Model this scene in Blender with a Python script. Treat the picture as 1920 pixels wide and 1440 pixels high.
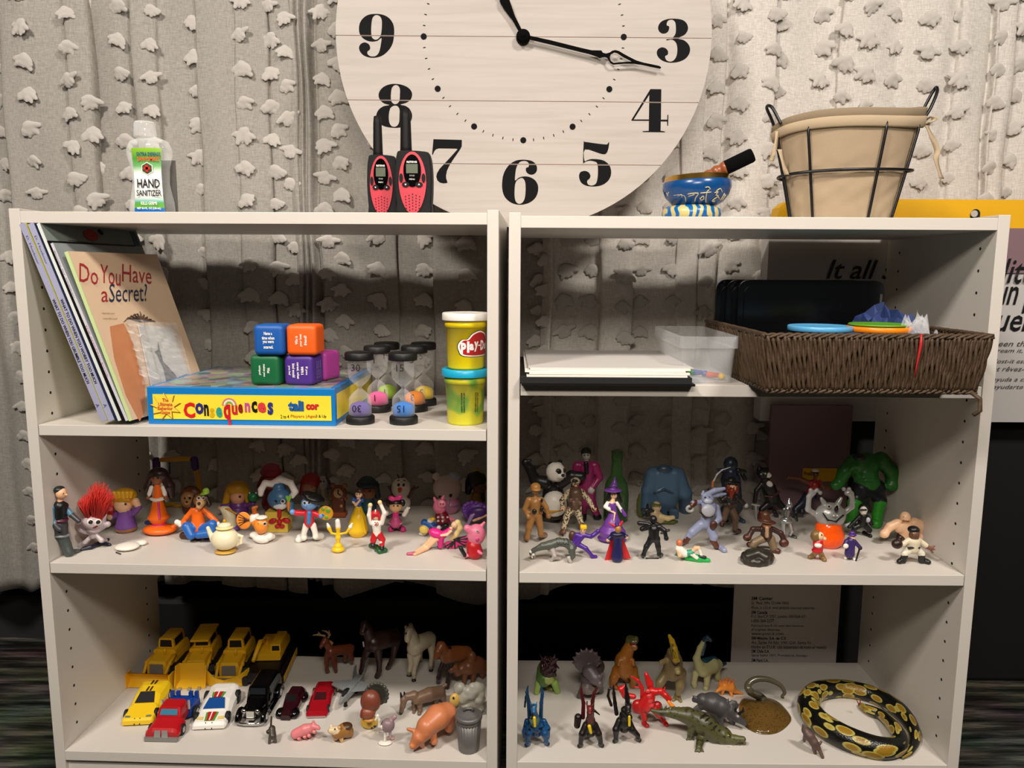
import bpy, bmesh, math, random
import numpy as np
from mathutils import Vector, Matrix
R_ = random.Random(7)
sc = bpy.context.scene
COL = sc.collection
for o in list(bpy.data.objects): bpy.data.objects.remove(o, do_unlink=True)
# ------------------------------------------------------------ camera
H = 0.83
F_PX = 1452.76
PITCH, ROLL = 0.1429, 0.0056
cp, sp, cr, sr = math.cos(PITCH), math.sin(PITCH), math.cos(ROLL), math.sin(ROLL)
FW = Vector((0, cp, -sp)); UP0 = Vector((0, sp, cp))
RT = Vector((cr, 0, 0)) + UP0 * sr
UP = Vector((-sr, 0, 0)) + UP0 * cr
EYE = Vector((0, 0, H))
cam = bpy.data.objects.new('camera', bpy.data.cameras.new('camera'))
COL.objects.link(cam); sc.camera = cam
cam.data.sensor_width = 36; cam.data.lens = F_PX * 36 / 1920
cam.data.clip_start = 0.02; cam.data.clip_end = 50
cam.matrix_world = Matrix(((RT.x, UP.x, -FW.x, 0), (RT.y, UP.y, -FW.y, 0), (RT.z, UP.z, -FW.z, H), (0, 0, 0, 1)))
# ------------------------------------------------------------ world, lights, exposure
sc.view_settings.view_transform = 'Standard'; sc.view_settings.look = 'None'
sc.view_settings.exposure = 0.0; sc.view_settings.gamma = 1.0
sc.view_settings.use_curve_mapping = False
w = bpy.data.worlds.new('world'); sc.world = w; w.use_nodes = True
w.node_tree.nodes['Background'].inputs[0].default_value = (1.0, 0.93, 0.80, 1)
w.node_tree.nodes['Background'].inputs[1].default_value = 0.01
def area(name, loc, sx, sy, power, col, tilt=0.0):
    l = bpy.data.lights.new(name, 'AREA'); l.shape = 'RECTANGLE'; l.size = sx; l.size_y = sy
    l.energy = power; l.color = col
    o = bpy.data.objects.new(name, l); COL.objects.link(o); o.location = loc
    o.rotation_euler = (tilt, 0, 0)
    return o
area('floor_lamp_light', (0.02, -0.02, 1.37), 0.42, 0.16, 10.5, (1.0, 0.905, 0.80), 1.30)
area('ceiling_lamp', (-1.05, -0.25, 2.48), 0.4, 0.35, 64, (1.0, 0.915, 0.83), 0.75)
area('ceiling_lamp', (1.05, -0.25, 2.48), 0.4, 0.35, 56, (1.0, 0.915, 0.83), 0.75)
# ------------------------------------------------------------ pixel <-> world
def ray(u, v): return FW + RT * ((u - 960) / F_PX) - UP * ((v - 720) / F_PX)
def atY(u, v, Y):
    d = ray(u, v); return EYE + d * (Y / d.y)
def atZ(u, v, Z):
    d = ray(u, v); return EYE + d * ((Z - H) / d.z)
def scale_at(p): return (p - EYE).dot(FW) / F_PX
def proj(p):
    q = p - EYE; d = q.dot(FW)
    return 960 + F_PX * q.dot(RT) / d, 720 - F_PX * q.dot(UP) / d
# ------------------------------------------------------------ objects
def tag(o, label=None, cat=None, group=None, kind=None):
    if label: o['label'] = label
    if cat: o['category'] = cat
    if group: o['group'] = group
    if kind: o['kind'] = kind
    return o
def empty(name, loc, rz=0.0):
    o = bpy.data.objects.new(name, None); COL.objects.link(o)
    o.location = loc; o.rotation_euler = (0, 0, rz); o.empty_display_size = .02
    bpy.context.view_layer.update() if False else None
    return o
def wmat(o):
    m = Matrix.Translation(o.location) @ o.rotation_euler.to_matrix().to_4x4()
    return (wmat(o.parent) @ m) if o.parent else m
def link(name, me, parent=None, loc=None):
    """mesh in world coordinates -> object under parent (parent keeps its own frame)"""
    o = bpy.data.objects.new(name, me); COL.objects.link(o)
    if parent is not None:
        me.transform(wmat(parent).inverted()); o.parent = parent
    elif loc is not None:
        me.transform(Matrix.Translation(-Vector(loc))); o.location = loc
    return o
# ------------------------------------------------------------ colours and materials
def lin(c):
    if isinstance(c, str):
        c = c.lstrip('#'); c = [int(c[i:i + 2], 16) / 255 for i in (0, 2, 4)]
        return tuple(x / 12.92 if x <= .04045 else ((x + .055) / 1.055) ** 2.4 for x in c)
    return tuple(c[:3])
_M = {}
def nt(name):
    m = bpy.data.materials.new(name); m.use_nodes = True
    return m, m.node_tree, m.node_tree.nodes['Principled BSDF']
def N(t, ty, **kw):
    n = t.nodes.new(ty)
    for k, v in kw.items():
        if k in n.inputs.keys(): n.inputs[k].default_value = v
        else: setattr(n, k, v)
    return n
def grain(t, b, scale, strength, dist=.0005):
    tc = N(t, 'ShaderNodeTexCoord'); nz = N(t, 'ShaderNodeTexNoise', Scale=scale, Detail=4.0)
    t.links.new(tc.outputs['Object'], nz.inputs['Vector'])
    bp = N(t, 'ShaderNodeBump', Strength=strength, Distance=dist)
    t.links.new(nz.outputs['Fac'], bp.inputs['Height']); t.links.new(bp.outputs[0], b.inputs['Normal'])
    return nz
def mat(c, rough=.42, metal=0, spec=.5, bump=0, bs=400, var=0, vs=60, name=None):
    k = (c, rough, metal, spec, bump, bs, var, vs)
    if k in _M: return _M[k]
    m, t, b = nt(name or 'plastic')
    L = lin(c)
    b.inputs['Base Color'].default_value = (*L, 1); b.inputs['Roughness'].default_value = rough
    b.inputs['Metallic'].default_value = metal; b.inputs['Specular IOR Level'].default_value = spec
    if bump: grain(t, b, bs, bump)
    if var:
        tc = N(t, 'ShaderNodeTexCoord'); nz = N(t, 'ShaderNodeTexNoise', Scale=vs, Detail=5.0)
        t.links.new(tc.outputs['Object'], nz.inputs['Vector'])
        mx = N(t, 'ShaderNodeMix', data_type='RGBA')
        mx.inputs[6].default_value = (*[x * (1 - var) for x in L], 1); mx.inputs[7].default_value = (*[min(1, x * (1 + var)) for x in L], 1)
        t.links.new(nz.outputs['Fac'], mx.inputs[0]); t.links.new(mx.outputs[2], b.inputs['Base Color'])
    m.diffuse_color = (*L, 1); _M[k] = m
    return m
def vmat(rough=.38, pattern=None, c2='#000000', scale=200, thr=.5, metal=0, bump=.15):
    """painted plastic: colour attribute, plus an optional blotch pattern in a second colour"""
    k = ('v', rough, pattern, c2, scale, thr, metal, bump)
    if k in _M: return _M[k]
    m, t, b = nt('painted_plastic')
    a = N(t, 'ShaderNodeAttribute', attribute_name='Col')
    b.inputs['Roughness'].default_value = rough; b.inputs['Metallic'].default_value = metal
    out = a.outputs['Color']
    tc = N(t, 'ShaderNodeTexCoord')
    if pattern:
        if pattern == 'wave':
            nz = N(t, 'ShaderNodeTexWave', Scale=scale, Distortion=3.0); fo = nz.outputs['Fac']
        elif pattern == 'vor':
            nz = N(t, 'ShaderNodeTexVoronoi', Scale=scale); fo = nz.outputs['Distance']
        else:
            nz = N(t, 'ShaderNodeTexNoise', Scale=scale, Detail=2.0); fo = nz.outputs['Fac']
        t.links.new(tc.outputs['Object'], nz.inputs['Vector'])
        cr_ = N(t, 'ShaderNodeValToRGB'); cr_.color_ramp.elements[0].position = thr - .03; cr_.color_ramp.elements[1].position = thr + .03
        if pattern == 'vor': cr_.color_ramp.elements[0].color = (1, 1, 1, 1); cr_.color_ramp.elements[1].color = (0, 0, 0, 1)
        t.links.new(fo, cr_.inputs[0])
        mx = N(t, 'ShaderNodeMix', data_type='RGBA'); mx.inputs[7].default_value = (*lin(c2), 1)
        t.links.new(cr_.outputs[0], mx.inputs[0]); t.links.new(out, mx.inputs[6]); out = mx.outputs[2]
    t.links.new(out, b.inputs['Base Color'])
    if bump: grain(t, b, 500, bump, .0004)
    _M[k] = m
    return m
def glass(c=(1, 1, 1), rough=.03, alpha=.18, name='clear_plastic', edge=.55):
    """thin clear plastic: mostly see-through shell with sharp highlights"""
    k = ('g', c, rough, alpha, edge)
    if k in _M: return _M[k]
    m, t, b = nt(name)
    b.inputs['Base Color'].default_value = (*lin(c), 1); b.inputs['Roughness'].default_value = rough
    b.inputs['Alpha'].default_value = alpha; b.inputs['Specular IOR Level'].default_value = .8
    lw = N(t, 'ShaderNodeLayerWeight', Blend=.35)
    mr = N(t, 'ShaderNodeMapRange'); mr.inputs[3].default_value = alpha; mr.inputs[4].default_value = min(1, alpha + edge)
    t.links.new(lw.outputs['Facing'], mr.inputs[0]); t.links.new(mr.outputs[0], b.inputs['Alpha'])
    _M[k] = m
    return m
# ------------------------------------------------------------ mesh builder (world coordinates)
class MB:
    def __init__(s): s.v = []; s.f = []; s.m = []; s.mats = []; s.sm = []
    def mi(s, m):
        if m not in s.mats: s.mats.append(m)
        return s.mats.index(m)
    def add(s, vs, fs, m, smooth=False):
        o = len(s.v); k = s.mi(m); s.v += [tuple(p) for p in vs]
        for f in fs: s.f.append([i + o for i in f]); s.m.append(k); s.sm.append(smooth)
        return s
    def box(s, c, h, m, X=Vector((1, 0, 0)), Y=Vector((0, 1, 0)), Z=Vector((0, 0, 1)), bev=0):
        c = Vector(c)
        if bev <= 0:
            vs = [c + X * h[0] * a + Y * h[1] * b + Z * h[2] * d for a in (-1, 1) for b in (-1, 1) for d in (-1, 1)]
            return s.add(vs, [(0, 1, 3, 2), (4, 6, 7, 5), (0, 4, 5, 1), (2, 3, 7, 6), (0, 2, 6, 4), (1, 5, 7, 3)], m)
        bm = bmesh.new(); bmesh.ops.create_cube(bm, size=2)
        for q in bm.verts: q.co = Vector((q.co.x * h[0], q.co.y * h[1], q.co.z * h[2]))
        bmesh.ops.bevel(bm, geom=bm.edges[:], offset=bev, segments=2, affect='EDGES', profile=.5)
        bm.verts.index_update()
        vs = [c + X * q.co.x + Y * q.co.y + Z * q.co.z for q in bm.verts]
        fs = [[q.index for q in f.verts] for f in bm.faces]; bm.free()
        return s.add(vs, fs, m, False)
    def lathe(s, c, prof, m, seg=28, Z=Vector((0, 0, 1)), X=None, smooth=True, sx=1, sy=1, flute=0, nf=0):
        """prof: list of (radius, height); materials may vary: (r,h,mat)"""
        Z = Vector(Z).normalized(); X = Vector(X) if X else (Z.orthogonal() if abs(Z.z) < .99 else Vector((1, 0, 0))); X = (X - Z * X.dot(Z)).normalized(); Y = Z.cross(X)
        c = Vector(c); vs = []
        for p in prof:
            for i in range(seg):
                a = 2 * math.pi * i / seg; r = p[0] * (1 + (flute * math.cos(nf * a) if nf else 0))
                vs.append(c + X * math.cos(a) * r * sx + Y * math.sin(a) * r * sy + Z * p[1])
        o = len(s.v); s.v += [tuple(p) for p in vs]
        for j in range(len(prof) - 1):
            mm = prof[j][2] if len(prof[j]) > 2 else m; k = s.mi(mm)
            for i in range(seg):
                s.f.append([o + j * seg + i, o + j * seg + (i + 1) % seg, o + (j + 1) * seg + (i + 1) % seg, o + (j + 1) * seg + i]); s.m.append(k); s.sm.append(smooth)
        for j, rev in ((0, True), (len(prof) - 1, False)):
            if prof[j][0] > 1e-5:
                q = [o + j * seg + i for i in range(seg)]; mm = prof[j][2] if len(prof[j]) > 2 else m
                s.f.append(q[::-1] if rev else q); s.m.append(s.mi(mm)); s.sm.append(False)
        return s
    def tube(s, pts, r, m, seg=8, closed=False, smooth=True):
        pts = [Vector(p) for p in pts]; n = len(pts); rr = r if isinstance(r, (list, tuple)) else [r] * n
        o = len(s.v); k = s.mi(m); ref = None
        for i, p in enumerate(pts):
            a = pts[(i - 1) % n] if (i > 0 or closed) else p; b = pts[(i + 1) % n] if (i < n - 1 or closed) else p
            t = (b - a); t = t.normalized() if t.length > 1e-9 else Vector((0, 0, 1))
            if ref is None: ref = t.orthogonal().normalized()
            ref = (ref - t * ref.dot(t)); ref = ref.normalized() if ref.length > 1e-6 else t.orthogonal().normalized(); y = t.cross(ref)
            for j in range(seg):
                a_ = 2 * math.pi * j / seg; s.v.append(tuple(p + (ref * math.cos(a_) + y * math.sin(a_)) * rr[i]))
        for i in range(n if closed else n - 1):
            for j in range(seg):
                i2 = (i + 1) % n
                s.f.append([o + i * seg + j, o + i * seg + (j + 1) % seg, o + i2 * seg + (j + 1) % seg, o + i2 * seg + j]); s.m.append(k); s.sm.append(smooth)
        if not closed:
            s.f.append([o + j for j in range(seg)][::-1]); s.m.append(k); s.sm.append(False)
            s.f.append([o + (n - 1) * seg + j for j in range(seg)]); s.m.append(k); s.sm.append(False)
        return s
    def prism(s, poly, m, O, X, Y, t, side=None):
        """2D polygon on plane (O,X,Y) thickened by t along X x Y"""
        O = Vector(O); X = Vector(X); Y = Vector(Y); Z = X.cross(Y).normalized(); n = len(poly)
        vs = [O + X * a + Y * b for a, b in poly] + [O + X * a + Y * b + Z * t for a, b in poly]
        ar = sum(poly[i][0] * poly[(i + 1) % n][1] - poly[(i + 1) % n][0] * poly[i][1] for i in range(n))
        fs = [list(range(n))[::-1], [n + i for i in range(n)]] if ar > 0 else [list(range(n)), [n + i for i in range(n)][::-1]]
        s.add(vs, fs, m)
        sd = [[i, (i + 1) % n, n + (i + 1) % n, n + i] for i in range(n)]
        if ar < 0: sd = [q[::-1] for q in sd]
        o = len(s.v) - 2 * n; k = s.mi(side or m)
        for q in sd: s.f.append([o + i for i in q]); s.m.append(k); s.sm.append(False)
        return s
    def mesh(s, name):
        me = bpy.data.meshes.new(name); me.from_pydata(s.v, [], s.f)
        for m in s.mats: me.materials.append(m)
        me.polygons.foreach_set('material_index', s.m); me.polygons.foreach_set('use_smooth', s.sm)
        me.update(); return me
    def build(s, name, parent=None, loc=None): return link(name, s.mesh(name), parent, loc)
def smoothpoly(P, n=4, closed=True):
    P = [Vector((*p, 0)) if len(p) == 2 else Vector(p) for p in P]; k = len(P); out = []
    for i in range(k if closed else k - 1):
        p0 = P[(i - 1) % k] if closed or i > 0 else P[0]; p1 = P[i]; p2 = P[(i + 1) % k]; p3 = P[(i + 2) % k] if closed or i + 2 < k else P[-1]
        for j in range(n):
            t = j / n
            out.append(.5 * ((2 * p1) + (p2 - p0) * t + (2 * p0 - 5 * p1 + 4 * p2 - p3) * t * t + (3 * p1 - p0 - 3 * p2 + p3) * t ** 3))
    if not closed: out.append(P[-1])
    return out
def flat_shape(name, loops, m, M, thick=.0003, parent=None):
    """filled 2D outline(s) with holes, lying on the plane of matrix M"""
    cu = bpy.data.curves.new(name, 'CURVE'); cu.dimensions = '2D'; cu.fill_mode = 'BOTH'; cu.extrude = thick / 2
    for lp in loops:
        sp_ = cu.splines.new('POLY'); sp_.points.add(len(lp) - 1)
        for i, p in enumerate(lp): sp_.points[i].co = (p[0], p[1], 0, 1)
        sp_.use_cyclic_u = True
    o = bpy.data.objects.new(name, cu); me = bpy.data.meshes.new_from_object(o); me.name = name
    bpy.data.objects.remove(o); bpy.data.curves.remove(cu)
    me.materials.clear(); me.materials.append(m); me.transform(M)
    return link(name, me, parent) if parent is not False else me
def frame(O, X, Y):
    X = Vector(X).normalized(); Y = Vector(Y); Y = (Y - X * Y.dot(X)).normalized(); Z = X.cross(Y)
    return Matrix(((X.x, Y.x, Z.x, O[0]), (X.y, Y.y, Z.y, O[1]), (X.z, Y.z, Z.z, O[2]), (0, 0, 0, 1)))
def text(body, m, O, X, Y, w=None, h=None, parent=None, name='lettering', thick=.0002, bold=0, shear=0, align='CENTER', sp=1.0, wrap=None):
    """raised print: O centre (or left) of the text, X along the line, Y up; w = width, h = total height"""
    cu = bpy.data.curves.new(name, 'FONT'); cu.body = body; cu.align_x = 'CENTER'; cu.align_y = 'CENTER'
    if align == 'LEFT': cu.align_x = 'LEFT'
    cu.size = 1; cu.extrude = 0; cu.offset = bold; cu.resolution_u = 2; cu.shear = shear; cu.space_line = sp
    o = bpy.data.objects.new(name, cu); me = bpy.data.meshes.new_from_object(o); me.name = name
    bpy.data.objects.remove(o); bpy.data.curves.remove(cu)
    n = len(me.vertices); co = np.empty(n * 3, 'f'); me.vertices.foreach_get('co', co); co = co.reshape(-1, 3)
    mn, mx = co.min(0), co.max(0); d = mx - mn
    sx = w / d[0] if w else h / d[1]; sy = h / d[1] if h else sx
    c = (mn + mx) / 2
    if align == 'LEFT': c[0] = mn[0]
    me.transform(frame(Vector(O), X, Y) @ Matrix.Translation((0, 0, thick)) @ Matrix.Diagonal((sx, sy, 1, 1)) @ Matrix.Translation((-c[0], -c[1], 0)))
    me.materials.clear(); me.materials.append(m)
    return link(name, me, parent) if parent is not False else me
def join(name, meshes, parent):
    bm = bmesh.new(); mats = []
    for me in meshes:
        n0 = len(bm.faces); bm.from_mesh(me); bm.faces.ensure_lookup_table()
        mp = []
        for m in me.materials:
            if m not in mats: mats.append(m)
            mp.append(mats.index(m))
        for f in bm.faces[n0:]: f.material_index = mp[f.material_index] if mp else 0
    out = bpy.data.meshes.new(name); bm.to_mesh(out); bm.free()
    for m in mats: out.materials.append(m)
    for me in meshes: bpy.data.meshes.remove(me)
    return link(name, out, parent)
# ------------------------------------------------------------ implicit surfaces: continuous sculpted bodies
E12 = [((0,0,0),(1,0,0)),((0,1,0),(1,1,0)),((0,0,1),(1,0,1)),((0,1,1),(1,1,1)),((0,0,0),(0,1,0)),((1,0,0),(1,1,0)),((0,0,1),(0,1,1)),((1,0,1),(1,1,1)),((0,0,0),(0,0,1)),((1,0,0),(1,0,1)),((0,1,0),(0,1,1)),((1,1,0),(1,1,1))]
def surfnet(V, org, h):
    I = V < 0
    c = [I[a:V.shape[0] - 1 + a, b:V.shape[1] - 1 + b, d:V.shape[2] - 1 + d] for a in (0, 1) for b in (0, 1) for d in (0, 1)]
    any_ = c[0].copy(); all_ = c[0].copy()
    for q in c[1:]: any_ |= q; all_ &= q
    act = any_ & ~all_; idx = np.argwhere(act); n = len(idx)
    if n == 0: return None, None
    mp = np.full(act.shape, -1, np.int64); mp[act] = np.arange(n)
    acc = np.zeros((n, 3)); cnt = np.zeros(n)
    for a, b in E12:
        ia = idx + a; ib = idx + b
        va = V[ia[:, 0], ia[:, 1], ia[:, 2]]; vb = V[ib[:, 0], ib[:, 1], ib[:, 2]]
        s = (va < 0) != (vb < 0); t = np.where(s, va / np.where(s, va - vb, 1), 0)
        acc += s[:, None] * (np.array(a) + t[:, None] * (np.array(b) - np.array(a))); cnt += s
    P = org + (idx + acc / cnt[:, None]) * h
    Fs = []
    for ax in range(3):
        sl0 = [slice(None)] * 3; sl1 = [slice(None)] * 3; sl0[ax] = slice(0, -1); sl1[ax] = slice(1, None)
        A = I[tuple(sl0)]; B = I[tuple(sl1)]; e = np.argwhere(A != B)
        o1, o2 = [(1, 2), (2, 0), (0, 1)][ax]
        e = e[(e[:, o1] > 0) & (e[:, o2] > 0) & (e[:, o1] < V.shape[o1] - 1) & (e[:, o2] < V.shape[o2] - 1)]
        sg = A[e[:, 0], e[:, 1], e[:, 2]]
        q = []
        for d1, d2 in ((-1, -1), (0, -1), (0, 0), (-1, 0)):
            k = e.copy(); k[:, o1] += d1; k[:, o2] += d2; q.append(mp[k[:, 0], k[:, 1], k[:, 2]])
        q = np.stack(q, 1); q[~sg] = q[~sg][:, ::-1]; Fs.append(q)
    Fc = np.concatenate(Fs); return P, Fc[(Fc >= 0).all(1)]
def sd(pr, X):
    t = pr[0]
    if t == 'c':
        _, a, ra, b, rb = pr[:5]
        ba = b - a; L2 = ba @ ba
        q = X - a; k = np.clip((q @ ba) / max(L2, 1e-12), 0, 1)
        return np.linalg.norm(q - k[..., None] * ba, axis=-1) - (ra + (rb - ra) * k)
    _, a, hx, Rm = pr[:4]
    q = (X - a) @ Rm
    if t == 'e':
        k = np.linalg.norm(q / hx, axis=-1); k2 = np.linalg.norm(q / (hx * hx), axis=-1)
        return k * (k - 1) / np.maximum(k2, 1e-9)
    rd = pr[4]; d = np.abs(q) - (hx - rd)
    return np.linalg.norm(np.maximum(d, 0), axis=-1) + np.minimum(d.max(-1), 0) - rd
def blob_mesh(name, prims, h, k, m):
    """prims: world-space primitives, each (kind, ..., colour)"""
    bb = []
    for pr in prims:
        if pr[0] == 'c': bb.append((np.minimum(pr[1] - pr[2], pr[3] - pr[4]), np.maximum(pr[1] + pr[2], pr[3] + pr[4])))
        else:
            r = np.abs(pr[3]) @ pr[2]; bb.append((pr[1] - r, pr[1] + r))
    pad = 2.5 * h + k
    lo = np.min([b[0] for b in bb], 0) - pad; hi = np.max([b[1] for b in bb], 0) + pad
    n = np.ceil((hi - lo) / h).astype(int) + 1
    while n.prod() > 2.5e6: h *= 1.15; n = np.ceil((hi - lo) / h).astype(int) + 1
    V = np.full(n, 9.0)
    for pr, (b0, b1) in zip(prims, bb):
        i0 = np.maximum(((b0 - pad - lo) / h).astype(int), 0); i1 = np.minimum(((b1 + pad - lo) / h).astype(int) + 2, n)
        g = np.stack(np.meshgrid(*[lo[a] + h * np.arange(i0[a], i1[a]) for a in range(3)], indexing='ij'), -1)
        d = sd(pr, g); s = (slice(i0[0], i1[0]), slice(i0[1], i1[1]), slice(i0[2], i1[2])); o = V[s]
        kk = k
        hh = np.maximum(kk - np.abs(o - d), 0) / kk
        V[s] = np.minimum(o, d) - hh * hh * kk * .25
    P, Fc = surfnet(V, lo, h)
    me = bpy.data.meshes.new(name)
    me.vertices.add(len(P)); me.vertices.foreach_set('co', P.astype('f').ravel())
    me.loops.add(Fc.size); me.loops.foreach_set('vertex_index', Fc.astype('i').ravel())
    me.polygons.add(len(Fc)); me.polygons.foreach_set('loop_start', np.arange(0, Fc.size, 4, dtype='i'))
    me.polygons.foreach_set('loop_total', np.full(len(Fc), 4, 'i'))
    me.update(calc_edges=True); me.polygons.foreach_set('use_smooth', np.ones(len(Fc), bool))
    D = np.stack([sd(pr, P) - pr[-1][3] for pr in prims], 1); w_ = D.argmin(1)
    C = np.array([(*pr[-1][:3], 1.0) for pr in prims])[w_]
    ca = me.color_attributes.new('Col', 'FLOAT_COLOR', 'POINT'); ca.data.foreach_set('color', C.astype('f').ravel())
    me.materials.append(m)
    return me
PAL = dict(w='#ece6da', k='#141416', g='#7d7f80', dg='#3a3d40', lg='#a9a9a6', sk='#e8b48c', sk2='#f0c39b', br='#4a2c1c', lb='#8a5a35', tan='#a87a48',
    r='#c01a22', dr='#7c1220', o='#ef6a14', y='#f2c21a', dy='#c9921a', gr='#2f9a3a', dgr='#1d5a2e', lgr='#a6d24a', b='#2262b0', db='#1b2c5e', lbl='#6a9ad4',
    p='#6c3a92', dp='#3a2060', lp='#a070c0', pk='#ee7f9f', hp='#d8327e', cr='#efe3c0', ol='#5c6238', sil='#b9bcbe', org='#f09030', mg='#8c1e56')
def colr(c, bias=0.0): return (*lin(PAL.get(c, c)), bias)
class Fig:
    """a toy modelled from its silhouette: points are (u, v, dy) rays meeting the plane dy behind the toy's own
    standing line, or (u, v, 'g') resting on the shelf; radii in the toy's own image scale"""
    def __init__(s, name, label, cat, u, v, Z, group=None, root=True):
        s.Z = Z; s.G = atZ(u, v, Z); s.s = scale_at(s.G); s.obj = None; s.name = name
        if root: s.obj = tag(empty(name, s.G), label, cat, group)
    def P(s, p, r=0):
        if p[2] == 'g':
            q = atZ(p[0], p[1], s.Z); q = q + Vector((0, 0, r * s.s * .85))
        else:
            q = atY(p[0], p[1], s.G.y + p[2] * s.s)
            q.z = max(q.z, s.Z + r * s.s * .8)
        return np.array(q)
    def conv(s, prims):
        out = []
        for pr in prims:
            t = pr[0]
            if t == 'l':
                pts = pr[1]; c = pr[2]; c = colr(c) if isinstance(c, str) else c
                for a, b in zip(pts, pts[1:]):
                    out.append(('c', s.P(a, a[3]), a[3] * s.s, s.P(b, b[3]), b[3] * s.s, c))
            elif t in 'eb':
                p, hx = pr[1], pr[2]; rot = pr[3]; c = pr[-1]; c = colr(c, 0) if isinstance(c, str) else c
                if isinstance(rot, (int, float)): rot = (0, rot, 0)
                Rm = (Matrix.Rotation(math.radians(rot[2]), 3, 'Z') @ Matrix.Rotation(math.radians(rot[1]), 3, 'Y') @ Matrix.Rotation(math.radians(rot[0]), 3, 'X'))
                Rm = np.array(Rm); hw = np.array(hx, float) * s.s
                ext = (np.abs(Rm) @ hw)[2] / s.s
                q = s.P(p, 0); 
                if p[2] == 'g' : q[2] = s.Z + ext * s.s * .97
                else: q[2] = max(q[2], s.Z + ext * s.s * .9)
                out.append(('e', q, hw, Rm, c) if t == 'e' else ('b', q, hw, Rm, (pr[4] if len(pr) > 5 else 1) * s.s, c))
        return out
    def part(s, name, prims, m=None, h=1.0, k=1.8, parent=None, label=None):
        me = blob_mesh(name, s.conv(prims), h * s.s, k * s.s, m or vmat())
        o = link(name, me, parent or s.obj)
        if label: o['label'] = label
        return o
# ------------------------------------------------------------ setting: floor, walls, ceiling
def carpet_mat():
    m, t, b = nt('carpet'); tc = N(t, 'ShaderNodeTexCoord')
    mp_ = N(t, 'ShaderNodeMapping'); mp_.inputs['Scale'].default_value = (6, 55, 1); t.links.new(tc.outputs['Object'], mp_.inputs[0])
    n1 = N(t, 'ShaderNodeTexNoise', Scale=1.0, Detail=6.0); t.links.new(mp_.outputs[0], n1.inputs['Vector'])
    n2 = N(t, 'ShaderNodeTexNoise', Scale=9.0, Detail=2.0); t.links.new(tc.outputs['Object'], n2.inputs['Vector'])
    rp = N(t, 'ShaderNodeValToRGB'); e = rp.color_ramp.elements
    e[0].position = .38; e[0].color = (.012, .013, .010, 1); e[1].position = .62; e[1].color = (.16, .145, .115, 1)
    k = e.new(.5); k.color = (.055, .056, .045, 1)
    t.links.new(n1.outputs['Fac'], rp.inputs[0])
    mx = N(t, 'ShaderNodeMix', data_type='RGBA', blend_type='MULTIPLY'); mx.inputs[0].default_value = .8
    t.links.new(rp.outputs[0], mx.inputs[6]); t.links.new(n2.outputs['Color'], mx.inputs[7]); t.links.new(mx.outputs[2], b.inputs['Base Color'])
    b.inputs['Roughness'].default_value = 1; b.inputs['Specular IOR Level'].default_value = .1
    wv = N(t, 'ShaderNodeTexNoise', Scale=1.0, Detail=3.0); mp2 = N(t, 'ShaderNodeMapping'); mp2.inputs['Scale'].default_value = (25, 160, 1)
    t.links.new(tc.outputs['Object'], mp2.inputs[0]); t.links.new(mp2.outputs[0], wv.inputs['Vector'])
    bp = N(t, 'ShaderNodeBump', Strength=1.0, Distance=.006); t.links.new(wv.outputs['Fac'], bp.inputs['Height']); t.links.new(bp.outputs[0], b.inputs['Normal'])
    return m
def struct(name, mb): return tag(mb.build(name), kind='structure')
mwall = mat('#2a2926', .9, bump=.2, bs=60, name='wall_paint')
mwall_dark = mat('#2a2a29', .9, bump=.2, bs=60, name='back_wall_paint')
struct('floor', MB().box((0, -.65, -.01), (2.6, 2.5, .01), carpet_mat()))
struct('wall_back', MB().box((0, 1.70, 1.275), (2.6, .02, 1.275), mwall_dark))
struct('wall_left', MB().box((-2.6, -.65, 1.275), (.02, 2.35, 1.275), mwall))
struct('wall_right', MB().box((2.6, -.65, 1.275), (.02, 2.35, 1.275), mwall))
struct('wall_front', MB().box((0, -3.05 - .1, 1.275), (2.6, .02, 1.275), mat('#2c2a27', .9, name='far_wall_paint')))
struct('ceiling', MB().box((0, -.65, 2.57), (2.6, 2.5, .02), mwall))
struct('baseboard_back', MB().box((0, 1.672, .05), (2.58, .006, .05), mat('#2a2b2c', .6)))
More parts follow.
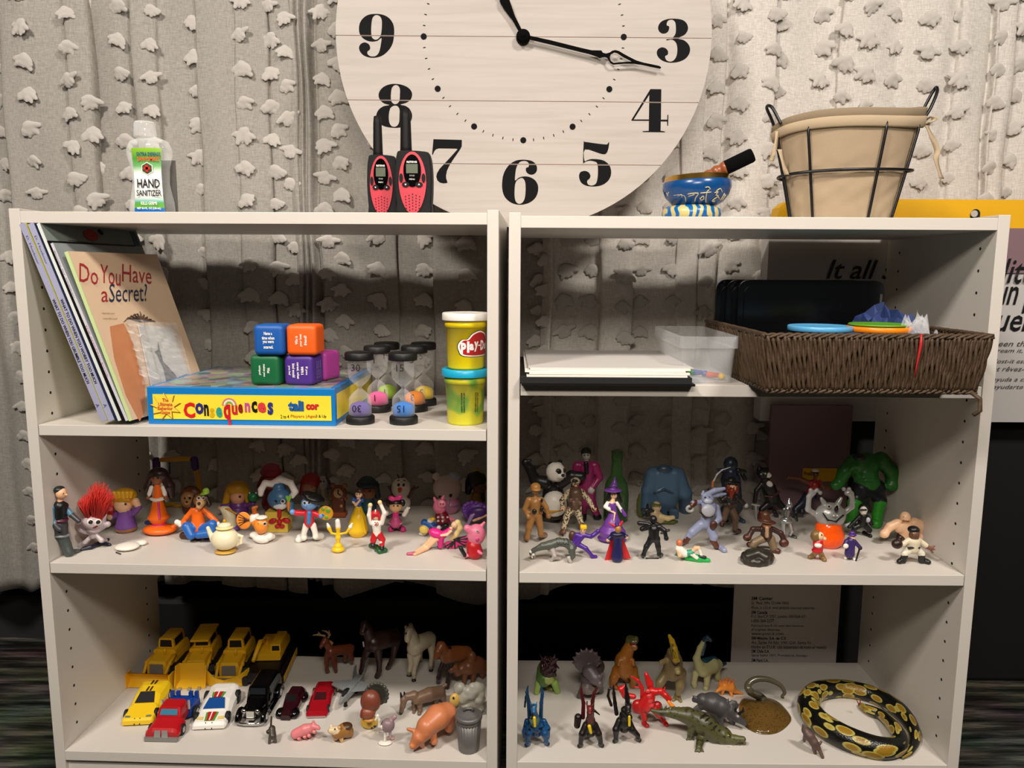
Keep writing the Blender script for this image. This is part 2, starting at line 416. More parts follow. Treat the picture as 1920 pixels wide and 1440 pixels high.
# ------------------------------------------------------------ bookcases
mlam = mat('#d0cac1', .40, bump=.06, bs=900, name='white_laminate'); mlam2 = mat('#d3cdc2', .5, name='laminate_edge')
mhole = mat('#0c0a08', .9, name='hole')
class Unit:
    def __init__(s, x0, y0, yaw, W, D, t):
        s.O = Vector((x0, y0, 0)); s.X = Vector((math.cos(yaw), math.sin(yaw), 0)); s.Y = Vector((-math.sin(yaw), math.cos(yaw), 0)); s.W, s.D, s.t, s.yaw = W, D, t, yaw
    def p(s, a, d, z): return s.O + s.X * a + s.Y * d + Vector((0, 0, z))
def bookcase(U, zT, boards, label):
    root = tag(empty('bookcase', U.p(U.W / 2, U.D / 2, 0), U.yaw), label, 'bookcase')
    def bd(name, a0, a1, d0, d1, z0, z1, lab=None, bev=.0007):
        mb = MB(); mb.box(U.p((a0 + a1) / 2, (d0 + d1) / 2, (z0 + z1) / 2), ((a1 - a0) / 2, (d1 - d0) / 2, (z1 - z0) / 2), mlam, U.X, U.Y, bev=bev)
        o = mb.build(name, root)
        if lab: o['label'] = lab
        return o
    sides = []
    for k in (0, 1):
        a0 = 0 if k == 0 else U.W - U.t
        s_ = bd('side_panel', a0, a0 + U.t, 0, U.D, 0, zT); sides.append(s_)
        mb = MB()
        for d in (.037, U.D - .045):
            for i in range(26):
                z = .10 + i * .032
                if any(abs(z - (b[0] + b[1]) / 2) < .012 for b in boards) or z > zT - .03: continue
                a = U.t if k == 0 else U.W - U.t; sg = 1 if k == 0 else -1
                mb.lathe(U.p(a - sg * .001, d, z), [(.0024, 0), (.0024, .0013)], mhole, 8, Z=U.X * sg)
        h = mb.build('pin_holes', s_); h['kind'] = 'stuff'
    for i, (z0, z1) in enumerate(boards):
        nm = 'top_board' if i == 0 else ('bottom_shelf' if i == len(boards) - 1 else 'shelf')
        g = .0012 if 0 < i < len(boards) - 1 else 0
        bd(nm, U.t + g, U.W - U.t - g, .0005, U.D - .001, z0, z1)
    zl = boards[-1][0]
    bd('kick_board', U.t, U.W - U.t, .006, .02, 0, zl - .0008)
    mb = MB()
    for k, a in ((0, U.t / 2), (1, U.W - U.t / 2)): pass
    return root
UL = Unit(-.7245, 1.136, -.0335, .7049, .3224, .0163)
UR = Unit(-.0057, 1.1137, -.0038, .7051, .3224, .0170)
ZL = dict(top=.9130, s2=.6011, s3=.3857, s4=.0731); ZR = dict(top=.9094, s2=.6698, s3=.3833, s4=.0731)
bookcase(UL, .9171, [(.8965, .9130), (.5849, .6011), (.3691, .3857), (.0569, .0731)], 'white open-backed bookcase on the left, books leaning in its upper left corner')
bookcase(UR, .9139, [(.8925, .9094), (.6526, .6698), (.3668, .3833), (.0569, .0731)], 'white open-backed bookcase on the right, woven basket on its upper shelf')
# ------------------------------------------------------------ curtains
def fabric_mat(c1, c2):
    m, t, b = nt('curtain_linen'); tc = N(t, 'ShaderNodeTexCoord')
    fs = []
    for sx, sz in ((900, 90), (90, 900)):
        mp_ = N(t, 'ShaderNodeMapping'); mp_.inputs['Scale'].default_value = (sx, sx if sx < 100 else 90, sz); t.links.new(tc.outputs['Object'], mp_.inputs[0])
        n = N(t, 'ShaderNodeTexNoise', Scale=1.0, Detail=2.0); t.links.new(mp_.outputs[0], n.inputs['Vector']); fs.append(n.outputs['Fac'])
    ad = N(t, 'ShaderNodeMath', operation='ADD'); t.links.new(fs[0], ad.inputs[0]); t.links.new(fs[1], ad.inputs[1])
    mr = N(t, 'ShaderNodeMapRange'); mr.inputs[1].default_value = .75; mr.inputs[2].default_value = 1.25; t.links.new(ad.outputs[0], mr.inputs[0])
    mx = N(t, 'ShaderNodeMix', data_type='RGBA'); mx.inputs[6].default_value = (*lin(c1), 1); mx.inputs[7].default_value = (*lin(c2), 1)
    t.links.new(mr.outputs[0], mx.inputs[0]); t.links.new(mx.outputs[2], b.inputs['Base Color'])
    b.inputs['Roughness'].default_value = .95; b.inputs['Specular IOR Level'].default_value = .1
    bp = N(t, 'ShaderNodeBump', Strength=.25, Distance=.0008); t.links.new(ad.outputs[0], bp.inputs['Height']); t.links.new(bp.outputs[0], b.inputs['Normal'])
    return m
mcur = fabric_mat('#8a867f', '#a29e97'); mcur2 = fabric_mat('#b4afa7', '#cfcac3')
mtuft = mat('#b4afa8', .95, spec=.1, bump=.5, bs=500, name='tuft_thread')
CY = 1.535
TUFT_ME = []
for i in range(8):
    rr = random.Random(100 + i); pr = []
    n = rr.choice((6, 7, 8)); a0 = rr.uniform(-1.9, -1.2)
    for j in range(n):
        a = a0 + (j / (n - 1) - .5) * rr.uniform(2.2, 3.6); L = rr.uniform(.006, .0125)
        b = np.array([math.cos(a) * L * 1.25, -rr.uniform(.001, .005), math.sin(a) * L])
        c0 = np.array([rr.uniform(-.003, .003), -.004, .004 + rr.uniform(-.002, .002)])
        pr.append(('c', c0, rr.uniform(.0036, .0052), b * .7 + c0 * .3, .0038, (1, 1, 1, 0)))
        pr.append(('c', b * .7 + c0 * .3, .0036, b, rr.uniform(.0018, .0032), (1, 1, 1, 0)))
    pr.append(('e', np.array([0, -.003, .004]), np.array([.0075, .0045, .0055]), np.eye(3), (1, 1, 1, 0)))
    me = blob_mesh('tuft', pr, .0011, .0012, mtuft); TUFT_ME.append(me)
def curtain(label, sec, u_tufts, hem, y0=0, m=None, top=1.42, fadex=.4):
    """sec: plan section as (u at v=400, dy mm), may double back for an overlapping fold; hem: list of (u, z)"""
    pts = smoothpoly([(a, b) for a, b in sec], 6, closed=False)
    pts = [(p.x, p.y) for p in pts]
    X = [atY(p[0], 400, CY).x for p in pts]; Yv = [CY + y0 + p[1] * .001 for p in pts]
    nz = 46; hx = [atY(h[0], 1100, CY).x for h in hem]; hz = [h[1] for h in hem]
    verts = []; n = len(pts)
    ph = R_.uniform(0, 6)
    for j in range(nz + 1):
        for i in range(n):
            zb = float(np.interp(X[i], hx, hz)); z = top + (zb - top) * j / nz
            q = (.92 - z)
            x = X[i] + .0022 * math.sin(z * 21 + i * .05 + ph) + .0005 * math.sin(z * 31 + ph)
            amp = 1 + .35 * q + .25 * math.sin(z * 9 + X[i] * 11)
            y = CY + y0 + (Yv[i] - CY - y0) * amp + .004 * math.sin(X[i] * 38 + z * 6 + ph) + .0006 * math.sin(X[i] * 60 - z * 11)
            verts.append((x, y, z))
    faces = [(j * n + i, j * n + i + 1, (j + 1) * n + i + 1, (j + 1) * n + i) for j in range(nz) for i in range(n - 1)]
    mb = MB(); mb.add(verts, faces, m or mcur, True)
    loc = Vector(((X[0] + X[-1]) / 2, CY + y0, min(hz)))
    o = mb.build('curtain', None, loc)
    md = o.modifiers.new('thickness', 'SOLIDIFY'); md.thickness = .0012; md.offset = 0
    tag(o, label, 'curtain', 'sheer tufted curtains behind the bookcases')
    xs = np.array([v_[0] for v_ in verts]).reshape(nz + 1, n); ys = np.array([v_[1] for v_ in verts]).reshape(nz + 1, n); zs = np.array([v_[2] for v_ in verts]).reshape(nz + 1, n)
    cnt = 0
    for u, off, sl in u_tufts:
        z = top - .02 - off
        while z > .22:
            uu = u + sl * (z - .9) * 100; x = atY(uu, 400, CY).x + R_.uniform(-.003, .003)
            j = int(round((top - z) / (top - np.interp(x, hx, hz)) * nz))
            if 0 <= j < nz:
                d = np.abs(xs[j] - x) + (ys[j] - ys[j].min()) * .02; i = int(d.argmin()); y = ys[j][i] - .002
                pu, pv = proj(Vector((x, y, z)))
                hid = (math.hypot(pu - 982, pv - 70) < 336) or pv < -18 or (402 < pv < 436) or not (-25 < pu < 1945)
                hid = hid or (pv > 1100 and pu < 1370 and pu > 90)
                if not hid:
                    t = bpy.data.objects.new('tuft', TUFT_ME[R_.randrange(8)]); COL.objects.link(t); t.parent = o
                    t.location = Vector((x, y, z)) - loc; t.rotation_euler = (R_.uniform(-.2, .2), R_.uniform(-.35, .35), R_.uniform(-.3, .3)); k = R_.uniform(1.1, 1.45); t.scale = (k * 1.08, k * .55, k); cnt += 1
            z -= .0605
    return cnt
nT = 0
nT += curtain('dark grey-beige sheer curtain edge at the far left of the frame', [(-160, 0), (-100, -12), (-60, 4), (-20, -10), (30, 6), (60, 2)], [(-8, 0, 0), (48, .04, 0)], [(-200, .16), (40, .15), (100, .19)], .045, mcur)
nT += curtain('beige sheer tufted curtain hanging behind the hand sanitizer bottle',
    [(20, 14), (26, -2), (60, -4), (110, 2), (142, 6), (150, -6), (186, -8), (192, 14), (184, 16), (205, 4), (245, 0), (262, 10), (268, 12), (272, -6), (308, -10), (318, 2), (350, 0), (384, 4), (388, -8), (430, -9), (455, 0), (458, -5), (505, -3), (512, 8), (520, 0), (556, 3)],
    [(72, .0, 0), (152, .035, .01), (186, .012, .02), (246, .022, .02), (304, .03, .01), (378, .05, .01), (468, .012, 0), (518, .018, 0), (548, .04, 0)],
    [(20, .16), (90, .145), (140, .17), (240, .20), (300, .19), (430, .19), (500, .18), (560, .165)], 0, mcur)
nT += curtain('pleated beige sheer curtain between the sanitizer bottle and the wall clock',
    [(540, 12), (560, -4), (566, 4), (572, -6), (577, 4), (584, -8), (592, 8), (598, 12), (606, -3), (640, -5), (690, 4), (740, 2), (744, 12), (780, 14), (812, 14), (816, -4), (870, -4), (920, 4), (960, 10), (1012, 8), (1030, 4)],
    [(612, .028, .01), (640, .0, 0), (708, .02, 0), (792, .02, 0), (872, .03, 0), (940, .01, 0), (1010, .04, .03)],
    [(540, .215), (600, .19), (640, .155), (680, .17), (740, .19), (800, .175), (900, .14), (1000, .15), (1040, .18)], .004, mcur)
nT += curtain('light sheer tufted curtain behind the brass-rimmed bowls',
    [(1018, 10), (1034, -4), (1040, 8), (1060, 14), (1120, 14), (1132, -6), (1160, -10), (1186, -6), (1192, 12), (1230, 12), (1272, 2), (1276, -4), (1310, -4), (1316, 4), (1345, 0), (1352, 10), (1372, -4), (1410, -6), (1440, 4)],
    [(1026, .0, .02), (1062, .02, 0), (1112, .02, 0), (1172, .03, 0), (1208, .02, 0), (1264, .018, 0), (1330, .04, 0), (1374, .01, .02), (1432, .03, .05)],
    [(1000, .16), (1100, .19), (1180, .235), (1260, .225), (1300, .19), (1390, .185), (1450, .23)], .0, mcur2)
nT += curtain('pale sheer tufted curtain behind the canvas-lined basket',
    [(1414, 8), (1420, -6), (1450, -8), (1500, 0), (1560, 4), (1568, -8), (1620, -6), (1670, 4), (1690, -4), (1740, -6), (1775, 6), (1786, -4), (1830, 0), (1846, 8), (1850, -8), (1856, -2), (1872, -9), (1886, -4), (1892, 8), (1930, 2), (1980, -8), (2040, 6)],
    [(1446, .045, .05), (1530, .02, .04), (1570, .05, .02), (1610, .01, .01), (1664, .018, 0), (1724, .03, .01), (1782, .02, .0), (1856, .0, .02), (1900, .045, .02)],
    [(1400, .3), (2050, .32)], .022, mcur2)
print('tufts', nT)
# ------------------------------------------------------------ big cartons and cases behind / beside
def rect_px(u0, v0, u1, v1, Y): return atY(u0, v0, Y), atY(u1, v1, Y)
mcard = mat('#b9b5b2', .7, name='card_white'); mprint = mat('#0d0d0f', .5, name='black_print')
mmauve = mat('#7d6268', .7); myel = mat('#e0a800', .6); mblk = mat('#050506', .6)
Yc = 1.452
c = atY(1457, 372, Yc); zt = c.z; x0 = atY(1440, 500, Yc).x; x1 = 1.12; zb_ = atY(1900, 792, Yc).z
root = tag(empty('display_carton', ((x0 + x1) / 2, Yc + .02, zb_)), 'large white flip-chart carton with a yellow top band behind the right bookcase', 'carton')
zy = atY(1900, 428, Yc).z; zm = atY(1900, 512, Yc).z
X_, Z_ = Vector((1, 0, 0)), Vector((0, 0, 1))
mb = MB(); mb.box(((x0 + x1) / 2, Yc + .022, (zb_ + zy) / 2), ((x1 - x0) / 2, .02, (zy - zb_) / 2), mcard); mb.build('box', root)
mb = MB(); xa = atY(1462, 380, Yc).x
poly = [(xa - .006, zy), (xa, zy + .035), (xa + .012, zt - .006), (xa + .03, zt), (x1, zt), (x1, zy)]
mb.prism(poly, myel, (0, Yc + .04, 0), X_, Z_, .04)
o = mb.build('top_band', root); o['label'] = 'yellow top band'
hh = atY(1828, 401, Yc)
mb = MB(); mb.lathe(hh + Vector((0, -.0012, 0)), [(.0085, 0), (.0085, .001)], mblk, 20, Z=(0, -1, 0)); mb.box(hh + Vector((0, -.0012, -.012)), (.0085, .0006, .012), mblk); mb.build('handle_hole', root)
mb = MB(); mb.lathe(hh + Vector((-.003, -.0022, 0)), [(.0062, 0), (.0062, .0015)], mat('#b8b2a8', .5), 20, Z=(0, -1, 0)); mb.build('plug', root)
mb = MB(); mb.box(((atY(1875, 470, Yc).x + x1) / 2 - .05, Yc + .0005, (zy + zm) / 2), ((x1 - atY(1875, 470, Yc).x) / 2 + .05, .0016, (zy - zm) / 2), mmauve)
mb.build('printed_block', root)
Yf = Yc + .0014
def t_at(s, u, v, w_px, h_px, m, Y, root, sh=.3, bold=.01, align='CENTER', sp=1.0):
    k = scale_at(atY(u, v, Y)); return text(s, m, atY(u, v, Y), X_, Z_, w_px * k if w_px else None, h_px * k, root, shear=sh, bold=bold, align=align, sp=sp)
t_at('It all starts', 1550, 505, 225, 36, mprint, Yf - .001, root, align='LEFT')
t_at('little', 1878, 508, 92, 46, mprint, Yf - .003, root, align='LEFT')
t_at('un peu', 1868, 562, 118, 50, mprint, Yf - .001, root, align='LEFT')
t_at('sueño', 1846, 600, 125, 42, mprint, Yf - .001, root, align='LEFT')
mb_small = mat('#3a3838', .6)
for s_, v_ in (('been there to', 644), ('dream it, capture', 658), ('Post-it est là pour', 678), ('et rêvez-le, vous', 692), ('ayuda a convertir', 712), ('ayudarte a hacer', 726)):
    t_at(s_, 1862, v_, 110, 10, mb_small, Yf - .001, root, align='LEFT', bold=0)
# mauve and yellow lower carton glimpsed through the middle opening
Yd = 1.439
a = atY(1448, 760, Yd); b2 = atY(1590, 905, Yd)
root = tag(empty('mauve_carton', ((a.x + b2.x) / 2, Yd + .005, b2.z)), 'mauve carton with a yellow strip standing behind the middle right shelf', 'carton')
mb = MB(); mb.box(((a.x + b2.x) / 2, Yd + .005, (a.z + b2.z) / 2 - .06), ((b2.x - a.x) / 2, .0045, (a.z - b2.z) / 2 + .06), mmauve); mb.build('box', root)
mb = MB(); q0 = atY(1506, 878, Yd - .001); q1 = atY(1590, 903, Yd - .001); mb.box(((q0.x + q1.x) / 2, Yd + .0008, (q0.z + q1.z) / 2), ((q1.x - q0.x) / 2, .0012, (q0.z - q1.z) / 2), myel); mb.build('printed_strip', root, )
t_at('Products', 1521, 888, 26, 7, mprint, Yd - .001, root, bold=.01, sh=0)
# black cases
def case(name, label, u0, v0, u1, z0, Y, th, rd=.012):
    a = atY(u0, v0, Y); b = atY(u1, v0, Y); o = tag(empty(name, ((a.x + b.x) / 2, Y + th / 2, z0)), label, 'case')
    mb = MB(); mb.box(((a.x + b.x) / 2, Y + th / 2, (a.z + z0) / 2), ((b.x - a.x) / 2, th / 2, (a.z - z0) / 2), mat('#060607', .7, bump=.3, bs=300), bev=rd)
    mb.build('body', o)
    mb = MB(); mb.tube([(((a.x + b.x) / 2 - .05), Y + th / 2, a.z - .004), ((a.x + b.x) / 2 - .04, Y + th / 2, a.z + .012), ((a.x + b.x) / 2 + .04, Y + th / 2, a.z + .012), ((a.x + b.x) / 2 + .05, Y + th / 2, a.z - .004)], .004, mat('#0a0a0b', .6)); mb.build('handle', o) if False else None
    return o
case('easel_case', 'black rectangular easel case standing beside the right bookcase', 1577, 785, 2020, 0, 1.496, .018, .008)
case('storage_bin', 'low black storage bin on the carpet behind the bottom left shelf', 240, 1122, 905, 0, 1.575, .09)
case('storage_bin', 'low black storage bin on the carpet behind the bottom right shelf', 925, 1130, 1420, 0, 1.575, .09)
# card with the address lines
Ye = 1.448; a = atY(1378, 1085, Ye); b2 = atY(1566, 1262, Ye)
root = tag(empty('address_card', ((a.x + b2.x) / 2, Ye + .002, 0)), 'dim grey card printed with address lines behind the bottom right shelf', 'card')
mb = MB(); mb.box(((a.x + b2.x) / 2, Ye + .002, a.z / 2), ((b2.x - a.x) / 2, .0015, a.z / 2), mat('#c4bcb6', .7)); mb.build('sheet', root)
rows = [('3M Center', 1122, 40, 1), ('St. Paul, MN 55144-1000', 1131, 70, 0), ('Made in U.S.A. with globally sourced materials.', 1140, 120, 0), ('3M Canada', 1148, 30, 1), ('P.O. Box/C.P. 5757, London, ON N6A 4T1', 1156, 102, 0), ('1-800-364-3577', 1164, 42, 0), ("Fabriqué aux É.-U. avec des matières", 1173, 98, 0), ("d'origines diverses.", 1181, 54, 0), ('www.post-it.com', 1189, 60, 0), ('3M México, S.A. de C.V.', 1197, 66, 1), ('Av. Santa Fe No. 190, Col. Santa Fe', 1205, 112, 0), ('Hecho en E.U.A. con materiales de todo el mundo', 1213, 140, 0), ('3M Chile S.A.', 1221, 34, 1), ('Santa Isabel 1001, Providencia, Santiago', 1229, 105, 0), ('3M Perú S.A.', 1238, 32, 1)]
for s_, v_, w_, bo in rows: t_at(s_, 1409, v_, w_, 6.5, mprint, Ye, root, sh=0, bold=.02 if bo else 0, align='LEFT')
# ------------------------------------------------------------ clock
CYf = 1.392
cc = atY(982, 69, CYf); RAD = .3205
root = tag(empty('wall_clock', Vector((cc.x, CYf + .012, cc.z - RAD))), 'large round white plank clock with black numerals resting on both bookcases', 'clock')
tilt = .0022
CX = Vector((math.cos(tilt), 0, -math.sin(tilt))); CZ = Vector((math.sin(tilt), 0, math.cos(tilt)))
def plank_mat():
    m, t, b = nt('whitewashed_wood'); tc = N(t, 'ShaderNodeTexCoord'); mp_ = N(t, 'ShaderNodeMapping'); mp_.inputs['Scale'].default_value = (5, 20, 90)
    t.links.new(tc.outputs['Object'], mp_.inputs[0]); n = N(t, 'ShaderNodeTexNoise', Scale=1.0, Detail=7.0, Distortion=.6); t.links.new(mp_.outputs[0], n.inputs['Vector'])
    rp = N(t, 'ShaderNodeValToRGB'); e = rp.color_ramp.elements; e[0].position = .3; e[0].color = (*lin('#a8a098'), 1); e[1].position = .6; e[1].color = (*lin('#b1a9a2'), 1)
    t.links.new(n.outputs['Fac'], rp.inputs[0]); t.links.new(rp.outputs[0], b.inputs['Base Color']); b.inputs['Roughness'].default_value = .6
    bp = N(t, 'ShaderNodeBump', Strength=.15, Distance=.0006); t.links.new(n.outputs['Fac'], bp.inputs['Height']); t.links.new(bp.outputs[0], b.inputs['Normal'])
    return m
mpl = plank_mat(); mgroove = mat('#b98f86', .8)
PW = .1055
for i in range(-3, 3):
    z0, z1 = i * PW + .0006, (i + 1) * PW - .0006
    if i == -3: z0 = -RAD
    if i == 2: z1 = RAD
    pl = []; n = 26
    for j in range(n + 1):
        z = z0 + (z1 - z0) * j / n; pl.append((math.sqrt(max(0, RAD * RAD - z * z)), z))
    pl = pl + [(-a_, b_) for a_, b_ in pl[::-1]]
    pl2 = [q for k_, q in enumerate(pl) if k_ == 0 or (abs(q[0] - pl[k_ - 1][0]) + abs(q[1] - pl[k_ - 1][1])) > 1e-6]
    MB().prism(pl2, mpl, cc + Vector((0, .013, 0)), CX, CZ, .013).build('plank', root)
mb = MB(); mb.lathe(cc + Vector((0, .0245, 0)), [(RAD - .002, 0), (RAD - .001, .0006), (RAD - .001, .0112)], mgroove, 96, Z=(0, -1, 0)); mb.build('backboard', root)
for i in range(-2, 3):
    hw = math.sqrt(RAD ** 2 - (i * PW) ** 2) - .002
    MB().box(cc + CZ * (i * PW) + Vector((0, .0075, 0)), (hw, .0062, .0009), mat('#c4a097', .8), CX, Vector((0, 1, 0)), CZ).build('groove_strip', root)
NUM = {
'9': ((660, 15), [[(680,160),(820,180),(960,240),(1060,340),(1120,460),(1140,620),(1125,830),(1080,1000),(990,1140),(860,1260),(720,1325),(560,1345),(420,1325),(300,1270),(220,1180),(190,1080),(215,1000),(280,945),(350,930),(430,960),(480,1020),(490,1090),(465,1140),(430,1160),(412,1200),(425,1250),(480,1295),(560,1310),(640,1295),(710,1230),(750,1130),(780,980),(795,810),(700,880),(600,905),(500,905),(380,870),(280,800),(210,700),(188,560),(210,420),(270,310),(370,220),(500,170)],[(670,190),(740,215),(790,280),(810,400),(800,600),(780,720),(740,800),(680,850),(620,855),(560,820),(530,760),(518,650),(520,500),(535,350),(560,260),(610,205)]]),
'8': ((695, 150), [[(670,105),(800,120),(950,170),(1060,250),(1115,350),(1110,460),(1060,550),(950,620),(800,665),(940,700),(1040,770),(1100,870),(1120,980),(1090,1100),(1010,1195),(880,1260),(740,1290),(600,1290),(420,1265),(270,1200),(180,1100),(150,980),(180,860),(250,770),(360,705),(510,675),(380,640),(280,570),(225,480),(215,390),(250,290),(330,200),(440,140),(560,110)],[(680,135),(750,165),(790,250),(790,400),(780,540),(740,620),(660,655),(590,620),(550,540),(545,400),(565,240),(610,165)],[(650,690),(730,710),(780,800),(780,950),(770,1130),(720,1230),(640,1265),(560,1240),(505,1150),(488,1000),(510,820),(560,730)]]),
'7': ((795, 250), [[(255,158),(1022,178),(1020,350),(980,430),(800,690),(680,880),(620,1010),(595,1140),(600,1220),(635,1330),(610,1345),(520,1352),(430,1330),(360,1270),(332,1170),(350,1080),(420,960),(560,810),(700,660),(800,550),(905,430),(870,415),(400,408),(330,430),(280,480),(240,575),(218,572)]]),
'6': ((930, 295), [[(745,62),(870,75),(980,105),(1070,180),(1108,290),(1090,390),(1030,450),(950,470),(870,445),(815,385),(805,310),(830,275),(870,265),(890,210),(870,140),(800,100),(720,100),(640,130),(580,210),(540,320),(520,460),(515,625),(600,560),(690,525),(780,515),(900,530),(1020,590),(1100,680),(1138,800),(1125,960),(1050,1110),(920,1215),(780,1265),(640,1280),(480,1255),(330,1170),(220,1040),(170,860),(165,700),(190,500),(260,330),(370,190),(500,105),(620,70)],[(690,555),(750,590),(790,680),(800,850),(790,1020),(760,1150),(700,1230),(630,1255),(560,1225),(515,1140),(500,1000),(505,820),(530,680),(590,600)]]),
'5': ((1075, 257), [[(310,130),(600,170),(880,200),(930,175),(965,130),(960,230),(935,350),(890,440),(820,465),(700,440),(315,335),(300,640),(380,620),(480,595),(600,595),(760,615),(880,670),(970,760),(1010,860),(1020,980),(990,1100),(910,1210),(790,1290),(640,1330),(480,1335),(340,1310),(220,1240),(165,1130),(155,1030),(190,950),(260,920),(340,918),(420,960),(460,1040),(450,1100),(420,1140),(385,1165),(372,1220),(400,1280),(460,1308),(530,1305),(600,1265),(640,1180),(660,1050),(665,880),(655,760),(620,680),(480,640),(380,650),(300,685),(262,680),(280,150)]]),
'4': ((1175, 157), [[(640,145),(935,148),(925,970),(1095,970),(1100,840),(1125,840),(1120,1135),(1095,1135),(1090,1020),(920,1018),(915,1270),(1035,1290),(1030,1312),(432,1306),(432,1282),(595,1272),(600,1003),(130,1000),(130,970)],[(610,300),(190,965),(600,965)]]),
'3': ((1220, 25), [[(620,145),(760,155),(880,190),(970,270),(1008,390),(980,500),(900,590),(760,655),(760,690),(880,720),(990,800),(1050,900),(1062,1010),(1020,1130),(930,1230),(790,1300),(640,1330),(480,1330),(320,1280),(210,1190),(165,1080),(190,980),(260,930),(330,920),(410,950),(465,1020),(465,1100),(440,1130),(400,1145),(390,1190),(420,1260),(490,1300),(560,1300),(630,1260),(690,1170),(718,1040),(715,900),(680,790),(610,725),(540,712),(435,730),(432,700),(600,690),(600,655),(650,590),(680,500),(680,350),(660,240),(600,180),(540,172),(470,200),(432,270),(440,330),(490,345),(500,400),(470,490),(400,540),(310,545),(230,490),(200,400),(225,300),(300,215),(420,165),(520,147)]]),
}
mink = mat('#060607', .7, spec=.15, name='black_paint')
def face_xy(u, v):
    p = atY(u, v, CYf) - cc; return (p.dot(CX), p.dot(CZ))
def clip_bands(me):
    bm = bmesh.new(); bm.from_mesh(me); bm.faces.ensure_lookup_table()
    for i in range(-2, 3):
        for s_ in (-1, 1):
            bmesh.ops.bisect_plane(bm, geom=bm.verts[:] + bm.edges[:] + bm.faces[:], plane_co=cc + CZ * (i * PW + s_ * .0009), plane_no=CZ)
    dl = [f for f in bm.faces if min(abs((f.calc_center_median() - cc).dot(CZ) - i * PW) for i in range(-2, 3)) < .001]
    bmesh.ops.delete(bm, geom=dl, context='FACES'); bm.to_mesh(me); bm.free()
MF = frame(cc + Vector((0, -.0001, 0)), CX, CZ)
for k_, (org, loops) in NUM.items():
    L = []
    for lp in loops:
        q = [(a / 14.4 + org[0], b / 14.4 + org[1]) for a, b in lp]
        if k_ not in '47': q = [(p.x, p.y) for p in smoothpoly(q, 3)]
        L.append([face_xy(*p) for p in q])
    me = flat_shape('numeral', L, mink, MF, .0003, parent=False); clip_bands(me); link('numeral', me, root)
for s_, a_ in (('12', 90), ('1', 60), ('2', 30), ('10', 150), ('11', 120)):
    a_ = math.radians(a_); text(s_, mink, cc + CX * math.cos(a_) * .252 + CZ * math.sin(a_) * .252, CX, CZ, None, .075, root, name='numeral', bold=.02)
mb = MB()
for i in range(60):
    a_ = math.radians(i * 6 + .3); r = .1705; p = cc + CX * math.cos(a_) * r + CZ * math.sin(a_) * r + Vector((0, -.0003, 0))
    if i % 5 == 0: MB().lathe(p, [(.0052, 0), (.0052, .0003)], mink, 18, Z=(0, -1, 0), smooth=False).build('hour_dot', root)
    else:
        rd = CX * math.cos(a_) + CZ * math.sin(a_); tg = Vector((0, 1, 0)).cross(rd)
        mb.box(p, (.0021, .0002, .0007), mink, rd, Vector((0, 1, 0)), tg)
o = mb.build('minute_marks', root); o['kind'] = 'stuff'
mhand = mat('#030303', .8, spec=.08, name='black_metal')
HY = CYf - .011
def hand(name, loops, Y):
    O = atY(982, 69, Y); q = [[((atY(a, b, Y) - O).dot(CX), (atY(a, b, Y) - O).dot(CZ)) for a, b in lp] for lp in loops]
    return flat_shape(name, q, mhand, frame(O, CX, CZ), .0012, root)
cm = lambda pts: [(a / 10.667 + 1090, b / 10.667 + 60) for a, b in pts]
outer = [(984, 65), (1030, 75)] + cm([(0,320),(200,365),(400,370),(430,415),(490,432),(560,415),(620,375),(680,362),(750,380),(850,440),(960,500),(1100,570),(1250,615),(1400,645),(1560,680),(1600,710),(1580,735),(1400,700),(1200,655),(1050,635),(850,635),(640,655),(580,620),(545,560),(520,520),(470,500),(420,505),(370,525),(300,490),(150,440),(0,405)]) + [(1030, 83), (983, 72)]
inner = cm([(565,510),(590,450),(660,410),(720,425),(850,510),(1010,590),(850,600),(640,618),(590,580)])
hand('minute_hand', [outer, inner], HY)
d = Vector((-36, -68)).normalized(); nn = Vector((-d.y, d.x))
hp = lambda pts: [(981 + d.x * a + nn.x * b, 68 + d.y * a + nn.y * b) for a, b in pts]
hand('hour_hand', [hp([(0,-3),(40,-4),(72,-9),(80,-8),(84,-4),(92,-5),(100,-11),(112,-11),(128,-5),(170,-2),(170,2),(128,5),(112,11),(100,11),(92,5),(84,4),(80,8),(72,9),(40,4),(0,3)]), hp([(98,0),(102,-7),(111,-7),(126,0),(111,7),(102,7)])], HY + .003)
hb = atY(981, 68, HY)
MB().lathe(hb + Vector((0, .011, 0)), [(.0118, 0), (.0118, .012), (.0095, .0145), (.006, .0165), (.0045, .0165), (.0035, .0185), (0, .019)], mhand, 28, Z=(0, -1, 0)).build('hub', root)
# ------------------------------------------------------------ things on top of the bookcases
V = Vector; XX, YY, ZZ = V((1, 0, 0)), V((0, 1, 0)), V((0, 0, 1))
mtxt = mat('#0a0a12', .6, name='dark_print'); mwtx = mat('#f2f0ea', .6, name='white_print')
def spx(Y, v=400): return scale_at(atY(960, v, Y))
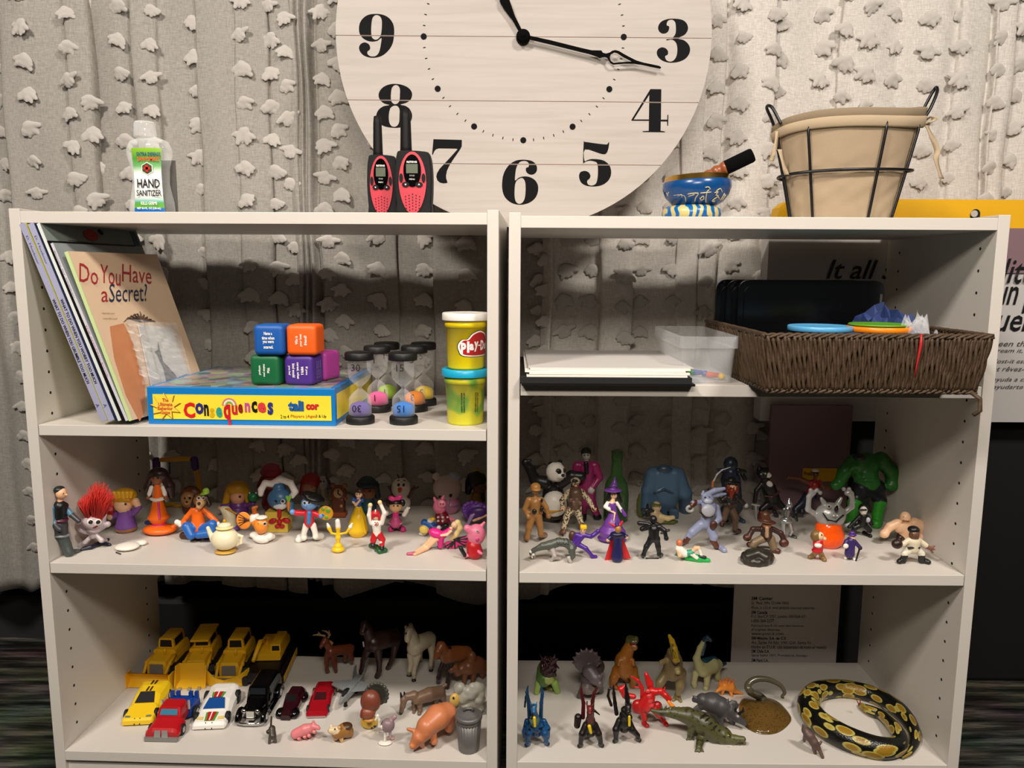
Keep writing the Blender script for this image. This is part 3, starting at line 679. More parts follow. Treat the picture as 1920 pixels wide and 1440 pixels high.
# hand sanitizer
Yb = 1.26; k = spx(Yb, 330); bc = atY(287, 398, Yb); bc.z = ZL['top']; zpx = lambda v: atY(287, v, Yb).z
root = tag(empty('sanitizer_bottle', bc), 'clear pump-less bottle of hand sanitizer with a green and white label', 'bottle')
mb = MB(); prof = [(34 * k, 0), (43 * k, .003), (41 * k, zpx(380) - bc.z), (34 * k, zpx(345) - bc.z), (36 * k, zpx(315) - bc.z), (42 * k, zpx(292) - bc.z), (42 * k, zpx(280) - bc.z), (36 * k, zpx(266) - bc.z), (22 * k, zpx(260) - bc.z), (15 * k, zpx(257) - bc.z)]
mb.lathe(bc, prof, glass((.93, .95, .93), .04, .16), 40, sy=.55); mb.build('bottle_body', root)
mb = MB(); mb.lathe(V((bc.x - 6 * k, bc.y, zpx(259))), [(19 * k, 0), (20 * k, .002), (19 * k, zpx(233) - zpx(259)), (17 * k, zpx(229) - zpx(259)), (0, zpx(228) - zpx(259))], glass((.95, .95, .95), .05, .22), 28); mb.build('cap', root)
def lab_mat():
    m, t, b = nt('label_print'); a = N(t, 'ShaderNodeAttribute', attribute_name='Col'); t.links.new(a.outputs['Color'], b.inputs['Base Color']); b.inputs['Roughness'].default_value = .35; return m
mlab = lab_mat()
def graded_panel(name, O, X, Y, w, h, rows, parent, bend=0, nx=10, sidew=None, m=None):
    """flat or cylindrically bent printed panel; rows: [(t from bottom, colour)]"""
    vs, cols = [], []; N_ = X.cross(Y)
    for t, c in rows:
        for i in range(nx + 1):
            s_ = i / nx - .5; ww = w * (sidew(t) if sidew else 1)
            vs.append(O + X * (s_ * ww) + Y * (t * h) + N_ * (bend * (1 - 4 * s_ * s_))); cols.append((*lin(c), 1))
    fs = [(j * (nx + 1) + i, j * (nx + 1) + i + 1, (j + 1) * (nx + 1) + i + 1, (j + 1) * (nx + 1) + i) for j in range(len(rows) - 1) for i in range(nx)]
    mb = MB(); mb.add(vs, fs, m or mlab, True); me = mb.mesh(name); ca = me.color_attributes.new('Col', 'FLOAT_COLOR', 'POINT'); ca.data.foreach_set('color', np.array(cols, 'f').ravel())
    return link(name, me, parent)
Lf = bc.y - 24 * k
O = V((atY(279, 397, Lf).x, Lf + .004, ZL['top'] + .001)); hL = atY(279, 277, Lf).z - O.z
lw = lambda t: 1.0 - .12 * math.sin(t * math.pi) + .05 * (1 - t)
graded_panel('label', O, XX, ZZ, 56 * k, hL, [(0, '#1565b0'), (.125, '#1565b0'), (.13, '#5aa03a'), (.2, '#5aa03a'), (.21, '#4aa592'), (.3, '#e8ece8'), (.36, '#f4f4f2'), (.62, '#f2f4f0'), (.74, '#6fae6a'), (.85, '#4d9a3c'), (1, '#8fbf2e')], root, .004, sidew=lw)
graded_panel('back_label', O + V((28 * k, .02, 0)), XX, ZZ, 30 * k, hL * .85, [(0, '#4a4a48'), (1, '#55534f')], root)
for s_, v_, w_, h_, m_ in (('EXTRA DEFENSE', 289, 44, 7, mat('#16406e', .6)), ('SANI+SMART', 298, 42, 8, mat('#e0502a', .6)), ('HAND', 344, 42, 16, mtxt), ('SANITIZER', 362, 46, 11, mtxt), ('KILLS GERMS', 381, 30, 6, mwtx), ('NET 8.0 FL. OZ (236 mL)', 391, 44, 5, mwtx)):
    p = atY(279 if v_ < 350 else 280, v_, Lf); text(s_, m_, p + V((0, -.0008, 0)), XX, ZZ, w_ * k, h_ * k, root, bold=.02)
hc = atY(276.5, 316, Lf) + V((0, -.0008, 0))
for r_, c_ in ((11.5, '#f2f2ea'), (10, '#2e4a22')):
    MB().lathe(hc + V((0, -.0003 * (12 - r_), 0)), [(r_ * k, 0), (r_ * k, .0003)], mat(c_, .5), 6, Z=-YY, X=ZZ, smooth=False).build('hexagon_mark', root)
mb = MB(); mb.box(hc + V((0, -.0014, 0)), (2.3 * k, .0003, 6.2 * k), mat('#d01818', .5)).box(hc + V((0, -.0014, 0)), (6.2 * k, .0003, 2.3 * k), mat('#d01818', .5)); mb.build('red_cross', root)
# walkie-talkies
def radio(u0, u1, v1, ua0, ua1, va, Y, label, red):
    k = spx(Y, 340); uc = (u0 + u1) / 2; w = (u1 - u0) / 2 * k; c = atY(uc, v1, Y); zt = c.z; zb = ZL['top']; h = zt - zb
    root = tag(empty('walkie_talkie', V((c.x, Y + .012, zb))), label, 'walkie-talkie', 'red and black two-way radios')
    mk = mat('#0a0a0b', .6, spec=.25, bump=.1); mr = mat(red, .4)
    out = [(-.80, .0), (-.93, .2), (-1, .5), (-.98, .72), (-.90, .93), (-.66, 1.0), (.62, .985), (.88, .93), (.98, .74), (1, .5), (.95, .2), (.82, 0)]
    poly = [(p.x * w, p.y * h) for p in smoothpoly(out[::-1], 3)]
    mb = MB(); mb.prism(poly[::-1], mk, V((c.x, Y + .028, zb)), XX, ZZ, .022); q = [(a * .93, b * .96 + .003) for a, b in poly]; mb.prism(q[::-1], mk, V((c.x, Y + .006, zb)), XX, ZZ, .004); mb.build('case', root)
    a0 = atY((ua0 + ua1) / 2, va, Y); rA = (ua1 - ua0) / 2 * k
    mb = MB(); mb.lathe(V((a0.x, Y + .016, zt - .006)), [(rA * 1.25, 0), (rA * 1.15, (a0.z - zt) * .2), (rA, (a0.z - zt) * .9), (rA * .85, a0.z - zt + .004), (0, a0.z - zt + .006)], mk, 16); mb.build('antenna', root)
    el = lambda cx, cz, rx, rz, n=28, tp=0: [(cx + rx * math.cos(t) * (1 - tp * max(0, -math.sin(t))), cz + rz * math.sin(t)) for t in [2 * math.pi * i / n for i in range(n)]]
    F = V((c.x, Y + .002, zb))
    mb = MB(); mb.prism(el(-.04 * w, h * .50, w * .74, h * .475, 36, .12), mr, F, XX, ZZ, .0022); mb.build('face_plate', root)
    F2 = F + V((0, -.0024, 0)); mb = MB(); mb.prism(el(-.04 * w, h * .685, w * .47, h * .245), mat('#050506', .12), F2, XX, ZZ, .0015); s_ = mb.build('display_window', root)
    mb = MB(); mb.box(F2 + V((-.05 * w, -.0018, h * .715)), (w * .31, .0004, h * .07), mat('#59604e', .3)); o = mb.build('screen', root)
    text('RETEVIS', mwtx, F2 + V((-.05 * w, -.0018, h * .815)), XX, ZZ, w * .55, h * .03, root, bold=.03)
    text('RT628', mat('#b8b8b4', .5), F2 + V((-.05 * w, -.0018, h * .61)), XX, ZZ, w * .26, h * .022, root)
    text('MENU', mwtx, F2 + V((-.05 * w, -.0018, h * .555)), XX, ZZ, w * .3, h * .022, root)
    for sx in (-1, 1):
        mb = MB(); mb.prism(el(-.04 * w + sx * .36 * w, h * .475, w * .2, h * .04, 12), mk, F2, XX, ZZ, .0016); o = mb.build('button', root)
        mb = MB(); q = V((c.x - .04 * w + sx * .36 * w, F2.y - .0019, zb + h * .475)); mb.prism([(-.06 * w, -.03 * w * sx), (.06 * w, -.03 * w * sx), (0, .06 * w * sx)][::1 if sx > 0 else -1], mwtx, q, XX, ZZ, .0003); mb.build('arrow_mark', o)
        mb = MB(); mb.prism(el(-.04 * w + sx * .60 * w, h * .575, w * .10, h * .07, 12), mk, F2, XX, ZZ, .0016); mb.build('side_button', root)
    mb = MB()
    for cx in range(-2, 3):
        for r_ in range(6):
            mb.lathe(F2 + V((-.04 * w + cx * w * (.19 + .006 * r_) * (1 - .05 * r_), 0, h * (.33 - .045 * r_ - abs(cx) * .018))), [(w * .035, 0), (w * .035, .0006)], mat('#1a0405', .8), 7, Z=-YY, smooth=False)
    o = mb.build('speaker_holes', root); o['kind'] = 'stuff'
    MB().box(V((c.x, Y - .0005, zb + .001)), (w * .5, .0008, .001), mk).build('base_edge', root)
radio(686, 744, 289, 696, 712, 212, 1.215, 'red and black two-way radio with the shorter antenna, left of the pair', '#c03444')
radio(739, 809, 281, 748, 767, 201, 1.18, 'red and black two-way radio standing in front, right of the pair', '#cc3545')
# singing bowls and mallet
Yb = 1.22; k = spx(Yb, 360)
mblue = mat('#10457e', .25, name='blue_lacquer'); mgold = mat('#c89b4a', .28, metal=1, name='brass')
c0 = atY(1296, 407, Yb); c0.z = ZR['top']
root = tag(empty('singing_bowl', c0), 'low blue bowl painted with gold swirls, under the larger bowl', 'bowl', 'blue painted brass bowls')
h0 = atY(1296, 387, Yb).z - c0.z
def swirl_mat():
    m, t, b = nt('gold_swirl_lacquer'); tc = N(t, 'ShaderNodeTexCoord'); w_ = N(t, 'ShaderNodeTexWave', Scale=22.0, Distortion=9.0, Detail=2.0); t.links.new(tc.outputs['Object'], w_.inputs[0])
    rp = N(t, 'ShaderNodeValToRGB'); e = rp.color_ramp.elements; e[0].position = .35; e[0].color = (*lin('#0d5a9a'), 1); e[1].position = .6; e[1].color = (*lin('#c9b678'), 1); q = e.new(.47); q.color = (*lin('#2a8fc0'), 1)
    t.links.new(w_.outputs['Fac'], rp.inputs[0]); t.links.new(rp.outputs[0], b.inputs['Base Color']); b.inputs['Roughness'].default_value = .3; return m
MB().lathe(c0, [(44 * k, 0), (52 * k, .004), (55 * k, h0 * .45), (53 * k, h0 * .8), (44 * k, h0), (0, h0)], swirl_mat(), 40).build('bowl_body', root)
c1 = V((atY(1307, 386, Yb).x, Yb, c0.z + h0)); up = V((-.05, 0, 1)).normalized(); H1 = atY(1308, 330, Yb).z - c1.z
root = tag(empty('singing_bowl', c1), 'larger blue singing bowl with a brass rim and gold script, on top', 'bowl', 'blue painted brass bowls')
pr_ = [(36 * k, .0), (47 * k, H1 * .10), (58 * k, H1 * .33), (63 * k, H1 * .58), (62.5 * k, H1 * .80), (61 * k, H1 * .82, mgold), (58.5 * k, H1 * .98, mgold), (57 * k, H1, mgold), (54 * k, H1 * .97, mgold), (50 * k, H1 * .4, mgold), (20 * k, H1 * .1, mgold), (0, H1 * .08)]
MB().lathe(c1, pr_, mblue, 48, Z=up).build('bowl_body', root)
def on_bowl(u, v):
    Y = Yb
    z = atY(u, v, Yb - 50 * k).z - c1.z; r = np.interp(z / H1, [0, .1, .33, .58, .8, 1], [36, 47, 58, 63, 62.5, 58]) * k + .0006
    x = atY(u, v, Yb - 45 * k).x - (c1.x - .05 * z); x = max(-r * .98, min(r * .98, x)); return V((c1.x - .05 * z + x, Yb - math.sqrt(r * r - x * x), c1.z + z))
strokes = [[(1252,366),(1268,364),(1283,366),(1288,377)],[(1254,357),(1260,364),(1256,371),(1260,376)],[(1259,357),(1257,364)],[(1272,368),(1278,364),(1280,369)],[(1288,364),(1306,363),(1303,371),(1303,377)],[(1290,368),(1300,365)],[(1310,363),(1330,361)],[(1312,372),(1316,368),(1318,373),(1313,375),(1311,371)],[(1326,357),(1322,361),(1322,374),(1324,379)],[(1318,353),(1324,352),(1328,356)],[(1337,362),(1344,360),(1340,366),(1346,367),(1337,374),(1336,377),(1341,376)],[(1340,359),(1348,354),(1353,360)],[(1353,374),(1359,362)],[(1357,374),(1362,364)],[(1345,368),(1350,372)]]
mb = MB()
for st in strokes: mb.tube([on_bowl(p.x, p.y) for p in smoothpoly(st, 3, closed=False)], .0008, mat('#c9bd96', .4), 5)
mb.build('gold_script', root)['kind'] = 'stuff'
m0 = atY(1316, 333, Yb - .005); m1 = atY(1358, 316, Yb - .012); m2 = atY(1412, 290, Yb - .02)
root = tag(empty('mallet', m0), 'wooden bowl mallet with a black suede sleeve resting in the blue bowl', 'mallet')
ax = (m1 - m0).normalized(); mw = mat('#8a4c2c', .3, var=.3, vs=40, name='turned_wood'); L1 = (m1 - m0).length
prof = []
for i in range(31):
    t = i / 30; prof.append(((6.5 + 5.0 * t + 2.6 * abs(math.sin(t * math.pi * 2.6))) * k * .95, t * L1 + .002))
MB().lathe(m0, [(0, 0)] + prof + [(0, L1 + .003)], mw, 20, Z=ax).build('handle', root)
ax2 = (m2 - m1).normalized(); L2 = (m2 - m1).length
MB().lathe(m1, [(0, 0), (12.2 * k, 0), (13 * k, .002), (13 * k, L2 - .003), (11.5 * k, L2), (0, L2)], mat('#060606', .95, spec=.1), 24, Z=ax2).build('sleeve', root)
# canvas-lined wire basket
Yb = 1.25; k = spx(Yb, 320); b0 = atY(1590, 408, Yb); b0.z = ZR['top']
root = tag(empty('wire_basket', b0), 'black wire basket with a beige canvas liner tied at the handles', 'basket')
mcan = mat('#a6937a', .9, spec=.1, bump=.5, bs=500, var=.10, vs=30, name='canvas'); mcan2 = mat('#b3a085', .9, spec=.1, bump=.4, bs=500, name='canvas_hem'); mcan3 = mat('#8e7e68', .9, spec=.1, bump=.4, bs=500)
mwire = mat('#0c0b10', .35, name='black_wire')
def rim(a, t, grow=1.0, dz=0):
    """a angle, t 0..1 height of the tub"""
    uc = 1583 + 3 * t; hw = (96 + 42 * t) * grow; r = V((math.cos(a) * hw * k, math.sin(a) * hw * .58 * k, 0))
    zt = atY(1590, 232, Yb).z - b0.z
    z = zt * t + (r.x * .11 + .006 * math.sin(2 * a)) * t * t
    return V((atY(uc, 300, Yb).x + r.x, Yb + r.y, b0.z + z + dz))
vs = []; NA, NZ = 90, 26
for j in range(NZ + 1):
    t = j / NZ
    for i in range(NA):
        a = 2 * math.pi * i / NA; wr = 3.0 * (math.sin(a * 7 + t * 9) * math.sin(t * 14 + a * 3) * .5 + math.sin(a * 3 - t * 17) * .5 + math.sin(a * 13 - t * 31) * .3) * .010 * math.sin(min(1, t * 1.3) * math.pi) + (.02 * math.sin(a * 9 + 1) + .02 * math.sin(a * 23)) * max(0, .12 - t) / .12
        vs.append(rim(a, t * .93 + .004, .94 + wr))
o = len(vs); vs.append(rim(0, 0, 0) + V((0, 0, .002)))
fs = [(j * NA + i, j * NA + (i + 1) % NA, (j + 1) * NA + (i + 1) % NA, (j + 1) * NA + i) for j in range(NZ) for i in range(NA)] + [(o, (i + 1) % NA, i) for i in range(NA)]
MB().add(vs, fs, mcan, True).build('canvas_liner', root)
def band(name, t0, t1, g0, g1, m):
    vs = []
    for g, t in ((g0, t0), (g1, t0 + (t1 - t0) * .1), (g1, t1 - (t1 - t0) * .1), (g0 + .004, t1), (g0 - .03, t1), (g0 - .03, t0)):
        for i in range(NA): vs.append(rim(2 * math.pi * i / NA, t, g + .006 * math.sin(2 * math.pi * i / NA * 11)))
    fs = [(j * NA + i, j * NA + (i + 1) % NA, ((j + 1) % 6) * NA + (i + 1) % NA, ((j + 1) % 6) * NA + i) for j in range(6) for i in range(NA)]
    MB().add(vs, fs, m, True).build(name, root)
band('hem_band', .90, 1.0, 1.0, 1.02, mcan2); band('rolled_lip', .985, 1.075, .975, .99, mcan3)
for a_ in [math.radians(x) for x in (-171, -134, -74, -36, 8, 60, 110, 150)]:
    MB().tube([rim(a_, t, 1.0 + (.012 if t < .9 else -.02)) for t in [i / 12 * .95 + .006 for i in range(13)]], .0022, mwire, 8).build('wire_upright', root)
MB().tube([rim(2 * math.pi * i / 60, .50 + .015 * math.cos(2 * math.pi * i / 60), 1.045) for i in range(60)], .0024, mwire, 8, closed=True).build('wire_hoop', root)
def pxp(pts, Y0): return [atY(p[0], p[1], Y0 + p[2] * .001) for p in pts]
MB().tube([q for q in smoothpoly(pxp([(1452, 238, 6), (1446, 222, 4), (1438, 204, 0), (1440, 198, -8), (1448, 202, -16), (1458, 220, -22), (1464, 232, -24)], Yb), 5, closed=False)], .0024, mwire, 8).build('handle', root)
MB().tube([q for q in smoothpoly(pxp([(1728, 212, 6), (1738, 192, 4), (1752, 167, 0), (1757, 165, -6), (1756, 176, -14), (1745, 202, -22), (1734, 220, -24)], Yb), 5, closed=False)], .0024, mwire, 8).build('handle', root)
def ribbon(pts, w, m, name, par):
    P = smoothpoly(pts, 5, closed=False); vs = []
    for i, p in enumerate(P):
        a = .6 * math.sin(i * .45); vs += [p + V((math.cos(a), math.sin(a), 0)) * w, p - V((math.cos(a), math.sin(a), 0)) * w]
    o = MB().add(vs, [(2 * i, 2 * i + 1, 2 * i + 3, 2 * i + 2) for i in range(len(P) - 1)], m, True).build(name, par); md = o.modifiers.new('s', 'SOLIDIFY'); md.thickness = .001; return o
ribbon(pxp([(1736, 232, -20), (1745, 250, -22), (1757, 280, -20), (1756, 300, -22), (1766, 335, -20)], Yb), .0045, mcan2, 'tie_ribbon', root)
ribbon(pxp([(1730, 228, -20), (1745, 218, -26), (1752, 224, -24), (1740, 230, -24), (1726, 240, -22)], Yb), .004, mcan2, 'tie_ribbon', root)
ribbon(pxp([(1458, 246, -16), (1455, 270, -20), (1449, 290, -20), (1447, 302, -20)], Yb), .0035, mcan2, 'tie_ribbon', root)
ribbon(pxp([(1462, 280, -30), (1470, 310, -32), (1475, 328, -30)], Yb), .0035, mcan2, 'tie_ribbon', root)
# ------------------------------------------------------------ upper left shelf: books
Z2 = ZL['s2']
YB = 1.135; dd = V((.18, .983, 0)).normalized()
BOOKS = [
 # bottom u0,u1, top u0,u1, top v, depth, spine colour, cover colour, label
 (190, 203, 37, 47, 419, .205, '#a9aac6', '#c5c13a', 'lavender-spined paperback leaning against the bookcase side, GRUMBLE in its title'),
 (204, 217, 53, 63, 419, .205, '#abadc8', '#23305e', 'lavender-spined paperback leaning second from the bookcase side, WORRY in its title'),
 (217.5, 222, 64, 67.5, 421, .205, '#1d2440', '#1a2140', 'thin navy paperback between the lavender and the white book'),
 (222.5, 229, 68, 76, 419, .212, '#e6ebe6', '#7f8a84', 'tall white-spined picture book with a grey-green cover of a red bird'),
 (229.5, 236, 85, 92, 452, .19, '#0a0a0c', '#0e0e10', 'thin black book leaning in the middle of the row'),
 (236.5, 242, 94, 101, 456, .20, '#d9d6de', '#8d9698', 'grey picture book with a pale spine and pink lettering'),
 (242.5, 250.5, 121, 128, 472, .205, '#cfe0a0', '#e8c9a8', 'peach picture book at the right end, DO YOU HAVE A SECRET on its cover'),
]
for i, (b0_, b1_, t0_, t1_, tv, dep, sc_, cc_, lab) in enumerate(BOOKS):
    P0 = atY((b0_ + b1_) / 2, 798, YB); P1 = atY((t0_ + t1_) / 2, tv, YB); P0.z = Z2 + .004 + .0032
    Lx = (P1 - P0).normalized(); Hh = (P1 - P0).length; T = dd.cross(Lx); T.normalize()
    if T.x < 0: T = -T
    th = (b1_ - b0_) * spx(YB, 700) * .5 * .93
    ctr = P0 + Lx * Hh / 2 + dd * dep / 2
    root = tag(empty('picture_book', P0 + dd * dep / 2), lab, 'book', 'books leaning in the upper left corner')
    msp = mat(sc_, .4); mcv = mat(cc_, .35, var=.15, vs=15)
    MB().box(ctr + dd * .002, (Hh / 2 - .002, dep / 2 - .003, th * .72), mat('#e8e4da', .8), Lx, dd, T).build('pages', root)
    mb = MB(); mb.box(ctr - T * th * .86, (Hh / 2, dep / 2, th * .14), mcv, Lx, dd, T); mb.box(ctr + T * th * .86, (Hh / 2, dep / 2, th * .14), mcv, Lx, dd, T); cov = mb.build('cover', root)
    if 1: cov.data; 
    MB().box(ctr - dd * (dep / 2 + .0004), (Hh / 2, .0006, th), msp, Lx, dd, T).build('spine', root)
    F = ctr - dd * (dep / 2 + .0013)
    if i in (0, 1):
        text('WHAT TO DO WHEN YOU %s TOO MUCH' % ('GRUMBLE' if i == 0 else 'WORRY'), mtxt, F - Lx * Hh * .09, -Lx, T, Hh * .43, th * 1.05, root, bold=.01)
        text('D. Huebner' , mat('#6a6c88', .6), F + Lx * Hh * .37, -Lx, T, Hh * .14, th * .7, root)
        text('A', mat('#5a4a90', .6), F - Lx * Hh * .42, -Lx, T, None, th * 1.1, root)
    if i == 5: text('THE AMAZING BOOK', mat('#c04a78', .6), F - Lx * Hh * .10, -Lx, T, Hh * .3, th * .9, root)
    if i == 5: text('Stories for Children', mtxt, F + Lx * Hh * .33, -Lx, T, Hh * .26, th * .7, root)
    # front-cover artwork
    S = ctr + T * (th + .0006); ex = dd; ey = Lx          # cover frame: ex away from the spine, ey up the cover
    at = lambda a, b: S + ex * (a - .5) * dep + ey * (b - .5) * Hh
    if i == 3:
        MB().lathe(at(.45, .955), [(.012, 0), (.012, .0005)], mat('#a8321e', .6), 16, Z=T, X=ex, sx=1.3, sy=.8, smooth=False).build('bird_print', root)
        MB().box(at(.94, .95), (.006, .0004, .012), mat('#2b4a5e', .5), ex, T, ey).build('corner_print', root)
        mb = MB(); mb.tube([at(.2, .92), at(.5, .91), at(.85, .905)], .0006, mat('#3a2c22', .6), 5); mb.tube([at(.55, .985), at(.58, .965)], .003, mat('#20241e', .6), 5); mb.build('branch_print', root)
    if i == 6:
        # rays of the title placed on the real cover plane
        def hit(u, v, off=.0005):
            d = ray(u, v); q = S + T * off; return EYE + d * ((q - EYE).dot(T) / d.dot(T))
        def word(s_, u0, v0, u1, v1, hpx, m_, bold=.0):
            a, b = hit(u0, v0), hit(u1, v1); X = (b - a).normalized(); mid = (a + b) / 2; Yd = T.cross(X)
            if Yd.dot(Lx) < 0: Yd = -Yd
            um = (u0 + u1) / 2; vm = (v0 + v1) / 2; hh = (hit(um, vm - hpx / 2) - hit(um, vm + hpx / 2)).length
            Yd = (hit(um, vm - hpx / 2) - hit(um, vm + hpx / 2)).normalized()
            me = text(s_, m_, (0, 0, 0), XX, YY, 1, 1, False, bold=bold, thick=0)
            W_ = (b - a).length; M = Matrix(((X.x * W_, Yd.x * hh, T.x, mid.x), (X.y * W_, Yd.y * hh, T.y, mid.y), (X.z * W_, Yd.z * hh, T.z, mid.z), (0, 0, 0, 1)))
            me.transform(M); return link('lettering', me, root)
        mred = mat('#a82a30', .5); mbl = mat('#26304e', .5)
        word('Do', 149, 510, 184, 518, 34, mred); word('You', 188, 512, 226, 520, 34, mred); word('Have', 229, 511, 284, 517, 32, mred)
        word('a', 190, 556, 203, 556, 20, mred); word('Secret?', 205, 549, 276, 548, 34, mbl)
        for vv, w0, w1 in ((587, 191, 215), (597, 193, 220)): word('responsible touch', w0, vv, w1, vv + 1, 5, mat('#a88a6c', .6))
        # art: hair and orange figure
        mor = mat('#d08a5e', .5, var=.2, vs=30)
        g = lambda pts: [hit(a, b, .0004) for a, b in pts]
        mb = MB(); pts = g([(206, 612), (232, 606), (248, 640), (262, 690), (272, 716), (272, 770), (262, 790), (236, 740), (214, 670)]); c_ = sum(pts, V()) / len(pts); mb.add([c_] + pts, [(0, j + 1, (j + 1) % len(pts) + 1) for j in range(len(pts))], mor); mb.build('figure_print', root)
        mb = MB(); mhair = mat('#5a4638', .7)
        for j in range(9): mb.tube(g([(262, 602), (240 + j * 6, 596 - 8 * math.sin(j * .5)), (232 + j * 7.5, 592 + 5 * abs(j - 4) - 8)]), [.002, .0014, .0005], mhair, 5)
        mb.build('hair_print', root)['kind'] = 'stuff'
        SEC = (hit, T, Lx, ex)
hit, T, Lx, ex = SEC
# bagged card leaning on the peach book
q = [hit(u, v, .004) for u, v in ((240, 612), (318, 618), (348, 735), (282, 735))]
q = [hit(258, 608, .0025), hit(322, 616, .0025), hit(352, 700, .0025), hit(284, 728, .0025)]
root = tag(empty('bagged_card', (q[2] + q[3]) / 2), 'small picture card in a crinkled clear plastic bag against the peach book', 'card')
def quad_slab(q, t, m, name, par):
    mb = MB(); a = q + [p + T * t for p in q]; mb.add(a, [(3, 2, 1, 0), (4, 5, 6, 7), (0, 1, 5, 4), (1, 2, 6, 5), (2, 3, 7, 6), (3, 0, 4, 7)], m); return mb.build(name, par)
quad_slab(q, .001, mat('#cfcdc9', .5), 'card', root)
pts = [hit(u, v, .0042) for u, v in ((296, 640), (300, 655), (298, 668), (303, 672), (305, 688), (318, 690), (330, 704), (334, 712), (312, 716), (306, 690), (300, 678), (294, 664), (290, 660), (296, 656))]
mb = MB(); c_ = sum(pts, V()) / len(pts); mb.add([c_] + pts, [(0, j + 1, (j + 1) % len(pts) + 1) for j in range(len(pts))], mat('#2c2b30', .6)); mb.build('figure_print', root)
vs = []; n1, n2 = 14, 18; rr = random.Random(5)
C4 = [hit(232, 600, .006), hit(330, 606, .006), hit(362, 712, .006), hit(266, 722, .006)]
for j in range(n2 + 1):
    for i in range(n1 + 1):
        a, b = i / n1, j / n2; p = (C4[0] * (1 - a) + C4[1] * a) * (1 - b) + (C4[3] * (1 - a) + C4[2] * a) * b
        vs.append(p + T * (rr.uniform(0, .0035) * (2.0 if a < .35 else .6)))
MB().add(vs, [(j * (n1 + 1) + i, j * (n1 + 1) + i + 1, (j + 1) * (n1 + 1) + i + 1, (j + 1) * (n1 + 1) + i) for j in range(n2) for i in range(n1)], glass((1, 1, 1), .08, .12), False).build('plastic_bag', root)
# board game box
YG = 1.142
g0 = atY(276, 797, YG); g1 = atY(631, 799, YG); Wd = (g1 - g0).length; GX = UL.X; GY = UL.Y; gh = .0565; gd = .262
gc = (g0 + g1) / 2; gc.z = Z2; root = tag(empty('board_game_box', gc + GY * gd / 2), 'flat blue board-game box with a yellow front panel, under the foam cubes', 'box')
mbx = mat('#1478c0', .35, name='blue_card'); myl = mat('#f4dc3c', .35)
def top_art():
    m, t, b = nt('cartoon_art_print'); tc = N(t, 'ShaderNodeTexCoord'); n = N(t, 'ShaderNodeTexVoronoi', Scale=55.0); t.links.new(tc.outputs['Object'], n.inputs['Vector'])
    hs = N(t, 'ShaderNodeHueSaturation', Saturation=.5, Value=.42); t.links.new(n.outputs['Color'], hs.inputs['Color']); t.links.new(hs.outputs[0], b.inputs['Base Color']); b.inputs['Roughness'].default_value = .25; return m
mb = MB(); mb.box(gc + GY * gd / 2 + ZZ * gh / 2, (Wd / 2, gd / 2, gh / 2), mbx, GX, GY, bev=.001); mb.build('lid', root)
mb = MB(); mb.box(gc + GY * gd / 2 + ZZ * (gh + .0004), (Wd / 2 - .008, gd / 2 - .008, .0004), top_art(), GX, GY); mb.build('top_print', root)
ks = spx(YG, 760)
def fp(u, v, off=.0006): # point on the front face
    d = ray(u, v); o = gc - GY * off; return EYE + d * ((o - EYE).dot(GY) / d.dot(GY))
a, b = fp(286, 739), fp(622, 789); mb = MB(); mb.box((a + b) / 2, (abs((b - a).dot(GX)) / 2, .0004, abs(b.z - a.z) / 2), myl, GX, GY); mb.build('front_panel', root)
star = []
for i in range(18):
    r = 31 if i % 2 == 0 else 17; t = math.pi * 2 * i / 18 + .25; star.append(((1.0 * r * math.cos(t)) * ks, (.88 * r * math.sin(t)) * ks))
flat_shape('starburst', [star], mat('#8a5a10', .5), frame(fp(311, 762.5, .0014), GX, ZZ), .0003, root)
flat_shape('starburst', [[(a * .93, b * .93) for a, b in star]], mat('#ffd24a', .4), frame(fp(310, 761.5, .0018), GX, ZZ), .0003, root)
for s_, v_, w_ in (('The', 750, 12), ('Ultimate', 758, 27), ('Behavior', 765.5, 29), ('Game', 773, 18)): text(s_, mat('#c85a2a', .5), fp(310, v_, .0022), GX, ZZ, w_ * ks, 7 * ks, root, bold=.03)
CONS = [('C',355,769,22,30,'#d41c24'),('o',374,766,16,22,'#2a2a7c'),('n',387,769,9,22,'#18181a'),('s',398,774,9,18,'#d6a814'),('e',411,773,12,20,'#2f9a8a'),('q',426,778,13,40,'#c8162a'),('u',440,769,11,18,'#c22434'),('e',451,766,9,18,'#8a1a20'),('n',464,764,10,18,'#c04a9a'),('c',477,763,11,22,'#141416'),('e',491,764,16,20,'#d8383e'),('s',507,766,11,24,'#2c3478')]
for ch, u_, v_, w_, h_, c_ in CONS:
    text(ch, mat(c_, .4), fp(u_, v_, .0016), GX, ZZ, w_ * ks, h_ * ks, root, bold=.04)
for j, c_ in enumerate(('#c87a7a', '#e8e2c8', '#78a858')):
    r = 14 - j * 3.2; arc = [(r * ks * math.cos(math.pi * i / 12), r * ks * math.sin(math.pi * i / 12)) for i in range(13)] + [((r - 3.2) * ks * math.cos(math.pi * i / 12), (r - 3.2) * ks * math.sin(math.pi * i / 12)) for i in range(12, -1, -1)]
    flat_shape('rainbow_print', [arc], mat(c_, .5), frame(fp(430, 760, .0015), GX, ZZ), .0003, root)
text('tali', mat('#1f5a9a', .4), fp(555, 761, .0016), GX, ZZ, 30 * ks, 20 * ks, root, bold=.06); text('cor', mat('#c82830', .4), fp(586, 763, .0016), GX, ZZ, 25 * ks, 11 * ks, root, bold=.06)
for s_, u_, w_, c_ in (('2 to 4', 534, 16, '#1a2a1a'), ('Players |', 560, 30, '#b86a14'), ('Ages', 584, 16, '#c0501a'), ('3 & Up', 602, 20, '#2a1a2a')): text(s_, mat(c_, .5), fp(u_, 781, .0016), GX, ZZ, w_ * ks, 7 * ks, root, bold=.01)
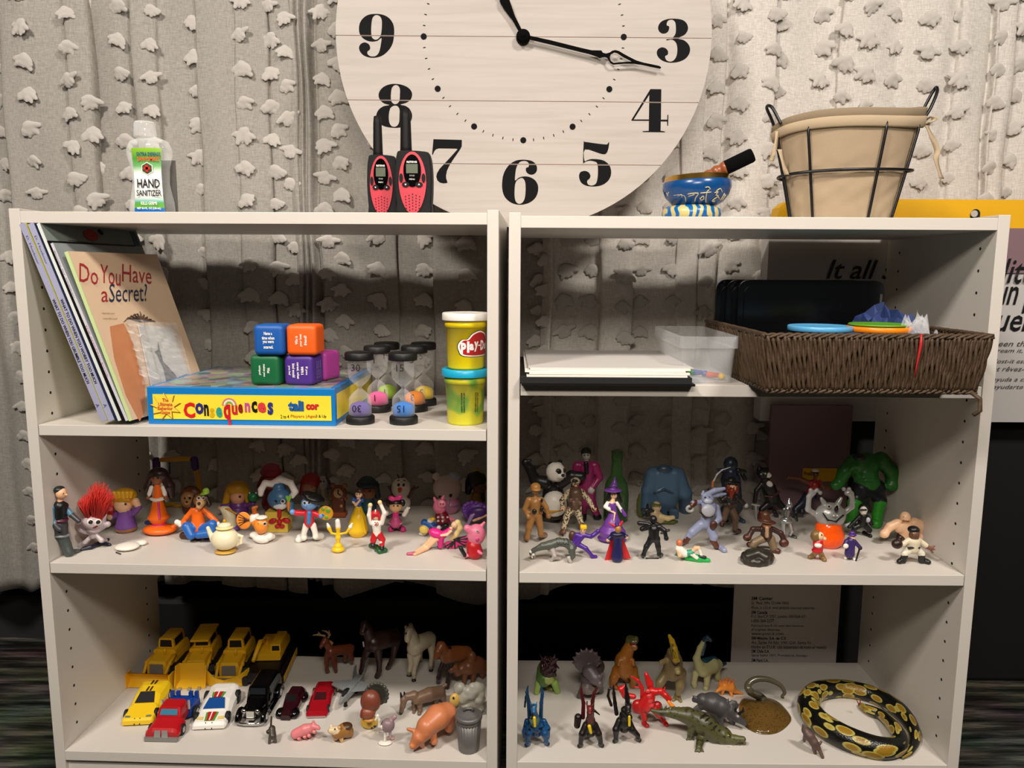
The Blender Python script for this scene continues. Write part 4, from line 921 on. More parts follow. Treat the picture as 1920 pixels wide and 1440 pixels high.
a = gc + GX * (Wd / 2 + .0004) + ZZ * gh * .5 + GY * gd * .5
mb = MB(); mb.box(a, (.0003, gd / 2 - .01, gh / 2 - .009), myl, GX, GY); mb.build('side_panel_print', root)
# foam cubes
cs = .0231
def cube(u, v, Y, z0, col, words, rot, label, side=None):
    c = atY(u, v, Y); c.z = z0 + cs; Xr = GX.copy(); Xr.rotate(Matrix.Rotation(rot, 3, 'Z')); Yr = ZZ.cross(Xr)
    root = tag(empty('foam_cube', c - ZZ * cs), label, 'foam cube', 'soft question cubes stacked on the game box')
    mb = MB(); bm = bmesh.new(); bmesh.ops.create_cube(bm, size=2 * cs); bmesh.ops.bevel(bm, geom=bm.edges[:], offset=.0075, segments=5, affect='EDGES', profile=.55)
    bm.verts.index_update(); mb.add([c + Xr * q.co.x + Yr * q.co.y + ZZ * q.co.z for q in bm.verts], [[q.index for q in f.verts] for f in bm.faces], mat(col, .5, bump=.12, bs=900), True); bm.free(); o = mb.build('cube_body', root)
    lines, vert = words; n = len(lines)
    for j, s_ in enumerate(lines):
        off = ((n - 1) / 2 - j) * .0068
        if not vert: text(s_, mwtx, c - Yr * (cs + .0004) + ZZ * off, Xr, ZZ, len(s_) * .0021, .0050, root, bold=.03)
        elif vert == 1: text(s_, mwtx, c - Yr * (cs + .0004) + Xr * off, -ZZ, Xr, len(s_) * .0021, .0044, root, bold=.03)
        else: text(s_, mwtx, c - Yr * (cs + .0004) - Xr * off, ZZ, -Xr, len(s_) * .0021, .0044, root, bold=.03)
    if side: 
        for j in range(3): text(side, mat('#c8b8d8', .6), c + Xr * (cs + .0004) + Yr * (.007 * (1 - j)), ZZ, -Yr, .026, .003, root)
zt = Z2 + gh + .0008
cube(507, 700, 1.185, zt, '#0b6238', (['What', 'makes you', 'unique?'], 1), -.05, 'green foam cube at the lower left of the stacked cubes')
cube(570.5, 700, 1.185, zt, '#4b2a86', (['If you', 'were a', 'cereal, what', 'kind would', 'you be?'], 1), -.10, 'purple foam cube in the lower row, beside the green cube', 'if you were')
cube(513, 640, 1.180, zt + 2 * cs, '#1257a8', (['Name a', 'time when', 'you were', 'scared.'], 0), 0, 'blue foam cube on top of the green cube')
cube(573.5, 640, 1.180, zt + 2 * cs, '#f06012', (['Who is', 'your best', 'friend?'], 2), -.02, 'orange foam cube on top of the purple cube')
cube(602, 700, 1.238, zt, '#a83a8e', (['What', 'is your', 'favorite'], 1), -.3, 'magenta foam cube half hidden behind the purple cube')
# sand timers
SAND = [(676, 790, '#6a5a9a', '30', 'purple'), (709, 776, '#e05a96', '1', 'pink'), (727, 764, '#9fc828', '1', 'green'), (757, 790, '#2f78c8', '15', 'blue'), (778, 775, '#f08a20', '3', 'orange'), (795, 764, '#f0cc20', '5', 'yellow')]
WHERE = {'purple': 'front left of the two rows', 'pink': 'behind the purple one', 'green': 'at the back of the left row', 'blue': 'front right of the two rows', 'orange': 'behind the blue one', 'yellow': 'at the back of the right row'}
mcap = mat('#0d0d0f', .5, bump=.1, name='black_cap')
for u_, v_, col, num, nm in SAND:
    g = atZ(u_, v_ - 5, Z2); g.y = max(g.y, UL.O.y + .03); hT = .109
    if v_ == 790: g = atY(u_, 790, 1.165); g.z = Z2
    root = tag(empty('sand_timer', g), 'small sand timer with black caps and %s sand, %s' % (nm, WHERE[nm]), 'sand timer', 'sand timers beside the game box')
    R0 = .0212
    for z_ in (0, hT - .012):
        MB().lathe(g + ZZ * z_, [(R0, 0), (R0 * 1.02, .002), (R0 * 1.02, .010), (R0 * .95, .012), (0, .012)], mcap, 12 * 3, flute=.012, nf=9).build('cap', root)
    mid = hT / 2; rb = .0172
    prof = [(rb, .012), (rb, .030), (rb * .93, .040), (rb * .5, mid - .006), (.0026, mid), (rb * .5, mid + .006), (rb * .93, hT - .040), (rb, hT - .030), (rb, hT - .012)]
    pp = smoothpoly(prof, 4, closed=False)
    MB().lathe(g, [(p.x, p.y) for p in pp], glass((1, 1, 1), .02, .04, 'clear_glass', .38), 32).build('glass_bulb', root)
    hs = .020 if nm != 'green' else .022
    MB().lathe(g + ZZ * .0122, [(rb * .95, 0), (rb * .95, hs * .55), (rb * .8, hs * .85), (rb * .4, hs), (0, hs * 1.08)], mat(col, .9, spec=.1, bump=.4, bs=1500), 28).build('sand', root)
    for z_, s_ in ((.088, 1), (.026, -1)):
        text(num, mtxt, g + V((-.002, -rb - .0006, z_ - .001)), XX * s_, ZZ * s_, None, .0105, root)
        for j in range(4): text('min', mat('#2a2a2c', .6), g + V((-.012, -rb * .75, z_ + .004 - j * .0024)), V((.8, -.6, 0)) , ZZ, .006, .0010, root) if nm in ('purple', 'blue') and s_ == 1 else None
# modelling-clay tubs
def tub(c, h, lidc, bodym, label, logo):
    root = tag(empty('modelling_clay_tub', c), label, 'tub', 'stacked modelling clay tubs')
    r = .0305
    MB().lathe(c, [(0, 0), (r * .86, 0), (r * .90, .003), (r * .985, h * .74), (r * 1.04, h * .745), (r * 1.05, h * .86)], bodym, 48).build('tub_body', root)
    MB().lathe(c, [(r * 1.16, h * .865), (r * 1.17, h * .875), (r * 1.165, h * .985), (r * 1.12, h), (r * .9, h), (r * .88, h * .99), (0, h * .99)], mat(lidc, .35), 48).build('lid', root)
    def wrap(me, z0, a0):
        n = len(me.vertices); co = np.empty(n * 3, 'f'); me.vertices.foreach_get('co', co); co = co.reshape(-1, 3); q = co.copy()
        rr_ = r * np.interp((co[:, 1] + z0) / h, [0, .74], [.89, .99]) + .0004 + co[:, 2]; a = a0 + co[:, 0] / r
        q[:, 0] = c.x + np.sin(a) * rr_; q[:, 1] = c.y - np.cos(a) * rr_; q[:, 2] = c.z + z0 + co[:, 1]; me.vertices.foreach_set('co', q.ravel()); me.update(); return link('label_print', me, root)
    def grid_shape(P, m, off):
        me = flat_shape('label_print', [P], m, Matrix.Translation((0, 0, off)), .0002, parent=False); bm = bmesh.new(); bm.from_mesh(me)
        for x in np.linspace(-.03, .04, 24): bmesh.ops.bisect_plane(bm, geom=bm.verts[:] + bm.edges[:] + bm.faces[:], plane_co=(x, 0, 0), plane_no=(1, 0, 0))
        bm.to_mesh(me); bm.free(); return me
    if logo:
        out = [(-.019, -.004), (-.020, .004), (-.014, .011), (-.006, .012), (.002, .020), (.014, .024), (.026, .020), (.034, .012), (.042, .008), (.043, -.006), (.036, -.012), (-.010, -.012)]
        P = [(p.x, p.y) for p in smoothpoly(out, 4)]
        for m_, sc2, off in ((mat('#1a1412', .5), 1.09, 0), (mat('#f4f2ea', .5), 1.04, .0003), (mat('#b01c1c', .4), .93, .0006)): wrap(grid_shape([((a - .011) * sc2 + .011, (b_ - .004) * sc2 + .004) for a, b_ in P], m_, off), h * .40, .36)
        for ch, x_, y_, w_, h_ in (('P', -.0125, -.001, .008, .017), ('l', -.0055, .001, .0035, .017), ('a', .0, .001, .007, .010), ('y', .0075, .0015, .0075, .015), ('-', .013, .003, .004, .002), ('D', .0195, .003, .008, .015), ('o', .028, .001, .007, .010), ('h', .0355, .001, .006, .015)):
            wrap(text(ch, mat('#f6f4ee', .45), (x_, y_, 0), XX, YY, w_, h_, False, bold=.05, thick=.0009), h * .40, .36)
    else:
        for j, (a_, s_) in enumerate(((-.12, 'MADE IN U.S.A. HASBRO'), (.0, 'NET WT. 4 OZ. CONTENTS'), (.62, 'PLAY-DOH COMPOUND'), (.74, 'AGES 2 AND UP NON-TOXIC'))):
            me = text(s_, mtxt, (0, 0, 0), V((0, -1, 0)), XX, .030, .0024, False, bold=.03, thick=.0003); wrap(me, h * .42, a_)
    return root
def patchy(c1, c2, sc_):
    m, t, b = nt('mottled_label'); tc = N(t, 'ShaderNodeTexCoord'); n = N(t, 'ShaderNodeTexVoronoi', Scale=sc_); n.feature = 'SMOOTH_F1'; t.links.new(tc.outputs['Object'], n.inputs['Vector'])
    rp = N(t, 'ShaderNodeValToRGB'); e = rp.color_ramp.elements; e[0].position = .45; e[0].color = (*lin(c1), 1); e[1].position = .6; e[1].color = (*lin(c2), 1)
    t.links.new(n.outputs['Distance'], rp.inputs[0]); t.links.new(rp.outputs[0], b.inputs['Base Color']); b.inputs['Roughness'].default_value = .35; return m
tc_ = atY(881, 790, 1.172); tc_.z = Z2; tc_.x = min(tc_.x, UL.p(UL.W - UL.t, .03, 0).x - .0362)
hP = .0845
tub(tc_, hP, '#1aa6cc', patchy('#d6d02a', '#7fb23a', 45), 'green mottled modelling clay tub with a blue lid, at the bottom', False)
tub(tc_ + V((.001, .0, hP)), hP, '#ece8df', mat('#f2d60e', .35, var=.06, vs=40), 'yellow modelling clay tub with a white lid and red logo, on top', True)
# ------------------------------------------------------------ upper right shelf
Z2R = ZR['s2']
# folder, paper
root = tag(empty('black_folder', (.14, 1.24, Z2R)), 'thin black folder lying under the stack of paper', 'folder')
def sl(x0, x1, y0, y1, z0, z1, m, name, par, rot=0, bev=0):
    c = V(((x0 + x1) / 2, (y0 + y1) / 2, (z0 + z1) / 2)); Xr = V((math.cos(rot), math.sin(rot), 0)); return MB().box(c, ((x1 - x0) / 2, (y1 - y0) / 2, (z1 - z0) / 2), m, Xr, ZZ.cross(Xr), bev=bev).build(name, par)
mk = mat('#08080a', .4)
sl(.0135, .262, 1.096, 1.375, Z2R + .0003, Z2R + .0035, mk, 'back_cover', root); sl(.012, .258, 1.100, 1.372, Z2R + .0036, Z2R + .0120, mat('#101012', .6), 'contents', root)
root = tag(empty('paper_stack', (.14, 1.24, Z2R + .0121)), 'stack of loose white drawing paper lying on the black folder', 'paper')
for j, (z_, dx, rt) in enumerate(((.0121, 0, 0), (.0155, .003, .006), (.0185, -.002, -.004), (.0212, .004, .008))):
    sl(.021 + dx, .252 + dx, 1.103 + .001 * j, 1.368, Z2R + z_, Z2R + z_ + .0029, mat('#e9e4da', .7), 'paper_sheaf', root, rt)
sl(.023, .262, 1.110, 1.366, Z2R + .0242, Z2R + .0248, mat('#cbc6c2', .6), 'cover_sheet', root, .004)
# clear tub with small toys
root = tag(empty('clear_tub', (.29, 1.235, Z2R)), 'small clear plastic tub holding a few tiny toys, beside the woven basket', 'tub')
gm = glass((.92, .95, .97), .12, .10, edge=.3)
def tray(x0, x1, y0, y1, z0, z1, tp, th, m, name, par, rc=.012, lip=0):
    def ring(ins, z):
        pts = []
        for cx, cy, a0 in ((x1 - ins - rc, y1 - ins - rc, 0), (x0 + ins + rc, y1 - ins - rc, 90), (x0 + ins + rc, y0 + ins + rc, 180), (x1 - ins - rc, y0 + ins + rc, 270)):
            for j in range(5):
                a = math.radians(a0 + j * 22.5); pts.append(V((cx + rc * math.cos(a), cy + rc * math.sin(a), z)))
        return pts
    rings = [ring(tp, z0), ring(tp * .9, z0 + .001)]
    if lip: rings += [ring(tp * .25 + lip, z1 - .018), ring(0, z1 - .0175)]
    rings += [ring(0, z1), ring(th, z1)]
    if lip: rings += [ring(th + .0002, z1 - .017), ring(tp * .25 + lip + th, z1 - .0185)]
    rings += [ring(tp + th, z0 + th)]
    vs = [p for r_ in rings for p in r_]; n = 20
    fs = [(j * n + i, j * n + (i + 1) % n, (j + 1) * n + (i + 1) % n, (j + 1) * n + i) for j in range(len(rings) - 1) for i in range(n)]
    fs += [tuple(range(n))[::-1], tuple((len(rings) - 1) * n + i for i in range(n))]
    return MB().add(vs, fs, m, False).build(name, par)
tray(.246, .3315, 1.122, 1.35, Z2R + .0005, .7395, .008, .0012, gm, 'tub_body', root, lip=.0015)
for (x, y, c, lab) in ((.283, 1.205, '#1f3a86', 'dark blue'), (.301, 1.175, '#c84820', 'red'), (.268, 1.22, '#1f8a3a', 'green')):
    r_ = tag(empty('tiny_toy', (x, y, Z2R + .002)), 'tiny %s plastic toy lying inside the clear tub' % lab, 'toy', 'tiny toys inside the clear tub')
    pr = [('c', np.array([x, y, Z2R + .007]), .005, np.array([x + .012, y - .012, Z2R + .008]), .0035, colr(c)), ('e', np.array([x + .015, y - .016, Z2R + .007]), np.array([.005, .005, .005]), np.eye(3), colr('y' if lab == 'red' else c))]
    link('toy_body', blob_mesh('toy_body', pr, .0012, .001, vmat()), r_)
# woven basket
BX0, BX1, BY0, BY1, BZ0, BZ1 = .3345, .634, 1.022, 1.335, Z2R + .0006, .7515
root = tag(empty('woven_basket', ((BX0 + BX1) / 2, 1.22, BZ0)), 'brown woven seagrass basket overhanging the upper right shelf', 'basket')
mrope = mat('#4c3b2b', .6, spec=.35, bump=1, bs=260, var=.5, vs=120, name='seagrass')
mb = MB(); inset = .010
def bpt(s_, t):   # s_ perimeter 0..4 , t height
    i = int(s_) % 4; f = s_ - int(s_); ins = inset * (1 - t)
    c = [V((BX0 + ins, BY0 + ins, 0)), V((BX1 - ins, BY0 + ins, 0)), V((BX1 - ins, BY1 - ins, 0)), V((BX0 + ins, BY1 - ins, 0))]
    p = c[i] * (1 - f) + c[(i + 1) % 4] * f; p.z = BZ0 + .004 + (BZ1 - BZ0 - .006) * t; return p
cm_ = [(BX0 + BX1) / 2, (BY0 + BY1) / 2]
for side, n in ((0, 44), (1, 40), (2, 40), (3, 44)):
    for j in range(n):
        s_ = side + (j + .5) / n; r2 = R_.uniform(.0019, .0026); ph = R_.uniform(0, 6); 
        for q in (0, math.pi):
            pts = []
            for m_ in range(11):
                t = m_ / 10; p = bpt(s_, t); a = t * 7 + ph + q; off = .0018
                tg = (bpt(side + .9, t) - bpt(side + .1, t)).normalized(); nn_ = tg.cross(ZZ)
                pts.append(p + tg * math.cos(a) * off + nn_ * math.sin(a) * off + nn_ * .002 * math.sin(t * 3.1))
            mb.tube(pts, r2, mrope, 5)
mb.build('woven_cords', root)['kind'] = 'stuff'
for nm, t, rr2 in (('top_braid', 1.0, .0032), ('bottom_braid', 0.0, .0030)):
    mb = MB()
    for q in (0, 2.1, 4.2):
        pts = []
        for i in range(360):
            s_ = i / 90; p = bpt(s_, t); a = i * .62 + q; side = int(s_) % 4; tg = (bpt(side + .9, t) - bpt(side + .1, t)).normalized(); nn_ = tg.cross(ZZ)
            pts.append(p + ZZ * math.sin(a) * .0022 + nn_ * math.cos(a) * .0022)
        mb.tube(pts, rr2 * .7, mrope, 5, closed=True)
    mb.build(nm, root)['kind'] = 'stuff'
mdk = mat('#1c1712', .9)
mb = MB(); i_ = inset + .003
for c, h_ in ((((BX0 + BX1) / 2, BY0 + i_, (BZ0 + BZ1) / 2), ((BX1 - BX0) / 2 - i_, .001, (BZ1 - BZ0) / 2 - .006)), (((BX0 + BX1) / 2, BY1 - i_, (BZ0 + BZ1) / 2), ((BX1 - BX0) / 2 - i_, .001, (BZ1 - BZ0) / 2 - .006)), ((BX0 + i_, (BY0 + BY1) / 2, (BZ0 + BZ1) / 2), (.001, (BY1 - BY0) / 2 - i_, (BZ1 - BZ0) / 2 - .006)), ((BX1 - i_, (BY0 + BY1) / 2, (BZ0 + BZ1) / 2), (.001, (BY1 - BY0) / 2 - i_, (BZ1 - BZ0) / 2 - .006)), (((BX0 + BX1) / 2, (BY0 + BY1) / 2, BZ0 + .002), ((BX1 - BX0) / 2 - i_, (BY1 - BY0) / 2 - i_, .0015))): mb.box(c, h_, mdk)
mb.build('inner_frame', root)
fx = .4545; MB().box((fx, BY0 - .003, .7125), (.0022, .0008, .034), mat('#8a1a1c', .5)).build('red_thread', root) if 0 else None
q = atY(1726, 645, BY0 - .004); MB().tube([q + V((0, 0, .014)), q + V((0, -.001, 0)), q + V((-.003, 0, -.03)), q + V((-.004, 0, -.045))], [.0012, .0022, .0011, .0008], mat('#b01c20', .5), 6).build('red_thread', root)
MB().tube([V((BX1 - .018, BY0 + .006, BZ0 + .004)), V((BX1 - .010, BY0 - .002, BZ0 - .004)), V((BX1 - .008, BY0 - .001, BZ0 - .020)), V((BX1 - .016, BY0, BZ0 - .026))], .003, mrope, 7).build('loose_strand', root)
# black trays standing in the basket
mtr = mat('#15171a', .18, name='black_tray_plastic')
for j, (u0, u1, v0, Y) in enumerate(((1344, 1620, 524, 1.318), (1364, 1640, 525, 1.300), (1386, 1661, 525, 1.278))):
    a = atY(u0, v0, Y); b = atY(u1, v0, Y); z0 = BZ0 + .005; w_ = b.x - a.x; hh_ = a.z - z0
    root = tag(empty('black_tray', ((a.x + b.x) / 2, Y, z0)), ['glossy black lidded tray standing in the basket, rearmost of three', 'glossy black lidded tray standing in the basket, middle of three', 'glossy black lidded tray standing in the basket, nearest of three'][j], 'tray', 'black trays standing in the woven basket')
    def rr4(ins, r): 
        pts = []
        for cx, cz, a0 in ((w_ - ins - r, hh_ - ins - r, 0), (ins + r, hh_ - ins - r, 90), (ins + r, ins + r, 180), (w_ - ins - r, ins + r, 270)):
            for m_ in range(6): t = math.radians(a0 + 18 * m_); pts.append((cx + r * math.cos(t), cz + r * math.sin(t)))
        return pts
    MB().prism(rr4(0, .016), mtr, V((a.x, Y + .006, z0)), XX, ZZ, .006).build('tray_rim', root)
    MB().prism(rr4(.009, .014), mtr, V((a.x, Y + .013, z0)), XX, ZZ, .016).build('tray_body', root)
    if j == 2:
        o_ = V((a.x, Y - .0004, z0)); R1 = hh_ * 1.0
        MB().tube([o_ + V((.045 + R1 * (1 - math.cos(t)), 0, .02 + R1 * .8 * math.sin(t))) for t in [.1 + i * .09 for i in range(14)]], .0006, mat('#4a4d50', .2), 5).build('moulded_line', root)
        MB().box(V((b.x - .014, Y + .0, z0 + hh_ * .45)), (.010, .0006, hh_ * .40), mat('#6a6460', .3)).build('paper_slip', root)
# lids in the basket
def lid(x, y, z, r, c, label, h_=.007):
    root = tag(empty('round_lid', (x, y, z)), label, 'lid', 'round plastic lids in the woven basket')
    MB().lathe(V((x, y, z)), [(r * .96, 0), (r, .001), (r, h_), (r * .97, h_ + .001), (r * .9, h_), (0, h_)], mat(c, .35), 48).build('lid_body', root)
a = atY(1545, 618, 1.09); lid(a.x, 1.105, a.z - .003, .044, '#5aa8d8', 'light blue round lid peeking over the basket rim')
a = atY(1657, 618, 1.08); lid(a.x, 1.095, a.z - .004, .043, '#f08a14', 'orange round lid lying under the green lid', .007)
lid(a.x + .002, 1.101, a.z + .0042, .040, '#5a9a1e', 'green round lid lying on the orange lid', .002)
# blue pouch and clear bag
rr = random.Random(3)
def crumple(name, label, cat, cx, cy, z0, rx, ry, hz, m, seed, part):
    root = tag(empty(name, (cx, cy, z0)), label, cat); rr = random.Random(seed); vs = []; n1, n2 = 22, 9
    for j in range(n2 + 1):
        for i in range(n1):
            t = j / n2; a = 2 * math.pi * i / n1; q = math.cos(t * math.pi / 2); j_ = 1 + rr.uniform(-.16, .16) * (t > 0)
            vs.append((cx + rx * q * math.cos(a) * j_, cy + ry * q * math.sin(a) * j_, z0 + hz * math.sin(t * math.pi / 2) * (1 + rr.uniform(-.2, .2)) ))
    MB().add(vs, [(j * n1 + i, j * n1 + (i + 1) % n1, (j + 1) * n1 + (i + 1) % n1, (j + 1) * n1 + i) for j in range(n2) for i in range(n1)], m, False).build(part, root)
crumple('fabric_pouch', 'dark blue folded fabric pouch at the right end of the basket', 'pouch', .568, 1.19, BZ0 + .006, .062, .10, .094, mat('#1f3264', .7, bump=.3, bs=200), 11, 'folded_cloth')
crumple('plastic_bag', 'crinkled clear plastic bag in front of the blue pouch', 'bag', .560, 1.075, BZ0 + .006, .045, .03, .090, glass((.9, .92, .95), .08, .14), 12, 'crinkled_film')
# ------------------------------------------------------------ toy figures: shared builders
def L_(pts, c): return ('l', pts, c)
def B_(u, v, d, r, c, ry=None, rz=None, rot=0): return ('e', (u, v, d), (r, ry or r, rz or r), rot, c)
def X_b(u, v, d, hx, hy, hz, c, rot=0, rd=1): return ('b', (u, v, d), (hx, hy, hz), rot, rd, c)
def eyes(u, v, r, c='k', gap=.36, sz=.14, up=-.05, f=.94, white=False):
    out = []
    for s_ in (-1, 1):
        if white: out.append(B_(u + s_ * gap * r, v + up * r, -r * f * .86, r * sz * 1.9, ('w')))
        out.append(B_(u + s_ * gap * r, v + up * r, -r * (f + (.14 if white else 0)), r * sz, c))
    return out
def smile(u, v, r, c='dr'): return [L_([(u - r * .3, v + r * .38, -r * .84, r * .07), (u, v + r * .48, -r * .84, r * .08), (u + r * .3, v + r * .38, -r * .84, r * .07)], c)]
def hum(H, S, P, A1, A2, L1, L2, sk='sk', top='w', slv=None, hand=None, pant='b', boot='k', ar=3, lr=4, fx=0, face=1, toe=4, sh=1, nose=1):
    """standing or moving doll: head (u,v,r,dy), chest (u,v,halfwidth,dy), pelvis, two arms [elbow, hand], two legs [knee, foot]"""
    slv = slv or top; hand = hand or sk
    hd = H[3] if len(H) > 3 else 0; sd_ = S[3] if len(S) > 3 else 0; pd = P[3] if len(P) > 3 else 0
    o = [B_(H[0], H[1], hd, H[2] * .92, sk, H[2], H[2] * 1.06), L_([(H[0], H[1] + H[2] * .7, hd, H[2] * .4), (S[0], S[1], sd_, H[2] * .45)], sk)]
    o.append(L_([(S[0], S[1] + S[2] * .35, sd_, S[2] * .78), (P[0], P[1], pd, P[2] * .85)], top))
    o.append(L_([(S[0] - S[2] * .72, S[1], sd_, S[2] * .36), (S[0] + S[2] * .72, S[1], sd_, S[2] * .36)], top))
    o.append(L_([(P[0] - P[2] * .45, P[1] + P[2] * .2, pd, P[2] * .62), (P[0] + P[2] * .45, P[1] + P[2] * .2, pd, P[2] * .62)], pant))
    for sg, A in ((-1, A1), (1, A2)):
        if not A: continue
        s0 = (S[0] + sg * S[2] * .85 * sh, S[1] + .5, sd_, ar * 1.15); e_, h_ = A[0], A[-1]
        o.append(L_([s0, (*e_, ar)], slv)); o.append(L_([(*e_, ar * .95), (*h_, ar * .75)], slv if len(A) < 3 else sk))
        o.append(B_(h_[0] + (h_[0] - e_[0]) * .12, h_[1] + (h_[1] - e_[1]) * .12, h_[2], ar * 1.0, hand))
    for sg, Lg in ((-1, L1), (1, L2)):
        if not Lg: continue
        k_, f_ = Lg[0], Lg[-1]
        o.append(L_([(P[0] + sg * P[2] * .5, P[1] + P[2] * .3, pd, lr * 1.2), (*k_, lr), (f_[0], f_[1] - lr * 1.2, k_[2] if f_[2] == 'g' else f_[2], lr * .75)], pant))
        dx = f_[3] if len(f_) > 3 else 0
        o.append(L_([(f_[0], f_[1] - lr * .9, (k_[2] if f_[2] == 'g' else f_[2]), lr * .85), (f_[0] + dx, f_[1] - .5, 'g' if f_[2] == 'g' else f_[2] - toe, lr * .8)], boot))
    if face:
        r = H[2]; u, v = H[0] + fx, H[1]
        for q in eyes(u, v, r): o.append((q[0], (q[1][0], q[1][1], q[1][2] + hd), *q[2:]))
        if nose: o.append(B_(u, v + r * .15, hd - r * .98, r * .12, sk))
        o.append(L_([(u - r * .22, v + r * .45, hd - r * .8, r * .07), (u + r * .22, v + r * .45, hd - r * .8, r * .07)], 'dr'))
    return o
Z3, Z4 = ZL['s3'], ZL['s4']; Z3R, Z4R = ZR['s3'], ZR['s4']
GL = 'small toy figures on the middle left shelf'; GR = 'small toy figures on the middle right shelf'
GA = 'toy animals on the bottom left shelf'; GV = 'toy vehicles on the bottom left shelf'; GD = 'toy reptiles on the bottom right shelf'
mg = vmat(.28)
# ------------------------------------------------------------ middle left shelf
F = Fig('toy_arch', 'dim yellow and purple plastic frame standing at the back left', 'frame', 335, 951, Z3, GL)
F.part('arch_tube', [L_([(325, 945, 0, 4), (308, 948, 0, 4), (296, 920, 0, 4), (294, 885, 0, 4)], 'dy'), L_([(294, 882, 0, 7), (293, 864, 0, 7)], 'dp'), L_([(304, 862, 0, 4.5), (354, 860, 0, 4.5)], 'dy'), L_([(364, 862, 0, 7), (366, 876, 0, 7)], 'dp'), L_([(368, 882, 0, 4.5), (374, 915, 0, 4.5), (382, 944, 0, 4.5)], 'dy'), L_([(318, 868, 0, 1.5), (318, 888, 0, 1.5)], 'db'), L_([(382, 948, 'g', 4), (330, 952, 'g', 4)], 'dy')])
F = Fig('action_figure', 'man figure in a black tunic and blue sleeves leaning on the side panel', 'figure', 131, 1042, Z3, GL)
F.part('body', [B_(115, 925, 0, 9.5, 'sk', 10, 11), L_([(113, 934, 0, 4.5), (112, 945, 0, 5)], 'sk'), L_([(112, 950, 0, 12), (114, 985, 2, 12)], 'k'), L_([(102, 946, -2, 6), (122, 948, 4, 6)], 'k'), B_(114, 975, 0, 13, '#5a1030', 13, 4), L_([(112, 985, 0, 13), (112, 1000, 0, 14)], 'dg'), B_(113, 1002, 0, 17, 'g', 15, 3.5, 8), L_([(99, 952, -8, 6), (97, 973, -10, 5.5), (104, 987, -12, 5)], '#4f7f9a'), L_([(103, 985, -12, 5.5), (112, 993, -14, 4.5)], 'dg'), L_([(124, 953, 8, 5), (134, 965, 6, 5)], '#4f7f9a'), L_([(134, 965, 6, 5), (148, 977, 0, 4.2)], 'dg'), L_([(114, 1000, 0, 11), (124, 1022, 0, 9), (129, 1037, -2, 9)], '#454c4a'), L_([(131, 1041, 'g', 6), (147, 1036, 'g', 4)], '#454c4a'), B_(119, 925, -9, 1.3, 'k'), B_(125, 928, -1, 2, 'sk')])
F.part('hair', [B_(111, 918, 1, 9.5, '#20262a', 10.5, 7), L_([(105, 922, 2, 4), (103, 930, 3, 3)], '#20262a')])
F = Fig('troll_doll', 'silver-skinned doll with upright bright red fluffy hair', 'doll', 172, 1028, Z3, GL)
F.part('body', [B_(177, 979, 0, 21, '#b9a8ac', 17, 14), B_(176, 993, 0, 13, '#b9a8ac', 11, 7), L_([(158, 976, 2, 5), (149, 980, 2, 4), (146, 975, 2, 2)], '#b9a8ac'), L_([(194, 972, 2, 5), (199, 964, 2, 2)], '#b9a8ac'), L_([(174, 996, 0, 5), (174, 1005, 0, 6)], '#b9a8ac'), L_([(170, 1000, 0, 3.5), (160, 998, -2, 3.5), (152, 994, -3, 5)], '#b9a8ac'), L_([(180, 998, 0, 3.5), (194, 988, -2, 3.5), (202, 983, -3, 5.5)], '#b9a8ac'), L_([(171, 1006, 0, 4), (160, 1017, 0, 4.5), (152, 1026, 'g', 5)], '#c9bcc0'), L_([(181, 1004, 0, 4), (190, 1013, 0, 4.5), (197, 1018, 'g', 5)], '#c9bcc0')] + eyes(177, 979, 17, 'k', .42, .19, 0, .84, True) + smile(177, 981, 17) + [B_(178, 985, -17, 2, '#b9a8ac')], vmat(.25))
mh = mat('#c8281e', .7, name='red_hair'); mb = MB(); rr = random.Random(4)
for i in range(230):
    a = rr.uniform(-1, 1); b = rr.uniform(-1, 1); p0 = F.P((177 + a * 14, 970 + abs(a) * 4, b * 9)); t = F.P((174 + a * 32 + rr.uniform(-12, 10) + 8, 928 - 28 * (1 - abs(a - .25)) * rr.uniform(.5, 1.1) + 12 * abs(a), b * 22))
    m = (np.array(p0) + t) / 2 + np.array([rr.uniform(-.004, .004), rr.uniform(-.004, .004), .004]); mb.tube([p0, m, t], [.0011, .0009, .0003], mh, 4)
mb.build('fluffy_hair', F.obj)['kind'] = 'stuff'
F = Fig('toddler_doll', 'chunky blond doll in a purple dress holding a red book', 'doll', 235, 997, Z3, GL)
F.part('body', [B_(236, 992, 0, 20, '#a8703c', 17, 8), L_([(236, 984, 0, 18), (235, 962, 0, 13)], '#7a4f9c'), B_(236, 986, 0, 20, '#7a4f9c', 18, 5), B_(231, 946, -2, 16, 'sk2', 15, 15), L_([(250, 962, 0, 6), (260, 951, 0, 6)], '#7a4f9c'), L_([(259, 948, 0, 5.5), (254, 940, -1, 7)], 'sk2'), L_([(221, 962, 0, 6), (210, 970, -4, 6)], '#7a4f9c'), B_(207, 969, -6, 6, 'sk2')] + eyes(230, 946, 15, '#3a2418', .38, .13) + smile(230, 944, 15))
F.part('hair', [B_(233, 930, 2, 23, 'dy', 19, 15), B_(216, 944, 2, 8, 'dy', 10, 11), B_(248, 940, 4, 9, 'dy', 10, 10)] + [L_([(214 + i * 8, 924, -13, 4), (217 + i * 7, 932, -15, 3)], '#e0aa20') for i in range(5)], k=3)
F.part('book', [X_b(205, 955, -6, 8.5, 3, 10, 'r', 10), B_(206, 954, -9.5, 4, '#f08080', 1, 4)])
F = Fig('spinning_doll', 'dark-haired doll in orange on an orange disc base', 'doll', 300, 1000, Z3, GL)
